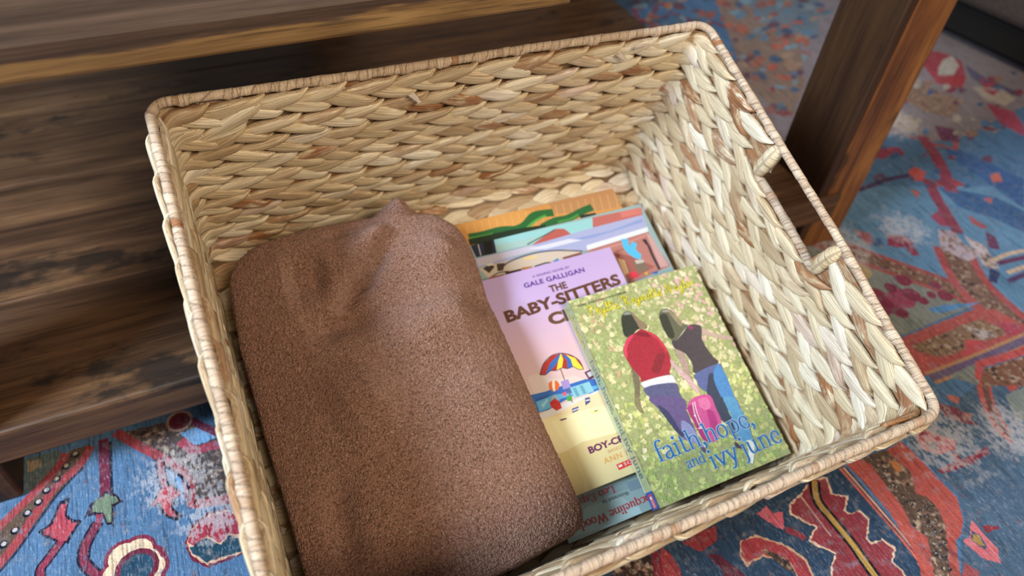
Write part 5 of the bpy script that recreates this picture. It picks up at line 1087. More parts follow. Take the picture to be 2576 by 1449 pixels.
IVY = [
(0, 14142905, 0, 0, 831, -598, 941, -581, 1009, -543, 1125, -592, 1016, -819, 842, -766),
(0, 4145722, 0, 0, 420, -288, 461, -256, 507, -247, 544, -288, 572, -354, 619, -426, 597, -456, 537, -439, 475, -458, 448, -482, 385, -475, 370, -444, 390, -358),
(0, 9732202, 0, 0, 527, -283, 548, -295, 578, -356, 619, -426, 588, -451, 543, -436, 536, -373),
(0, 9409676, 0, 0, 447, -270, 498, -249, 532, -281, 504, -285),
(0, 6842968, 0, 0, 778, -379, 829, -331, 889, -336, 939, -408, 968, -516, 1012, -538, 941, -581, 813, -646, 773, -605, 762, -545, 762, -462),
(0, 4145464, 0, 0, 775, -393, 818, -369, 855, -387, 853, -481, 840, -579, 814, -615, 774, -602, 762, -545, 762, -462),
(0, 10129016, 0, 0, 889, -352, 937, -411, 965, -515, 931, -527, 903, -445),
(0, 10724760, 0, 0, 828, -342, 879, -341, 898, -366, 845, -362),
(0, 8221792, 0, 0, 303, -751, 322, -805, 332, -848, 277, -965, 218, -1077, 186, -1067, 248, -922, 274, -830),
(0, 9340520, 0, 0, 211, -1005, 252, -1018, 235, -1070, 226, -1110, 217, -1150, 195, -1132, 191, -1085),
(0, 11350853, 0, 0, 545, -446, 588, -474, 654, -537, 689, -619, 700, -715, 681, -821, 623, -893, 602, -917, 350, -903, 336, -843, 305, -758, 292, -665, 296, -590, 335, -532, 397, -481, 462, -469),
(0, 14436968, 0, 0, 296, -590, 335, -532, 397, -481, 461, -472, 401, -517, 342, -570, 313, -644, 289, -657),
(0, 9185848, 0, 0, 490, -459, 568, -483, 625, -536, 566, -532, 494, -496),
(0, 9449532, 0, 0, 474, -832, 555, -733, 632, -701, 658, -737, 583, -825, 514, -872),
(0, 13779032, 0, 0, 588, -474, 656, -534, 690, -616, 700, -715, 677, -701, 655, -595, 605, -515),
(0, 15001330, 0, 0, 338, -899, 606, -916, 640, -975, 620, -996, 403, -973, 334, -950),
(0, 11771028, 0, 0, 776, -717, 826, -753, 837, -849, 805, -964, 800, -1045, 773, -1030, 759, -922, 764, -826),
(0, 13939896, 0, 0, 695, -783, 719, -854, 756, -928, 786, -1013, 810, -1082, 810, -1144, 777, -1135, 748, -1056, 711, -955, 672, -842),
(0, 12889248, 0, 0, 1123, -610, 1153, -628, 1204, -680, 1304, -733, 1375, -769, 1375, -794, 1369, -805, 1282, -771, 1186, -713, 1104, -659),
(0, 5261392, 0, 0, 1024, -544, 1126, -583, 1103, -659, 1078, -709, 1080, -803, 1100, -895, 1114, -962, 857, -982, 870, -887, 856, -798, 826, -753, 775, -703, 781, -637, 831, -641, 934, -593),
(0, 9715820, 0, 0, 1005, -549, 1051, -566, 1046, -590, 1009, -587),
(0, 6316684, 0, 0, 331, -952, 620, -996, 624, -1090, 617, -1242, 404, -1172, 354, -1070),
(0, 6970512, 0, 0, 339, -1047, 628, -1141, 610, -1265, 606, -1421, 606, -1533, 613, -1632, 580, -1616, 569, -1548, 494, -1495, 446, -1423, 401, -1267, 367, -1149),
(0, 9476300, 0, 0, 523, -1322, 575, -1361, 600, -1433, 606, -1533, 610, -1590, 569, -1548, 501, -1497, 488, -1402),
(0, 4474476, 0, 0, 376, -1131, 446, -1211, 471, -1375, 493, -1439, 446, -1423, 401, -1267),
(0, 6253732, 0, 0, 857, -982, 1113, -964, 1130, -1039, 1129, -1150, 1112, -1262, 1102, -1402, 861, -1322, 872, -1178, 833, -1110, 832, -1042),
(0, 3884638, 0, 0, 980, -1026, 1020, -1039, 990, -1147, 964, -1356, 861, -1322, 872, -1178, 931, -1087),
(0, 5410512, 0, 0, 1111, -968, 1130, -1039, 1129, -1150, 1112, -1262, 1102, -1402, 991, -1365, 990, -1229, 990, -1133, 1023, -1033),
(0, 3950688, 0, 0, 901, -1230, 1000, -1262, 986, -1368, 979, -1460, 937, -1635, 910, -1580, 913, -1488, 881, -1413),
(0, 6464726, 0, 0, 1000, -1262, 1107, -1297, 1107, -1385, 1121, -1507, 1092, -1641, 1079, -1694, 966, -1655, 966, -1541, 993, -1406),
(0, 15791342, 0, 0, 1015, -1672, 1078, -1694, 1039, -1779, 974, -1861, 960, -1835, 994, -1736),
(0, 4998232, 0, 0, 907, -1642, 945, -1691, 946, -1719, 897, -1688),
(0, 6050920, 0, 0, 597, -1585, 621, -1621, 608, -1638, 591, -1625),
(0, 13654686, 0, 0, 715, -1176, 837, -1179, 894, -1213, 887, -1320, 881, -1434, 823, -1508, 774, -1576, 729, -1583, 680, -1566, 632, -1522, 627, -1413, 623, -1270, 627, -1235),
(0, 11548800, 0, 0, 627, -1235, 691, -1227, 690, -1342, 679, -1466, 681, -1564, 632, -1522, 627, -1413, 623, -1270),
(0, 14842546, 0, 0, 767, -1201, 851, -1214, 852, -1287, 796, -1312, 754, -1269),
(0, 11811462, 0, 0, 796, -1312, 846, -1343, 836, -1448, 772, -1533, 737, -1507, 770, -1404),
(1, 15260906, 0, 8, 701, -1209, 672, -1300, 664, -1419, 695, -1451),
(1, 15260906, 0, 8, 722, -1208, 696, -1301, 688, -1420),
(1, 15788272, 0, 10, 641, -1431, 695, -1451, 695, -1553),
(2, 16051956, 0, 10, 666.0000000000005, -1320.0),
]
BSC = [
(0, 14930640, 0, 0, 206, -977, 258, -965, 326, -975, 356, -1002, 383, -1040, 476, -1075, 608, -1082, 747, -1185, 810, -1253, 213, -1159),
(0, 3829700, 0, 0, 168, -1127, 316, -1140, 402, -1133, 549, -1145, 702, -1147, 869, -1194, 860, -1281, 759, -1295, 533, -1251, 273, -1298, 157, -1293),
(0, 6730982, 0, 0, 196, -1199, 378, -1189, 544, -1226, 790, -1229, 835, -1267, 656, -1250, 416, -1242, 337, -1285, 194, -1289),
(0, 3103920, 0, 0, 202, -1172, 324, -1177, 317, -1193, 196, -1199),
(0, 10408690, 0, 0, 227, -1237, 300, -1204, 307, -1218, 237, -1269),
(0, 14672102, 0, 0, 172, -1314, 273, -1298, 348, -1288, 455, -1289, 639, -1286, 800, -1273, 824, -1316, 495, -1337, 305, -1359, 169, -1348),
(0, 15653300, 0, 0, 157, -1349, 307, -1354, 501, -1322, 672, -1296, 887, -1289, 774, -1657, 454, -1824, 110, -1543),
(0, 15787708, 0, 0, 176, -1354, 756, -1416, 1028, -1505, 874, -2030, 230, -2030, 200, -2019, 186, -1617),
(0, 16117956, 0, 0, 259, -1393, 698, -1408, 868, -1510, 838, -1689, 637, -1671, 463, -1657, 315, -1656, 278, -1539),
(0, 14997156, 0, 0, 175, -2030, 200, -1665, 304, -1668, 412, -1650, 444, -1645, 790, -1672, 804, -1784, 846, -2030),
(0, 14470034, 0, 0, 206, -1678, 297, -1671, 321, -1788, 326, -1933, 297, -2030, 255, -2030, 200, -2019),
(0, 9423840, 0, 0, 535, -1176, 725, -1178, 731, -1274, 534, -1275),
(0, 7055044, 0, 0, 554, -1188, 585, -1189, 591, -1270, 561, -1269),
(0, 7055044, 0, 0, 623, -1187, 653, -1188, 659, -1269, 629, -1268),
(1, 9068600, 0, 9, 528, -913, 520, -1030, 511, -1203, 503, -1305),
(0, 11549236, 0, 0, 321, -985, 393, -901, 492, -854, 583, -858, 663, -901, 719, -973, 724, -1059, 675, -1043, 640, -1008, 585, -1009, 538, -988, 481, -994, 425, -982, 369, -1000),
(0, 4157120, 0, 0, 369, -1000, 454, -914, 539, -874, 583, -858, 533, -915, 488, -949, 425, -982),
(0, 15916364, 0, 0, 481, -994, 533, -915, 583, -858, 581, -918, 538, -988),
(0, 4157120, 0, 0, 585, -1009, 609, -939, 583, -858, 651, -928, 640, -1008),
(0, 15916364, 0, 0, 640, -1008, 647, -938, 622, -882, 690, -940, 724, -1059, 675, -1043),
(1, 3158088, 0, 6, 321, -985, 369, -1000, 425, -982, 481, -994, 538, -988, 585, -1009, 640, -1008, 675, -1043, 724, -1059),
(1, 3158088, 0, 6, 321, -985, 393, -901, 492, -854, 583, -858, 663, -901, 719, -973, 724, -1059),
(0, 15233084, 0, 0, 365, -1081, 408, -1065, 448, -1084, 456, -1122, 428, -1159, 379, -1161, 351, -1128),
(0, 16180944, 0, 0, 408, -1065, 428, -1074, 396, -1163, 379, -1161, 386, -1116),
(0, 11048152, 0, 0, 478, -1099, 551, -1099, 543, -1173, 470, -1173),
(0, 13120558, 0, 0, 308, -1241, 365, -1220, 396, -1259, 393, -1320, 337, -1327, 304, -1280),
(1, 15773760, 0, 6, 335, -1221, 379, -1201, 392, -1240),
(1, 7085084, 0, 4, 307, -1252, 351, -1252, 394, -1292),
(0, 5220424, 0, 0, 470, -1242, 508, -1237, 518, -1270, 491, -1290, 462, -1274),
(0, 15754360, 0, 0, 446, -1200, 485, -1195, 484, -1224, 446, -1229),
(0, 6041680, 0, 0, 717, -1087, 789, -1079, 799, -1154, 730, -1168),
(0, 14209248, 0, 0, 737, -1099, 782, -1095, 782, -1137, 742, -1142),
(0, 4872336, 0, 0, 625, -1304, 672, -1308, 659, -1350, 603, -1366),
(0, 15130864, 0, 0, 623, -1321, 664, -1326, 660, -1336, 621, -1332),
(0, 4872336, 0, 0, 475, -1353, 542, -1352, 521, -1385, 465, -1390),
(0, 15525616, 0, 0, 475, -1367, 533, -1366, 527, -1373, 474, -1377),
(0, 15131292, 0, 0, 622, -1430, 719, -1433, 705, -1452, 625, -1451),
(0, 6972480, 0, 0, 658, -1433, 693, -1436, 691, -1442, 660, -1443),
(0, 7093344, 0, 0, 330, -1406, 394, -1410, 395, -1422, 342, -1421),
(0, 14236220, 0, 0, 649, -1917, 830, -1912, 833, -1961, 652, -1967),
(0, 16046810, 0, 0, 661, -1928, 697, -1928, 697, -1948, 662, -1950),
]
WOOD = [
(0, 10007224, 0, 0, 0, -2780, 0, -2563, 32, -2512, 1035, -2512, 990, -2780),
(0, 11126476, 0, 0, 250, -2568, 581, -2593, 705, -2780, 705, -2780, 415, -2780, 9, -2736),
(0, 9085868, 0, 0, 182, -2462, 693, -2501, 697, -2563, 252, -2534),
(0, 11587542, 0, 0, 388, -2664, 696, -2717, 694, -2775, 379, -2753),
(0, 8361894, 0, 0, 676, -2508, 869, -2509, 865, -2599, 679, -2586),
(0, 10014936, 0, 0, 184, 0, 733, 0, 923, -7, 1485, -23, 1464, -126, 1212, -147, 369, -133, 174, -121),
(0, 10799306, 0, 0, 380, -54, 931, -84, 707, -141, 381, -126),
(0, 12348520, 0, 0, 1485, -21, 2055, -39, 2028, -137, 1440, -131),
(0, 13662836, 0, 0, 1800, -34, 2049, -40, 2028, -115, 1791, -99),
(0, 12083292, 0, 0, 777, -139, 931, -84, 1061, -43, 1144, -65, 1193, -143, 1002, -156, 744, -172),
(1, 5003856, 0, 12, 711, -132, 922, -82, 1048, -49),
(0, 2371660, 0, 0, 171, 0, 412, 0, 386, -138, 179, -133),
(1, 12766424, 0, 10, 246, -5, 229, -126),
(1, 10793156, 0, 9, 339, -12, 331, -133),
(0, 1447966, 0, 0, 306, 0, 356, 0, 390, -5, 348, -138, 263, -135),
(0, 11120860, 0, 0, 167, -140, 751, -153, 1431, -129, 2033, -127, 2008, -312, 1228, -344, 1052, -276, 680, -207, 428, -251, 150, -236),
(0, 12894938, 0, 0, 164, -149, 603, -155, 751, -153, 875, -218, 443, -215, 172, -227),
(0, 14673650, 0, 0, 1291, -297, 2018, -270, 2003, -322, 1274, -356),
(0, 9347288, 0, 0, 887, -189, 1608, -208, 2003, -165, 1993, -207, 1382, -235),
(0, 14212336, 0, 0, 691, -179, 1144, -183, 1279, -230, 871, -227),
(0, 13615800, 0, 0, 164, -249, 470, -243, 769, -231, 1098, -288, 1223, -353, 1048, -400, 703, -388, 221, -394),
(1, 6054008, 0, 16, 393, -292, 484, -257, 717, -238, 955, -265, 1227, -346),
(0, 14731408, 0, 0, 622, -253, 753, -268, 742, -296, 619, -283),
(0, 4404268, 0, 0, 198, -259, 283, -232, 315, -271, 240, -320),
(0, 4995632, 0, 0, 343, -248, 425, -261, 379, -329, 324, -324),
(0, 14538444, 0, 0, 237, -229, 306, -223, 314, -251, 257, -250),
(1, 5591628, 0, 12, 207, -381, 317, -342, 427, -352),
(0, 12615744, 0, 0, 563, -349, 665, -362, 660, -397, 557, -388),
(0, 4993064, 0, 0, 389, -352, 559, -359, 544, -395, 392, -393),
(1, 3817544, 0, 14, 689, -374, 811, -367, 865, -381),
(0, 4886224, 0, 0, 891, -368, 950, -348, 950, -394, 897, -400),
(0, 9067084, 0, 0, 997, -355, 1214, -351, 1201, -379, 1003, -388),
(0, 12085836, 0, 0, 234, -359, 382, -370, 333, -396, 212, -392),
(0, 11827830, 0, 0, 1223, -353, 2003, -322, 1988, -395, 2055, -740, 1534, -805, 1521, -391),
(0, 13148324, 0, 0, 1968, -324, 2008, -378, 2036, -735, 1939, -729),
(1, 13144716, 0, 14, 1265, -375, 1745, -375, 1954, -353),
(1, 10511456, 0, 14, 1551, -442, 1832, -420),
(1, 5422320, 0, 70, 1711, -333, 1693, -437, 1737, -524, 1794, -561),
(1, 5422320, 0, 60, 1798, -400, 1746, -462, 1765, -521),
(0, 2893872, 0, 0, 1890, -391, 1934, -392, 1939, -470, 1910, -462),
(1, 3683388, 0, 30, 1929, -468, 1920, -574, 1920, -681, 1920, -745),
(0, 10247768, 0, 0, 1537, -449, 1675, -518, 1886, -704, 1548, -778),
(0, 9186368, 0, 0, 1532, -458, 1584, -483, 1543, -525),
(0, 13676688, 0, 0, 1547, -515, 1604, -552, 1588, -696, 1532, -701),
(0, 14170192, 0, 0, 1579, -693, 1672, -698, 1673, -761, 1580, -756),
(0, 8154208, 0, 0, 1690, -597, 1799, -616, 1805, -714, 1682, -722),
(0, 12631224, 0, 0, 1709, -581, 1807, -602, 1792, -630, 1709, -624),
(0, 14200896, 0, 0, 1739, -738, 1786, -730, 1763, -776),
(0, 4877488, 0, 0, 1805, -756, 1906, -752, 1867, -784),
]
ORN = [
(0, 14064216, 0, 0, 758, -121, 739, 0, 2500, 0, 2500, -370, 931, -429),
(0, 12619362, 0, 0, 1742, 0, 2500, 0, 2500, -231, 2156, -208, 1760, -131),
(0, 14722140, 0, 0, 772, 0, 1413, 0, 1756, -141, 1329, -174, 810, -135),
(1, 15252612, 0, 6, 759, -13, 738, -176),
(1, 15252612, 0, 6, 835, -15, 813, -179),
(1, 15252612, 0, 6, 912, -17, 890, -181),
(1, 15252612, 0, 6, 990, -19, 967, -184),
(1, 15252612, 0, 6, 1068, -21, 1044, -186),
(1, 15252612, 0, 6, 1147, -23, 1122, -189),
(1, 15252612, 0, 6, 1227, -24, 1201, -191),
(1, 15252612, 0, 6, 1307, -26, 1280, -194),
(1, 15252612, 0, 6, 1387, -28, 1360, -196),
(1, 15252612, 0, 6, 1469, -30, 1441, -199),
(1, 15252612, 0, 6, 1551, -32, 1522, -202),
(1, 15252612, 0, 6, 1633, -34, 1603, -204),
(1, 15252612, 0, 6, 1716, -37, 1686, -207),
(1, 15252612, 0, 6, 1800, -39, 1769, -210),
(1, 15252612, 0, 6, 1885, -41, 1852, -212),
(1, 15252612, 0, 6, 1970, -43, 1936, -215),
(1, 15252612, 0, 6, 2055, -45, 2021, -218),
(1, 15252612, 0, 6, 2142, -47, 2107, -221),
(1, 15252612, 0, 6, 2229, -49, 2193, -223),
(1, 15252612, 0, 6, 2317, -51, 2280, -226),
(1, 15252612, 0, 6, 2405, -53, 2367, -229),
(1, 15252612, 0, 6, 2495, -56, 2455, -232),
(1, 2911292, 0, 85, 808, -166, 960, -175, 1149, -171, 1298, -199, 1410, -174, 1544, -98, 1747, -114),
(1, 5742668, 0, 30, 814, -178, 975, -189, 1053, -188),
(1, 6072398, 0, 26, 1417, -208, 1542, -153, 1657, -127),
(1, 2910782, 0, 80, 1565, -246, 1726, -211, 1872, -215, 2039, -179, 2179, -157),
(1, 4888648, 0, 22, 1750, -228, 1887, -230, 1996, -202),
(0, 2111532, 0, 0, 793, -183, 1262, -189, 1615, -226, 1581, -305, 789, -245),
(0, 2896946, 0, 0, 2001, -214, 2190, -229, 2172, -269, 2002, -260),
]


WEAR = [(.585, .165, .075), (.66, .14, .06), (.70, .42, .07), (.80, .42, .06), (-.105, .40, .055), (-.08, .355, .05), (.98, .62, .08)]
RUGM = rug_material()

# ------------------------------------------------------------------ setting
def box_mesh(x0, x1, y0, y1, z0, z1, bev=.0, seg=2):
    bm = bmesh.new(); bmesh.ops.create_cube(bm, size=1)
    for v in bm.verts:
        v.co = Vector((x0 + (v.co.x + .5) * (x1 - x0), y0 + (v.co.y + .5) * (y1 - y0), z0 + (v.co.z + .5) * (z1 - z0)))
    if bev: bmesh.ops.bevel(bm, geom=list(bm.edges), offset=bev, segments=seg, affect='EDGES', profile=.5)
    bm.verts.ensure_lookup_table()
    V = [tuple(v.co) for v in bm.verts]; F = [[v.index for v in f.verts] for f in bm.faces]; bm.free()
    return V, F
def boxes(name, specs, mat, parent=None, smooth=False):
    """specs: (x0,x1,y0,y1,z0,z1,bevel,tone)"""
    V, F, T = [], [], []
    for s in specs:
        v, f = box_mesh(*s[:6], s[6]); b = len(V); V += v; F += [[b + i for i in q] for q in f]; T += [s[7]] * len(v)
    return mesh_obj(name, np.array(V), F, mat, parent, smooth, {'board': ('FLOAT', 'POINT', T)})

floor = boxes('floor', [(-2.5, 3.2, -1.5, 3.2, -.06, -.0095, 0, .3)], wood_material('oak_floor', 0, [(.3, '6d4c30'), (.5, '8d6844'), (.7, 'a98458')], .2, 3.0))
floor['kind'] = 'structure'

# ------------------------------------------------------------------ rug
sh = Sheet(0, 8e-7, .0011)
sh.c += []
RX0, RX1, RY0, RY1 = -.85, 2.05, -.28, 1.62
sh.v += [(RX0, RY0, -.009), (RX1, RY0, -.009), (RX1, RY1, -.009), (RX0, RY1, -.009), (RX0, RY0, 0), (RX1, RY0, 0), (RX1, RY1, 0), (RX0, RY1, 0)]
BLUE = (*lin('4a7099'), 0)
for q in ((4, 5, 6, 7), (3, 2, 1, 0), (0, 1, 5, 4), (1, 2, 6, 5), (2, 3, 7, 6), (3, 0, 4, 7)): sh.f.append(list(q)); sh.c.append(BLUE)
sh.up()
rm = random.Random(21)
def clear_of_drawn(x, y): return not (-.30 < x < .06 and .12 < y < .50) and not (.20 < x < .72 and -.05 < y < .22)
def motif(x, y, kind, sz):
    c = rm.choice(['9c3a42', '6c2440', 'a85048', '7d3040']); c2 = rm.choice(['cdb79c', '2a425e', '808580', 'b08f48']); a0 = rm.uniform(0, 6.28)
    if kind == 0:                                    # rosette
        for k in range(7): sh.dot(x + sz * .55 * math.cos(a0 + k * .898), y + sz * .55 * math.sin(a0 + k * .898), sz * .34, c)
        sh.dot(x, y, sz * .45, c2); sh.dot(x, y, sz * .2, '2a425e')
    elif kind == 1:                                  # serrated leaf on a stem
        pts = [(-1, 0), (-.5, .35), (-.35, .2), (0, .5), (.15, .25), (.5, .4), (.55, .15), (1.1, 0), (.55, -.15), (.5, -.4), (.15, -.25), (0, -.5), (-.35, -.2), (-.5, -.35)]
        R_ = lambda p, q: (x + q * sz * (p[0] * math.cos(a0) - p[1] * math.sin(a0)), y + q * sz * (p[0] * math.sin(a0) + p[1] * math.cos(a0)))
        sh.poly([R_(p, 1.12) for p in pts], 'cdb79c'); sh.poly([R_(p, 1) for p in pts], c); sh.stroke([R_((-.9, 0), 1), R_((0, 0), 1), R_((.9, 0), 1)], sz * .05, c2)
    else:                                            # curling vine
        sh.stroke([(x + sz * (k * .5 - 1.2) * math.cos(a0), y + sz * (k * .5 - 1.2) * math.sin(a0) + sz * .4 * math.sin(k * 1.7)) for k in range(6)], sz * .10, c)
for (pa, pb) in (((.42, -.20), (1.95, .30)), ((-.80, .95), (.10, 1.55)), ((.70, 1.55), (1.95, .95)), ((-.82, .10), (-.34, .95))):
    mid_ = ((pa[0] + pb[0]) / 2 + .05, (pa[1] + pb[1]) / 2 - .04)
    sh.stroke([pa, mid_, pb], .045, '9c3a42'); sh.stroke([pa, mid_, pb], .028, '5e4b40', 1.0)
zm = sh.z
for i in range(430):
    x, y = rm.uniform(RX0 + .06, RX1 - .06), rm.uniform(RY0 + .06, RY1 - .06)
    if clear_of_drawn(x, y):
        sh.z = zm + (i % 7) * 12e-6; motif(x, y, i % 3, rm.uniform(.018, .046))
sh.z = zm + 9e-5
sh.data(RUG)
cc = np.concatenate([np.tile(c, (len(f), 1)) for c, f in zip(sh.c, sh.f)])
zt = sh.z
vv = np.array(sh.v); vv[:, 2] = np.where(vv[:, 2] > -.005, vv[:, 2] - zt, vv[:, 2])
rug = mesh_obj('area_rug', vv, sh.f, RUGM, None, False, {'print': ('FLOAT_COLOR', 'CORNER', cc)})
rug['label'] = 'faded blue and red oriental patterned rug under the table and basket'; rug['category'] = 'rug'

# ------------------------------------------------------------------ coffee table
SZ = .0868                                        # top of the low shelf
table = thing('coffee_table', 'dark rustic wooden coffee table with a low plank shelf behind the basket', 'table', (-.29, .43, 0))
KT = 1.0085
def T(s): return (s[0] * KT + .29, s[1] * KT + .29, s[2] * KT - .43, s[3] * KT - .43, s[4] * (KT if s[4] > .2 else 1), s[5] * (KT if s[5] > .2 else 1), *s[6:])
boxes('lower_shelf', [T(s) for s in [(-.286, .655, .4270, .5725, SZ - .038, SZ, .003, .10), (-.286, .655, .5737, .752, SZ - .036, SZ - .0005, .002, .47), (-.286, .655, .7532, .935, SZ - .036, SZ, .002, .83), (-.286, .655, .9362, 1.10, SZ - .036, SZ - .0005, .002, .22)]], WOOD_X, table)
boxes('table_top', [T(s) for s in [(-.345, .251, .4195, .555, .3685, .392, .0025, .62), (-.345, .251, .5555, .73, .3685, .3918, .002, .35), (-.345, .251, .7305, .92, .3685, .392, .002, .9), (-.345, .251, .9205, 1.12, .3685, .3919, .002, .15)]], WOOD_EDGE, table)
for (x0, x1, y0, y1, z1, tn) in ((-.292, -.222, .426, .50, .3685, 1.25), (.62, .69, .432, .508, .46, .66), (-.292, -.222, 1.03, 1.10, .3685, .5), (.62, .69, 1.03, 1.10, .46, .1), (.17, .24, 1.03, 1.10, .3685, .8)):  # front left leg toned dark throughout, painted shade under the shelf
    boxes('leg', [T((x0, x0 + .012, y0, y1, 0, z1, .002, 1.3)), T((x0 + .0118, x1, y0, y1, 0, z1, .003, tn))], WOOD_Z, table)   # dark left strip paints in the shaded side face
boxes('side_rail', [T((.62, .69, .508, 1.03, .40, .46, .003, .4))], WOOD_Y, table)
boxes('back_rail', [T((-.222, .62, 1.05, 1.085, .31, .3685, .003, .55))], WOOD_X, table)

# ------------------------------------------------------------------ sofa
sofa_m = NT('grey_upholstery'); so = sofa_m.obj()
sofa_m.base(sofa_m.ramp(sofa_m.noise(so, 300, 3), [(.3, '45403f'), (.7, '645c59')])); sofa_m.rough(.85); sofa_m.bump(sofa_m.noise(so, 700, 2), .3, .001)
sofa = thing('sofa', 'dark grey sofa edge with a black base at the far corner of the rug', 'sofa', (1.296, .807, 0))
sofa.rotation_euler = (0, 0, math.radians(9.3))
boxes('base_panel', [(0.012, .80, -.95, .95, .012, .065, .006, 0)], simple('black_base', '060606', .7), sofa)
boxes('seat_frame', [(-.004, .80, -.97, .97, .065, .36, .02, 0)], sofa_m.m, sofa, True)
for yy in (-.9, .9):
    for xx in (.06, .74):
        boxes('foot', [(xx - .02, xx + .02, yy - .02, yy + .02, 0.0, .012, .002, 0)], simple('black_foot', '080808', .5), sofa)

# ------------------------------------------------------------------ the basket
BW, BD, BH = .44, .3563, .2
BM = Matrix(((0.999868, 0.004197, 0.015699, -0.031042), (0.001479, 0.938562, -0.345108, 0.456441), (-0.016183, 0.345085, 0.938432, 0.327464), (0, 0, 0, 1)))
basket = thing('storage_basket', 'rectangular woven water hyacinth basket tilted off the low shelf onto the rug', 'basket')
basket.matrix_world = BM
HOLE = (-.2195, -.1365)                           # handle opening along the right wall
def rect_path(r, inset=0.0):
    """clockwise seen from above: back, right, front, left; returns f(s)->(x,y,nx,ny) and the length"""
    x0, x1, y0, y1 = inset, BW - inset, -BD + inset, -inset
    segs = [(x1 - x0 - 2 * r), PI * r / 2, (y1 - y0 - 2 * r), PI * r / 2] * 2
    P = sum(segs); cum = np.cumsum([0] + segs)
    def f(s):
        s = np.mod(np.asarray(s, float), P); X = np.zeros_like(s); Y = np.zeros_like(s); NX = np.zeros_like(s); NY = np.zeros_like(s)
        starts = [(x0 + r, y1), None, (x1, y1 - r), None, (x1 - r, y0), None, (x0, y0 + r), None]
        dirs = [(1, 0), None, (0, -1), None, (-1, 0), None, (0, 1), None]
        cen = {1: (x1 - r, y1 - r, 90), 3: (x1 - r, y0 + r, 0), 5: (x0 + r, y0 + r, -90), 7: (x0 + r, y1 - r, 180)}
        for i in range(8):
            m = (s >= cum[i]) & (s <= cum[i + 1] + 1e-12); u = s[m] - cum[i]
            if i % 2 == 0:
                X[m] = starts[i][0] + dirs[i][0] * u; Y[m] = starts[i][1] + dirs[i][1] * u
                NX[m] = dirs[i][1]; NY[m] = -dirs[i][0]
            else:
                cx, cy, a0 = cen[i]; a = np.radians(a0) - u / r
                X[m] = cx + r * np.cos(a); Y[m] = cy + r * np.sin(a); NX[m] = -np.cos(a); NY[m] = -np.sin(a)
        return X, Y, NX, NY
    return f, P

def smooth_noise(n, period, amp, closed=True):
    k = max(3, int(n / period)); p = rng.uniform(-1, 1, k)
    x = np.arange(n) / n * k; i = np.floor(x).astype(int); t = x - i; t = t * t * (3 - 2 * t)
    return amp * (p[i % k] * (1 - t) + p[(i + 1) % k] * t)

class Strands:
    def __init__(s): s.v, s.f, s.fi, s.to, s.n = [], [], [], [], 0
    def add(s, C, A, Bv, wa, tb, fib_s, tone, seg=16, closed=True, skip=None, ridge=.05):
        """C centre (n,3); A width axis; Bv thickness axis; wa, tb half sizes"""
        n = len(C); ph = np.linspace(0, 2 * PI, seg, endpoint=False)
        c, si = np.cos(ph), np.sin(ph)
        e = .8
        ca = np.sign(c) * np.abs(c) ** e; sb = np.sign(si) * np.abs(si) ** .9
        rd = 1 + ridge * np.sin(ph[None, :] * 5 + rng.uniform(0, 6) + fib_s[:, None] * 14) * (np.abs(si)[None, :])
        V = C[:, None, :] + A[:, None, :] * (wa[:, None] * ca[None, :])[..., None] + Bv[:, None, :] * (tb[:, None] * sb[None, :] * rd)[..., None]
        idx = np.arange(n * seg).reshape(n, seg)
        r0 = idx if closed else idx[:-1]; r1 = np.roll(idx, -1, 0) if closed else idx[1:]
        F = np.stack([r0, np.roll(r0, -1, 1), np.roll(r1, -1, 1), r1], -1)
        if skip is not None:
            keep = ~(skip | np.roll(skip, -1)) if closed else ~(skip[:-1] | skip[1:])
            F = F[keep]
        s.f.append(F.reshape(-1, 4) + s.n)
        s.v.append(V.reshape(-1, 3)); s.n += n * seg
        across = (ca[None, :] * wa[:, None]) + np.zeros((n, seg))
        side = np.where(sb > 0, 0.0, .5)[None, :] + np.zeros((n, seg))
        s.fi.append(np.stack([fib_s[:, None] + np.zeros((n, seg)), across, side + rng.uniform(0, 90)], -1).reshape(-1, 3))
        tn3 = np.repeat(tone[:, None, :], seg, 1); tn3[..., 2] = np.abs(ca)[None]; s.to.append(tn3.reshape(-1, 3))
    def build(s, name, mat, parent):
        return mesh_obj(name, np.concatenate(s.v), np.concatenate(s.f), mat, parent, True,
                        {'fibre': ('FLOAT_VECTOR', 'POINT', np.concatenate(s.fi)), 'tone': ('FLOAT_VECTOR', 'POINT', np.concatenate(s.to))})

def leaf_tones(ids, brown_p=.10):
    u, inv = np.unique(ids, return_inverse=True)
    r = np.clip(rng.normal(.5, .24, len(u)), 0, 1); b = np.where(rng.uniform(size=len(u)) < brown_p, rng.uniform(.5, 1, len(u)), np.where(rng.uniform(size=len(u)) < .25, rng.uniform(.1, .4, len(u)), 0))
    return np.stack([r[inv], b[inv], np.zeros(len(ids))], 1)

def unit(a): return a / np.maximum(np.linalg.norm(a, axis=-1, keepdims=True), 1e-12)

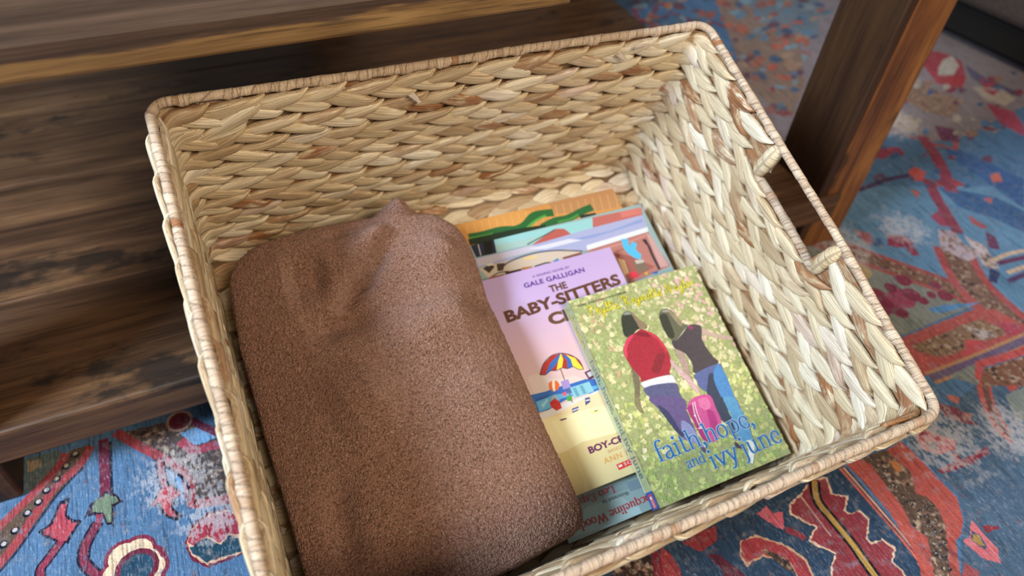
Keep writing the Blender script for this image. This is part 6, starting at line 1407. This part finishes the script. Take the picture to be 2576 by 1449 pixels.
def plait(S_, path, z, pitch, N, phase, closed=True, scale=None, skip=None, a=.0049, b=.0040, w=.0083, t=.0031, step=.0026):
    """three strand plait along path(s) -> (pos(n,3), inward normal (n,3), up (n,3)), length"""
    pos, nrm, up, P = path
    n = len(pos); sc = np.ones(n) if scale is None else scale
    base = 2 * PI * N * np.arange(n) / n + phase + smooth_noise(n, .05 * n / P, .35)
    for i in range(3):
        th = base + 2 * PI * i / 3 + smooth_noise(n, .04 * n / P, .22)
        aa = a * sc * (1 + smooth_noise(n, .03 * n / P, .12))
        C = pos + up * (aa * np.sin(th))[:, None] + nrm * (b * np.sin(2 * th))[:, None]
        C = C + up * smooth_noise(n, .06 * n / P, .0007)[:, None] + nrm * smooth_noise(n, .035 * n / P, .0008)[:, None]
        Tn = unit(np.roll(C, -1, 0) - np.roll(C, 1, 0)) if closed else unit(np.gradient(C, axis=0))
        Tp = unit(np.roll(pos, -1, 0) - np.roll(pos, 1, 0)) if closed else unit(np.gradient(pos, axis=0))
        A = unit(np.cross(nrm, Tn)); Bv = unit(np.cross(Tn, A))
        lift = .42 * np.cos(th)                      # edge of a leaf tucks under the next one
        A2 = unit(A + Bv * (lift * np.sign(np.sin(2 * th)) * .45)[:, None]); Bv = unit(np.cross(Tn, A2)); A = A2
        wa = w * sc * (.86 + .14 * np.sin(2 * th)) * (1 + smooth_noise(n, .03 * n / P, .12))
        tb = t * (1 + smooth_noise(n, .03 * n / P, .2))
        ids = np.floor((th + PI / 4) / PI).astype(int)
        if closed: ids = np.mod(ids, 2 * N) if N else ids
        S_.add(C, A, Bv, wa, tb, np.arange(n) / n * P + rng.uniform(0, 50), leaf_tones(ids), 16, closed, skip)

ROWS = 9; PITCH = .0222
fpath, PL = rect_path(.017)
SHIFT = [0, -.0106, -.0088, -.0062, -.004, -.0022, -.001, 0, 0]
def sag(s):
    X, Y, _, _ = fpath(s)
    w_ = np.where(X > BW - .002, np.clip(1 - np.maximum(np.maximum(Y - HOLE[1], HOLE[0] - Y), 0) / .03, 0, 1), 0)
    return w_ * w_ * (3 - 2 * w_)
body = Strands()
def on_wall(s, h, d):
    X, Y, NX, NY = fpath(s)
    return np.stack([X + NX * d, Y + NY * d, h], -1)
wob_n = 400
wob_h = [smooth_noise(wob_n, 18, .0011) for _ in range(ROWS)]
wob_d = [smooth_noise(wob_n, 16, .0010) for _ in range(ROWS)]
NLEAF = 48
def leaf(s0, ln, hfun, side, wmax, dome, d0, tone, rise, roll):
    m = 22
    u = np.linspace(0, 1, m); s = s0 + ln * u
    prof = np.clip(np.sin(PI * (.05 + .94 * u ** 1.12)), 0, 1) ** .78
    h = hfun(u, s)
    dd = d0 + rise * u - .0050 * np.clip((u - .84) / .16, 0, 1) ** 1.6 - .0030 * np.clip((.14 - u) / .14, 0, 1) ** 1.4
    C = on_wall(s, h, side * dd)
    Tn = unit(np.gradient(C, axis=0)); _, _, NX, NY = fpath(s)
    N0 = np.stack([NX * side, NY * side, np.zeros(m)], -1)
    A = unit(np.cross(N0, Tn)) * 1.0
    A = A * np.where(A[:, 2:3] < 0, -1, 1)
    A = unit(A - N0 * roll)                          # lower edge lies on top
    Bv = unit(np.cross(Tn, A)); Bv = Bv * np.where(np.sum(Bv * N0, -1, keepdims=True) < 0, -1, 1)
    body.add(C, A, Bv, wmax * prof, dome * (.55 + .45 * prof), u * ln + rng.uniform(0, 50), np.tile(tone, (m, 1)), 14, False, None, .16)
for k in range(ROWS):
    for side in (1, -1):
        ph0 = rng.uniform(0, 1)
        for half in (1, -1):
            for i in range(NLEAF):
                sp = PL / NLEAF
                s0 = (i + ph0 + (.5 if half < 0 else 0) + rng.uniform(-.07, .07)) * sp
                ln = sp * rng.uniform(1.34, 1.58)
                if k == 0:
                    ends = np.array([s0 + .006, s0 + ln * .5, s0 + ln - .006]); Xe, Ye, _, _ = fpath(ends)
                    if ((Xe > BW - .002) & (Ye < HOLE[1] + .004) & (Ye > HOLE[0] - .004)).any(): continue
                zc = -.0135 - PITCH * k
                sl = rng.uniform(.0120, .0142); cv = rng.uniform(-.0002, .0012)
                def hfun(u, s, k=k, zc=zc, half=half, sl=sl, cv=cv):
                    g = sag(s); q = 1 - (.30 * g if k == 1 else 0)
                    return zc + g * SHIFT[k] + np.interp(np.mod(s, PL), np.linspace(0, PL, wob_n), wob_h[k]) + q * (half * (-.0034 + sl * u) - cv * np.sin(PI * u))
                dk = np.interp(np.mod(s0, PL), np.linspace(0, PL, wob_n), wob_d[k])
                g0 = float(sag(np.array([s0 + ln / 2]))[0])
                wm = rng.uniform(.0062, .0080) * (1 - (.22 * g0 if k == 1 else 0))
                br = rng.uniform(); tone = (float(np.clip(rng.normal(.5, .23), 0, 1)), rng.uniform(.55, 1) if br < .07 else (rng.uniform(.1, .45) if br < .27 else 0.0), 0)
                leaf(s0, ln, hfun, side, wm, rng.uniform(.0024, .0033), .0020 + dk * side + rng.uniform(-.0003, .0004) - .0009 + (.0007, .0012, .0006)[min(k, 2)] * (k < 3), tone, rng.uniform(.0030, .0042), rng.uniform(-.05, .10))
# ends tucked in at the corners
for s0, ln, h0, h1, side, tone, dd in ((.004, .050, -.044, -.004, 1, (.55, 0, 0), .0075), (.000, .040, -.062, -.030, 1, (.3, .1, 0), .0062), (.776, .036, -.013, -.006, 1, (.4, .95, 0), .0068),
                                       (.765, .040, -.034, -.020, 1, (.8, 0, 0), .0058), (.395, .044, -.012, -.030, 1, (.9, 0, 0), .0070), (.402, .040, -.060, -.078, 1, (.95, 0, 0), .0062)):
    leaf(s0, ln, lambda u, s, h0=h0, h1=h1: h0 + (h1 - h0) * u ** .8, side, .0072, .0024, dd - .003, tone, .003, .0)
# core sheets inside the wall, browned to paint shade in the leaf gaps
ns = 520; sc_ = np.arange(ns) / ns * PL
Xc, Yc, _, _ = fpath(sc_)
topz = np.where((Xc > BW - .002) & (Yc < HOLE[1] - .001) & (Yc > HOLE[0] + .001), -.0385, -.004)
lev = np.linspace(0, 1, 24)
for dd_, fl in ((.0012, 1), (-.0012, -1)):
    G = np.stack([on_wall(sc_, topz * (1 - q) + (-BH - .0035) * q, dd_) for q in lev], 0)
    idx = np.arange(24 * ns).reshape(24, ns)
    Fq = np.stack([idx[:-1], np.roll(idx, -1, 1)[:-1], np.roll(idx, -1, 1)[1:], idx[1:]], -1).reshape(-1, 4)
    body.v.append(G.reshape(-1, 3)); body.f.append((Fq if fl < 0 else Fq[:, ::-1]) + body.n); body.n += 24 * ns
    body.fi.append(np.stack([np.tile(sc_, 24), G[..., 2].ravel(), np.zeros(24 * ns)], -1)); body.to.append(np.tile((.1, .85, 0.), (24 * ns, 1)))
# loose torn flecks of leaf
for (x, y, z, ang) in ((.175, -.0075, -.018, -.9), (.352, -.0075, -.010, -.7), (.366, -.0075, -.006, .4)):
    m = 6; u = np.linspace(0, 1, m); d = np.array([math.cos(ang), 0, math.sin(ang)]) if y > -.02 else np.array([0, math.cos(ang), math.sin(ang)])
    nn = np.array([0, -1., 0]) if y > -.02 else np.array([-1. if x > .2 else 1., 0, 0])
    C = np.array([x, y, z]) + d[None] * (u * .012)[:, None] + nn[None] * (.0015 + .002 * u)[:, None]
    A = np.tile(unit(np.cross(nn, d)), (m, 1)); Bv = np.tile(nn, (m, 1))
    body.add(C, A, Bv, .0030 * (1 - .5 * u * (1 + .4 * np.sin(u * 17))), np.full(m, .0003), u * .012, np.tile((.95, 0, 0.), (m, 1)), 8, False)
body.build('woven_body', STRAW, basket)

# woven base
base = Strands()
nb = 170
for k in range(16):
    yb = -.002 - .0235 * k
    xs = np.linspace(-.003, BW + .003, nb)
    pos = np.stack([xs, np.full(nb, yb), np.full(nb, -BH - .0050)], 1)
    plait(base, (pos, np.tile((0, 0, 1.), (nb, 1)), np.tile((0, 1., 0), (nb, 1)), BW), 0, .0235, 4.7, rng.uniform(0, 6), False, None, None, b=.0013, t=.0018, step=.003)
G = np.array([(x, y, -BH - .0050 + z) for z in (-.0008, .0008) for x, y in ((-.002, .002), (BW + .002, .002), (BW + .002, -BD - .002), (-.002, -BD - .002))])
base.v.append(G); base.f.append(np.array([(0, 1, 2, 3), (7, 6, 5, 4), (0, 4, 5, 1), (1, 5, 6, 2), (2, 6, 7, 3), (3, 7, 4, 0)]) + base.n); base.n += 8
base.fi.append(G); base.to.append(np.tile((.15, .35, 0.), (8, 1)))
base.build('woven_base', STRAW, basket)

def wrapped_tube(Cn, r, strip, closed, mat, name, bulge=None, brown=.10, seg=18):
    """a cord bound round with a narrow strip of leaf"""
    n = len(Cn)
    Tn = unit(np.roll(Cn, -1, 0) - np.roll(Cn, 1, 0)) if closed else unit(np.gradient(Cn, axis=0))
    up = np.tile((0, 0, 1.), (n, 1)); up = np.where(np.abs(Tn[:, 2:3]) > .9, np.tile((0, 1., 0), (n, 1)), up)
    A = unit(np.cross(up, Tn)); Bv = unit(np.cross(Tn, A))
    d = np.linalg.norm(np.roll(Cn, -1, 0) - Cn, axis=1); s = np.cumsum(d) - d[0]
    u = s / strip + smooth_noise(n, max(4, n / (s[-1] / .016)), 1.1)
    ph = np.linspace(0, 2 * PI, seg, endpoint=False)
    U = u[:, None] + ph[None] / (2 * PI) * 1.0
    fr = U - np.floor(U); ids = np.floor(U).astype(int)
    m = ids.max() - ids.min() + 3; tab = rng.normal(.45, .14, m); hb = np.where(rng.uniform(size=m) < brown, rng.uniform(.4, 1, m), 0); hr = rng.uniform(-.07, .07, m); tab2 = rng.uniform(size=m)
    R = r * (1 + .06 * (fr - .5) + hr[ids - ids.min()])
    if bulge is not None: R = R * (1 + bulge[:, None] * np.clip(.4 - Bv0(ph)[None], 0, 1.4))
    V = Cn[:, None] + A[:, None] * (R * np.cos(ph)[None])[..., None] + Bv[:, None] * (R * np.sin(ph)[None])[..., None]
    idx = np.arange(n * seg).reshape(n, seg)
    r0 = idx if closed else idx[:-1]; r1 = np.roll(idx, -1, 0) if closed else idx[1:]
    F = np.stack([r0, np.roll(r0, -1, 1), np.roll(r1, -1, 1), r1], -1).reshape(-1, 4)
    fib = np.stack([ph[None] * r + np.zeros((n, 1)), s[:, None] + np.zeros((n, seg)), ids * 3.1], -1)
    dark = np.clip(hb[ids - ids.min()] + np.where(fr < .05, .45 * (tab2[ids - ids.min()] > .45), 0), 0, 1)
    tone = np.stack([np.clip(tab[ids - ids.min()], 0, 1), dark, np.zeros_like(U)], -1)
    return mesh_obj(name, V.reshape(-1, 3), F, mat, basket, True, {'fibre': ('FLOAT_VECTOR', 'POINT', fib.reshape(-1, 3)), 'tone': ('FLOAT_VECTOR', 'POINT', tone.reshape(-1, 3))})
def Bv0(ph): return np.sin(ph)

rp, RL = rect_path(.012)
nr_ = int(RL / .0008); rs_ = np.arange(nr_) / nr_ * RL
rx, ry, _, _ = rp(rs_)
inh = (rx > BW - .002) & (ry < HOLE[1]) & (ry > HOLE[0])
lump = np.clip(np.sin(rs_ / .031 * 2 * PI + smooth_noise(nr_, nr_ / 40, 1.2)) - .35, 0, 1) * .55 * np.where(inh, 0, 1)
rad = .0033
rimC = np.stack([rx + smooth_noise(nr_, nr_ / 20, .0008), ry + smooth_noise(nr_, nr_ / 20, .0008), .0002 + smooth_noise(nr_, nr_ / 24, .0008)], 1)
wrapped_tube(rimC, rad, .0072, True, WRAP, 'wrapped_rim', lump, .05)
# lower bar and bound sides of the hand hole
yb = np.linspace(HOLE[1] + .012, HOLE[0] - .012, 150)
wrapped_tube(np.stack([np.full(150, BW), yb, -.0365 - .004 * (np.abs(yb - np.mean(HOLE)) / .05) ** 6], 1), .0037, .0052, False, WRAP, 'handle_bar', None, .05)
for ys, sg in ((HOLE[1], 1), (HOLE[0], -1)):
    u = np.linspace(0, 1, 60)
    C = np.stack([BW - .0022 * np.sin(PI * u), ys + sg * (.0062 - .0012 * np.sin(PI * u)), .0005 - .038 * u], 1)
    wrapped_tube(C, (.0066 * (1 - .62 * np.abs(2 * u - 1) ** 4))[:, None], .013, False, STRAW, 'handle_side', None, .0)

# ------------------------------------------------------------------ books
def book(name, label, cat, x, y, z, w, h, th, data, spine_col, back_col, extra=None, smooth=False, board=.0006, rz=0.0, ry=0.0, base_col='c9d39a', base_mot=0.0, overhang=0.0, mot_many=False):
    """origin: top left corner of the front cover, x to the right, y up the cover (negative down), z out of it"""
    r = thing(name, label, cat, group='books in the basket')
    r.matrix_world = BM @ Matrix.Translation((x, y, z)) @ Matrix.Rotation(rz, 4, 'Z') @ Matrix.Rotation(ry, 4, 'Y')
    s = Sheet(0.0, min(4e-6, board * .7 / (1600 if mot_many * 1.0 else 150)))
    s.poly([(0, 0), (0, -h), (w, -h), (w, 0)], base_col, base_mot)
    s.data(data, smooth)
    if extra: extra(s)
    top = np.array(s.v); zt = s.z
    top[:, 2] -= zt
    V = [tuple(p) for p in top]; F = list(s.f); Cc = [c for c in s.c]
    def quad(pts, col):
        b = len(V); V.extend(pts); F.append([b, b + 1, b + 2, b + 3]); Cc.append((*lin(col), 0))
    e = board; zt2 = -zt - 1e-6; m = .0007
    # front board, back board, rounded spine
    def slab(z0, z1, col, x0=0.0):
        quad([(x0, -h, z1), (w, -h, z1), (w, 0, z1), (x0, 0, z1)], col); quad([(x0, 0, z0), (w, 0, z0), (w, -h, z0), (x0, -h, z0)], col)
        for a, b in (((x0, -h), (w, -h)), ((w, -h), (w, 0)), ((w, 0), (x0, 0)), ((x0, 0), (x0, -h))):
            quad([(*a, z0), (*b, z0), (*b, z1), (*a, z1)], 'e9e6da')
    slab(-e, zt2, 'e9e6da'); slab(-th, -th + e, back_col)
    cc = np.concatenate([np.tile(c, (len(f), 1)) for c, f in zip(Cc, F)])
    mesh_obj('cover', np.array(V), F, PRINT, r, False, {'print': ('FLOAT_COLOR', 'CORNER', cc)})
    o = overhang
    boxes('page_block', [(m, w - .0006 - o, -h + .0004 + o, -.0004 - o, -th + e, -e, 0, 0)], PAPER, r)
    return r, th, h

def spine(r, th, h, col, mot, prints=None):
    """rounded spine on the left edge; local sheet x runs down the spine, y across it"""
    s = Sheet(0, 6e-6); s.poly([(0, 0), (0, th), (h, th), (h, 0)], col, mot)
    if prints: prints(s)
    V0 = np.array(s.v); V, F, Cc = [], [], []
    # bend: split into strips across is not needed, letters are small
    depth = 0.0
    for p in V0:
        t = p[1] / th
        bulge = depth * (1 - (2 * t - 1) ** 2)
        V.append((-bulge - p[2], -p[0], -th + p[1]))
    F = [list(f) for f in s.f]; Cc = list(s.c)
    b = len(V)                                     # closed curved back under the printing
    K = 8
    for k in range(K + 1):
        t = k / K; bul = -2e-5
        V += [(-bul, 0, -th + th * t), (-bul, -h, -th + th * t)]
    F = F[1:]; Cc = Cc[1:]
    for k in range(K): F.append([b + 2 * k, b + 2 * k + 2, b + 2 * k + 3, b + 2 * k + 1]); Cc.append((*lin(col), mot))
    cc = np.concatenate([np.tile(c, (len(f), 1)) for c, f in zip(Cc, F)])
    mesh_obj('spine', np.array(V), F, PRINT, r, False, {'print': ('FLOAT_COLOR', 'CORNER', cc)})

# orange picture book, bottom of the pile
r, th, h = book('picture_book', 'orange picture book with green leaves at the bottom of the pile by the back wall', 'book', .155, -.036, -.1905, .250, .280, .0085, ORN, 'c08040', 'c08040', None, False, .0022, base_col='d39a5a', overhang=.002)
spine(r, th, h, 'b9793c', 0)
# street scene picture book, turned the other way up
def wood_text(s):
    pen_text(s, 'Jacqueline Woodson', .0855, -.2664, .0855, .0070, 'b83238', .062, .026, True)
    put_text(s, 'Illustrated by', .0652, -.2573, .0250, .0034, '3c4044', -.008, rot=True)
    pen_text(s, 'Leo Espinosa', .0555, -.2489, .0545, .0062, 'b83238', .062, .026, True)
r, th, h = book('picture_book', 'pale blue picture book with red author names, lying under the lilac paperback', 'book', .214, -.0655, -.1808, .207, .278, .0090, WOOD, 'a9c0c6', 'a9c0c6', wood_text, False, .0022, base_col='98b2b8', overhang=.002)
spine(r, th, h, '8fa8b0', 0)
# lilac graphic novel
def bands():
    stops = [(0, (196, 172, 226)), (300, (202, 178, 228)), (520, (214, 184, 218)), (760, (222, 188, 206)), (1000, (224, 196, 202)), (1400, (226, 204, 198))]
    out = []
    for i in range(30):
        y = i * 46; a = [x for x in range(len(stops) - 1) if stops[x][0] <= y][-1]
        q = (y - stops[a][0]) / (stops[a + 1][0] - stops[a][0]); c = [int(stops[a][1][j] + (stops[a + 1][1][j] - stops[a][1][j]) * q) for j in range(3)]
        out.append((0, c[0] * 65536 + c[1] * 256 + c[2], 0, 0, 0, -y, 1495, -y, 1495, -2030, 0, -2030))
    return out
def bsc_text(s):
    put_text(s, 'A GRAPHIC NOVEL BY', .0620, -.0100, .0390, .0023, '7a4fa0', .012)
    put_text(s, 'GALE GALLIGAN', .0507, -.0176, .0632, .0048, '5f3a9a', .03, spacing=1.08)
    put_text(s, 'THE', .0728, -.0284, .0180, .0068, '65402f', .035)
    put_text(s, 'BABY-SITTERS', .0225, -.0446, .1215, .0108, '65402f', .04, slope=.048)
    put_text(s, 'CLUB', .0598, -.0584, .0530, .0108, '6b4a3a', .05)
    put_text(s, 'BOY-CRAZY STACEY', .0468, -.1757, .0900, .0056, '6b2460', .04)
    put_text(s, 'BASED ON THE NOVEL BY', .0628, -.1807, .0560, .0027, 'c89a5c', .0)
    put_text(s, 'ANN M. MARTIN', .0555, -.1879, .0630, .0048, 'e0a860', .02, spacing=1.15)
    put_text(s, 'SCHOLASTIC', .0715, -.1949, .0400, .0027, 'f4d6d2', .01, spacing=1.2)
r, th, h = book('graphic_novel', 'lilac and yellow paperback with brown lettering, partly covered by the blanket', 'book', .209, -.1085, -.1680, .1495, .203, .0122, bands() + BSC, 'c9a0c4', 'd9c48a', bsc_text, False, base_col='cdb6e0')
spine(r, th, h, 'c9a6c8', 0)
# green novel on top
def foliage():
    R2 = random.Random(4); out = []
    def pick(x, y):                                # x 0..1 right, y 0 top..1 bottom
        if y > .80: c = ['9dbb5c', 'abc866', '8cab50', '7d9c4c', 'c1d07a', 'b9b86c']
        elif y > .52: c = ['c3cf7e', 'd8dc9a', 'b4c468', 'e4e2b8', 'cfc888', 'a8b860']
        elif x < .34 and y < .5: c = ['9cae6c', '899e62', 'c5be88', 'b09a74', 'd5d09e', '9eb676', 'e2d9ac']
        elif x > .62 and y < .45: c = ['d8c8b4', 'd9a8b0', 'c9b8a0', 'cfc79a', 'b8b888', 'e2d6c2', 'd49ab0']
        else: c = ['b6bc88', 'c4c094', 'a6b284', 'd0caa2', '9caa7e', 'dcd4b0']
        h = c[R2.randrange(len(c))]                    # mixed towards pale yellow below, since PRINT darkens it
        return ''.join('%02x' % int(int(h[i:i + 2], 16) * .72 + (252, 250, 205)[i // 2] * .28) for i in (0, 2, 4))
    for i in range(1350):
        x, y = R2.random(), R2.random(); c = pick(x, y); rr = R2.uniform(.0008, .0032)
        nn = 8; a0 = R2.random() * 6
        pts = []
        for k in range(nn):
            q = rr * R2.uniform(.35, 1.5); pts.append((min(max(x * .1375 + q * math.cos(a0 + k * 6.283 / nn), 0), .1375), -min(max(y * .1905 + q * math.sin(a0 + k * 6.283 / nn), 0), .1905)))
        out.append((pts, c))
    return out
def ivy_full(s):
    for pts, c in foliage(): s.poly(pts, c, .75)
    s.data(IVY, True, .55)
    # author line in yellow handwriting with a dark edge
    script_text(s, 'Phyllis Reynolds Naylor', .0125, -.0198, .1150, .0094, '6f6a28', .00062)
    script_text(s, 'Phyllis Reynolds Naylor', .0125, -.0197, .1150, .0094, 'efe53a', .00038)
    put_text(s, 'NEWBERY AWARD-WINNING AUTHOR OF', .0070, -.0079, .0400, .0017, '2c2c28', .0)
    put_text(s, 'SHILOH', .0478, -.0079, .0095, .0018, '2c2c28', .01)
    for off, hh, tk, tn in ((0, 'd3dfe6', .060, .036), (0, '2270b4', .044, .018)):
        pen_text(s, 'faith,', .0165, -.1573, .0500, .0172, hh, tk, tn)
        pen_text(s, 'hope,', .0660, -.1573, .0520, .0172, hh, tk, tn)
        pen_text(s, 'and', .0385, -.1705, .0192, .0096, hh, tk if off else tk * (1.1 if hh != '1f6db0' else 1), tn)
        pen_text(s, 'ivy', .0600, -.1786, .0290, .0172, hh, tk, tn)
        pen_text(s, 'june', .0930, -.1786, .0425, .0172, hh, tk, tn)
r, th, h = book('paperback_novel', 'green paperback with two walking girls and a pink suitcase on its cover', 'book', .2868, -.1548, -.1520, .1372, .1905, .0145, [], 'a8b878', '8fa05c', ivy_full, False, .0011, mot_many=True, base_col='a9b27c', base_mot=.8)
def ivy_spine(s):
    s.poly([(.1755, 0), (.1755, .0145), (.1905, .0145), (.1905, 0)], '1f4fa0')
    s.poly([(.1775, .0040), (.1775, .0105), (.1893, .0105), (.1893, .0040)], 'c4405a')
    s.poly([(.1795, .0055), (.1795, .0085), (.1820, .0085), (.1820, .0055)], 'f2ecf2')
    put_text(s, 'YEARLING', .1825, .0056, .0062, .0030, 'f2dce4', .0)
    pen_text(s, 'faith, hope, and ivy june', .0560, .0045, .1080, .0080, '3f6288', .04, .016)
    script_text(s, 'Naylor', .012, .0050, .032, .0066, 'd8cc4a', .0004)
spine(r, th, h, 'a9b488', .5, ivy_spine)

# ------------------------------------------------------------------ blanket
def blanket():
    NU, NV = 560, 460
    u = np.linspace(0, 2 * PI, NU, endpoint=False); v = np.linspace(-1, 1, NV)
    v = np.sign(v) * (1 - (1 - np.abs(v)) ** 1.7)
    yc, hy = -.190, .154
    y0 = yc + hy * v
    cs, sn = np.cos(u), np.sin(u)
    n_ = 4.2
    ex = np.sign(cs) * np.abs(cs) ** (2 / n_); ez = np.sign(sn) * np.abs(sn) ** (2 / n_)
    endx = np.maximum(1 - np.abs(v) ** np.where(v < 0, 44, 18), 0) ** (1 / 14.0); endz = np.where(v < 0, np.maximum(1 - np.abs(v) ** 22, 0) ** (1 / 5.0), np.maximum(1 - np.abs(v) ** 9, 0) ** (1 / 3.6))
    yk = [-.36, -.335, -.327, -.299, -.258, -.194, -.133, -.110, -.086, -.070, -.056, -.03, 0]
    xk = [.219, .2215, .2225, .222, .2195, .217, .2145, .2165, .2175, .2165, .2165, .2165, .2165]
    xr = np.interp(y0, yk, xk)
    xl = np.interp(y0, [-.36, -.25, -.19, -.12, -.06, -.03], [.0165, .0155, .0135, .0125, .0165, .022])
    hx = (xr - xl) / 2; xc = (xr + xl) / 2
    zt = -.117; zb = -.1965; hz = (zt - zb) / 2; zc = (zt + zb) / 2
    X = xc[:, None] + (hx * endx)[:, None] * ex[None]
    Zz = zc + (hz * endz)[:, None] * ez[None]
    # outline of the folded back edge, with the small peak against the wall
    xo = [.0, .022, .045, .071, .098, .125, .143, .153, .163, .172, .180, .197, .210, .218, .224]
    yo = [-.052, -.041, -.0335, -.0315, -.031, -.0335, -.034, -.028, -.0245, -.031, -.037, -.043, -.056, -.072, -.080]
    yb_ = np.interp(X, xo, yo)
    yfull = yc + hy
    back = np.clip((y0 - (yfull - .075)) / .075, 0, 1)[:, None]
    Yy = y0[:, None] + (yb_ - yfull) * back ** 2
    xf = np.interp(X, [.0, .14, .158, .19, .207, .2225], [-.345, -.3445, -.344, -.3405, -.339, -.3345])
    front = np.clip(((yc - hy + .05) - y0) / .05, 0, 1)[:, None]
    Yy = Yy + (xf - (yc - hy)) * front ** 2
    Zz = np.where(X > .15, np.maximum(Zz, -.1876 + 0 * Zz), Zz)
    # broad slope: lower at the left and the back
    topm = np.clip((Zz - zc) / hz, 0, 1)
    def ridge(x0, y0_, x1, y1, amp, wd):
        d = np.array([x1 - x0, y1 - y0_]); L = np.hypot(*d); d /= L
        px, py = X - x0, Yy - y0_
        t = np.clip(px * d[0] + py * d[1], 0, L); dd = np.hypot(px - t * d[0], py - t * d[1])
        e = np.clip(np.minimum(t, L - t) / (L * .35) + .15, 0, 1)
        return amp * e * np.exp(-(dd / wd) ** 2)
    hgt = -.020 * np.exp(-((X - .010) / .040) ** 2) - .010 * np.exp(-((X - .222) / .03) ** 2) - .012 * np.exp(-((Yy + .03) / .03) ** 2)
    for f in FOLDS: hgt = hgt + ridge(*f[:4], f[4] * 2.5, f[5])
    Zz = Zz + hgt * topm
    # edge above the books on the right
    low = (X > .2035) & (Zz < -.1645)
    Zz = np.where((X > .2035) & (Zz < -.1645), -.1645 + .0 * Zz, Zz)
    V = np.stack([X, Yy, Zz], -1)
    # nap
    gy, gx = np.gradient(V, axis=0), np.gradient(V, axis=1)
    N = unit(np.cross(gx, gy)); cen = np.array([.117, yc, zc]); sg = np.sign(np.sum(N * (V - cen), -1, keepdims=True)); N = N * np.where(sg == 0, 1, sg)
    nz = rng.normal(0, 1, (NV, NU)); nz = (nz + np.roll(nz, 1, 0) + np.roll(nz, 1, 1) + np.roll(nz, -1, 0) + np.roll(nz, -1, 1)) / 2.2
    amp = .00026 * np.where((X > .2) & (Zz < -.155), .3, 1)
    V = V + N * (nz * amp)[..., None]
    idx = np.arange(NV * NU).reshape(NV, NU)
    F = np.stack([idx[:-1], np.roll(idx, -1, 1)[:-1], np.roll(idx, -1, 1)[1:], idx[1:]], -1).reshape(-1, 4)
    o = mesh_obj('fleece_blanket', V.reshape(-1, 3), F, FLEECE)
    o.matrix_world = BM
    o['label'] = 'folded brown fleece blanket filling the left half of the basket'; o['category'] = 'blanket'
def smooth1(n, k):
    p = np.random.RandomState(3 + k).uniform(-1, 1, k + 2); x = np.linspace(0, k, n); i = np.floor(x).astype(int); t = x - i; t = t * t * (3 - 2 * t)
    return p[i] * (1 - t) + p[i + 1] * t
FOLDS = [
    (.088, -.120, .150, -.068, -.0095, .0085),   # long diagonal crease
    (.055, -.085, .092, -.088, -.0065, .022),    # hollow on the left
    (.110, -.090, .150, -.055, .0075, .013),     # swelling beside the crease
    (.098, -.054, .116, -.046, -.0030, .006),    # dimple at the back
    (.158, -.045, .170, -.030, .0090, .010),     # peak touching the back wall
    (.060, -.130, .120, -.128, -.0060, .014),
    (.120, -.160, .200, -.150, .0060, .022),
    (.165, -.115, .200, -.080, .0050, .020),
    (.060, -.205, .110, -.190, .0065, .030),
    (.045, -.310, .052, -.235, -.0050, .011),
    (.190, -.130, .214, -.150, -.0040, .012),
    (.150, -.240, .190, -.200, .0025, .030)]
blanket()
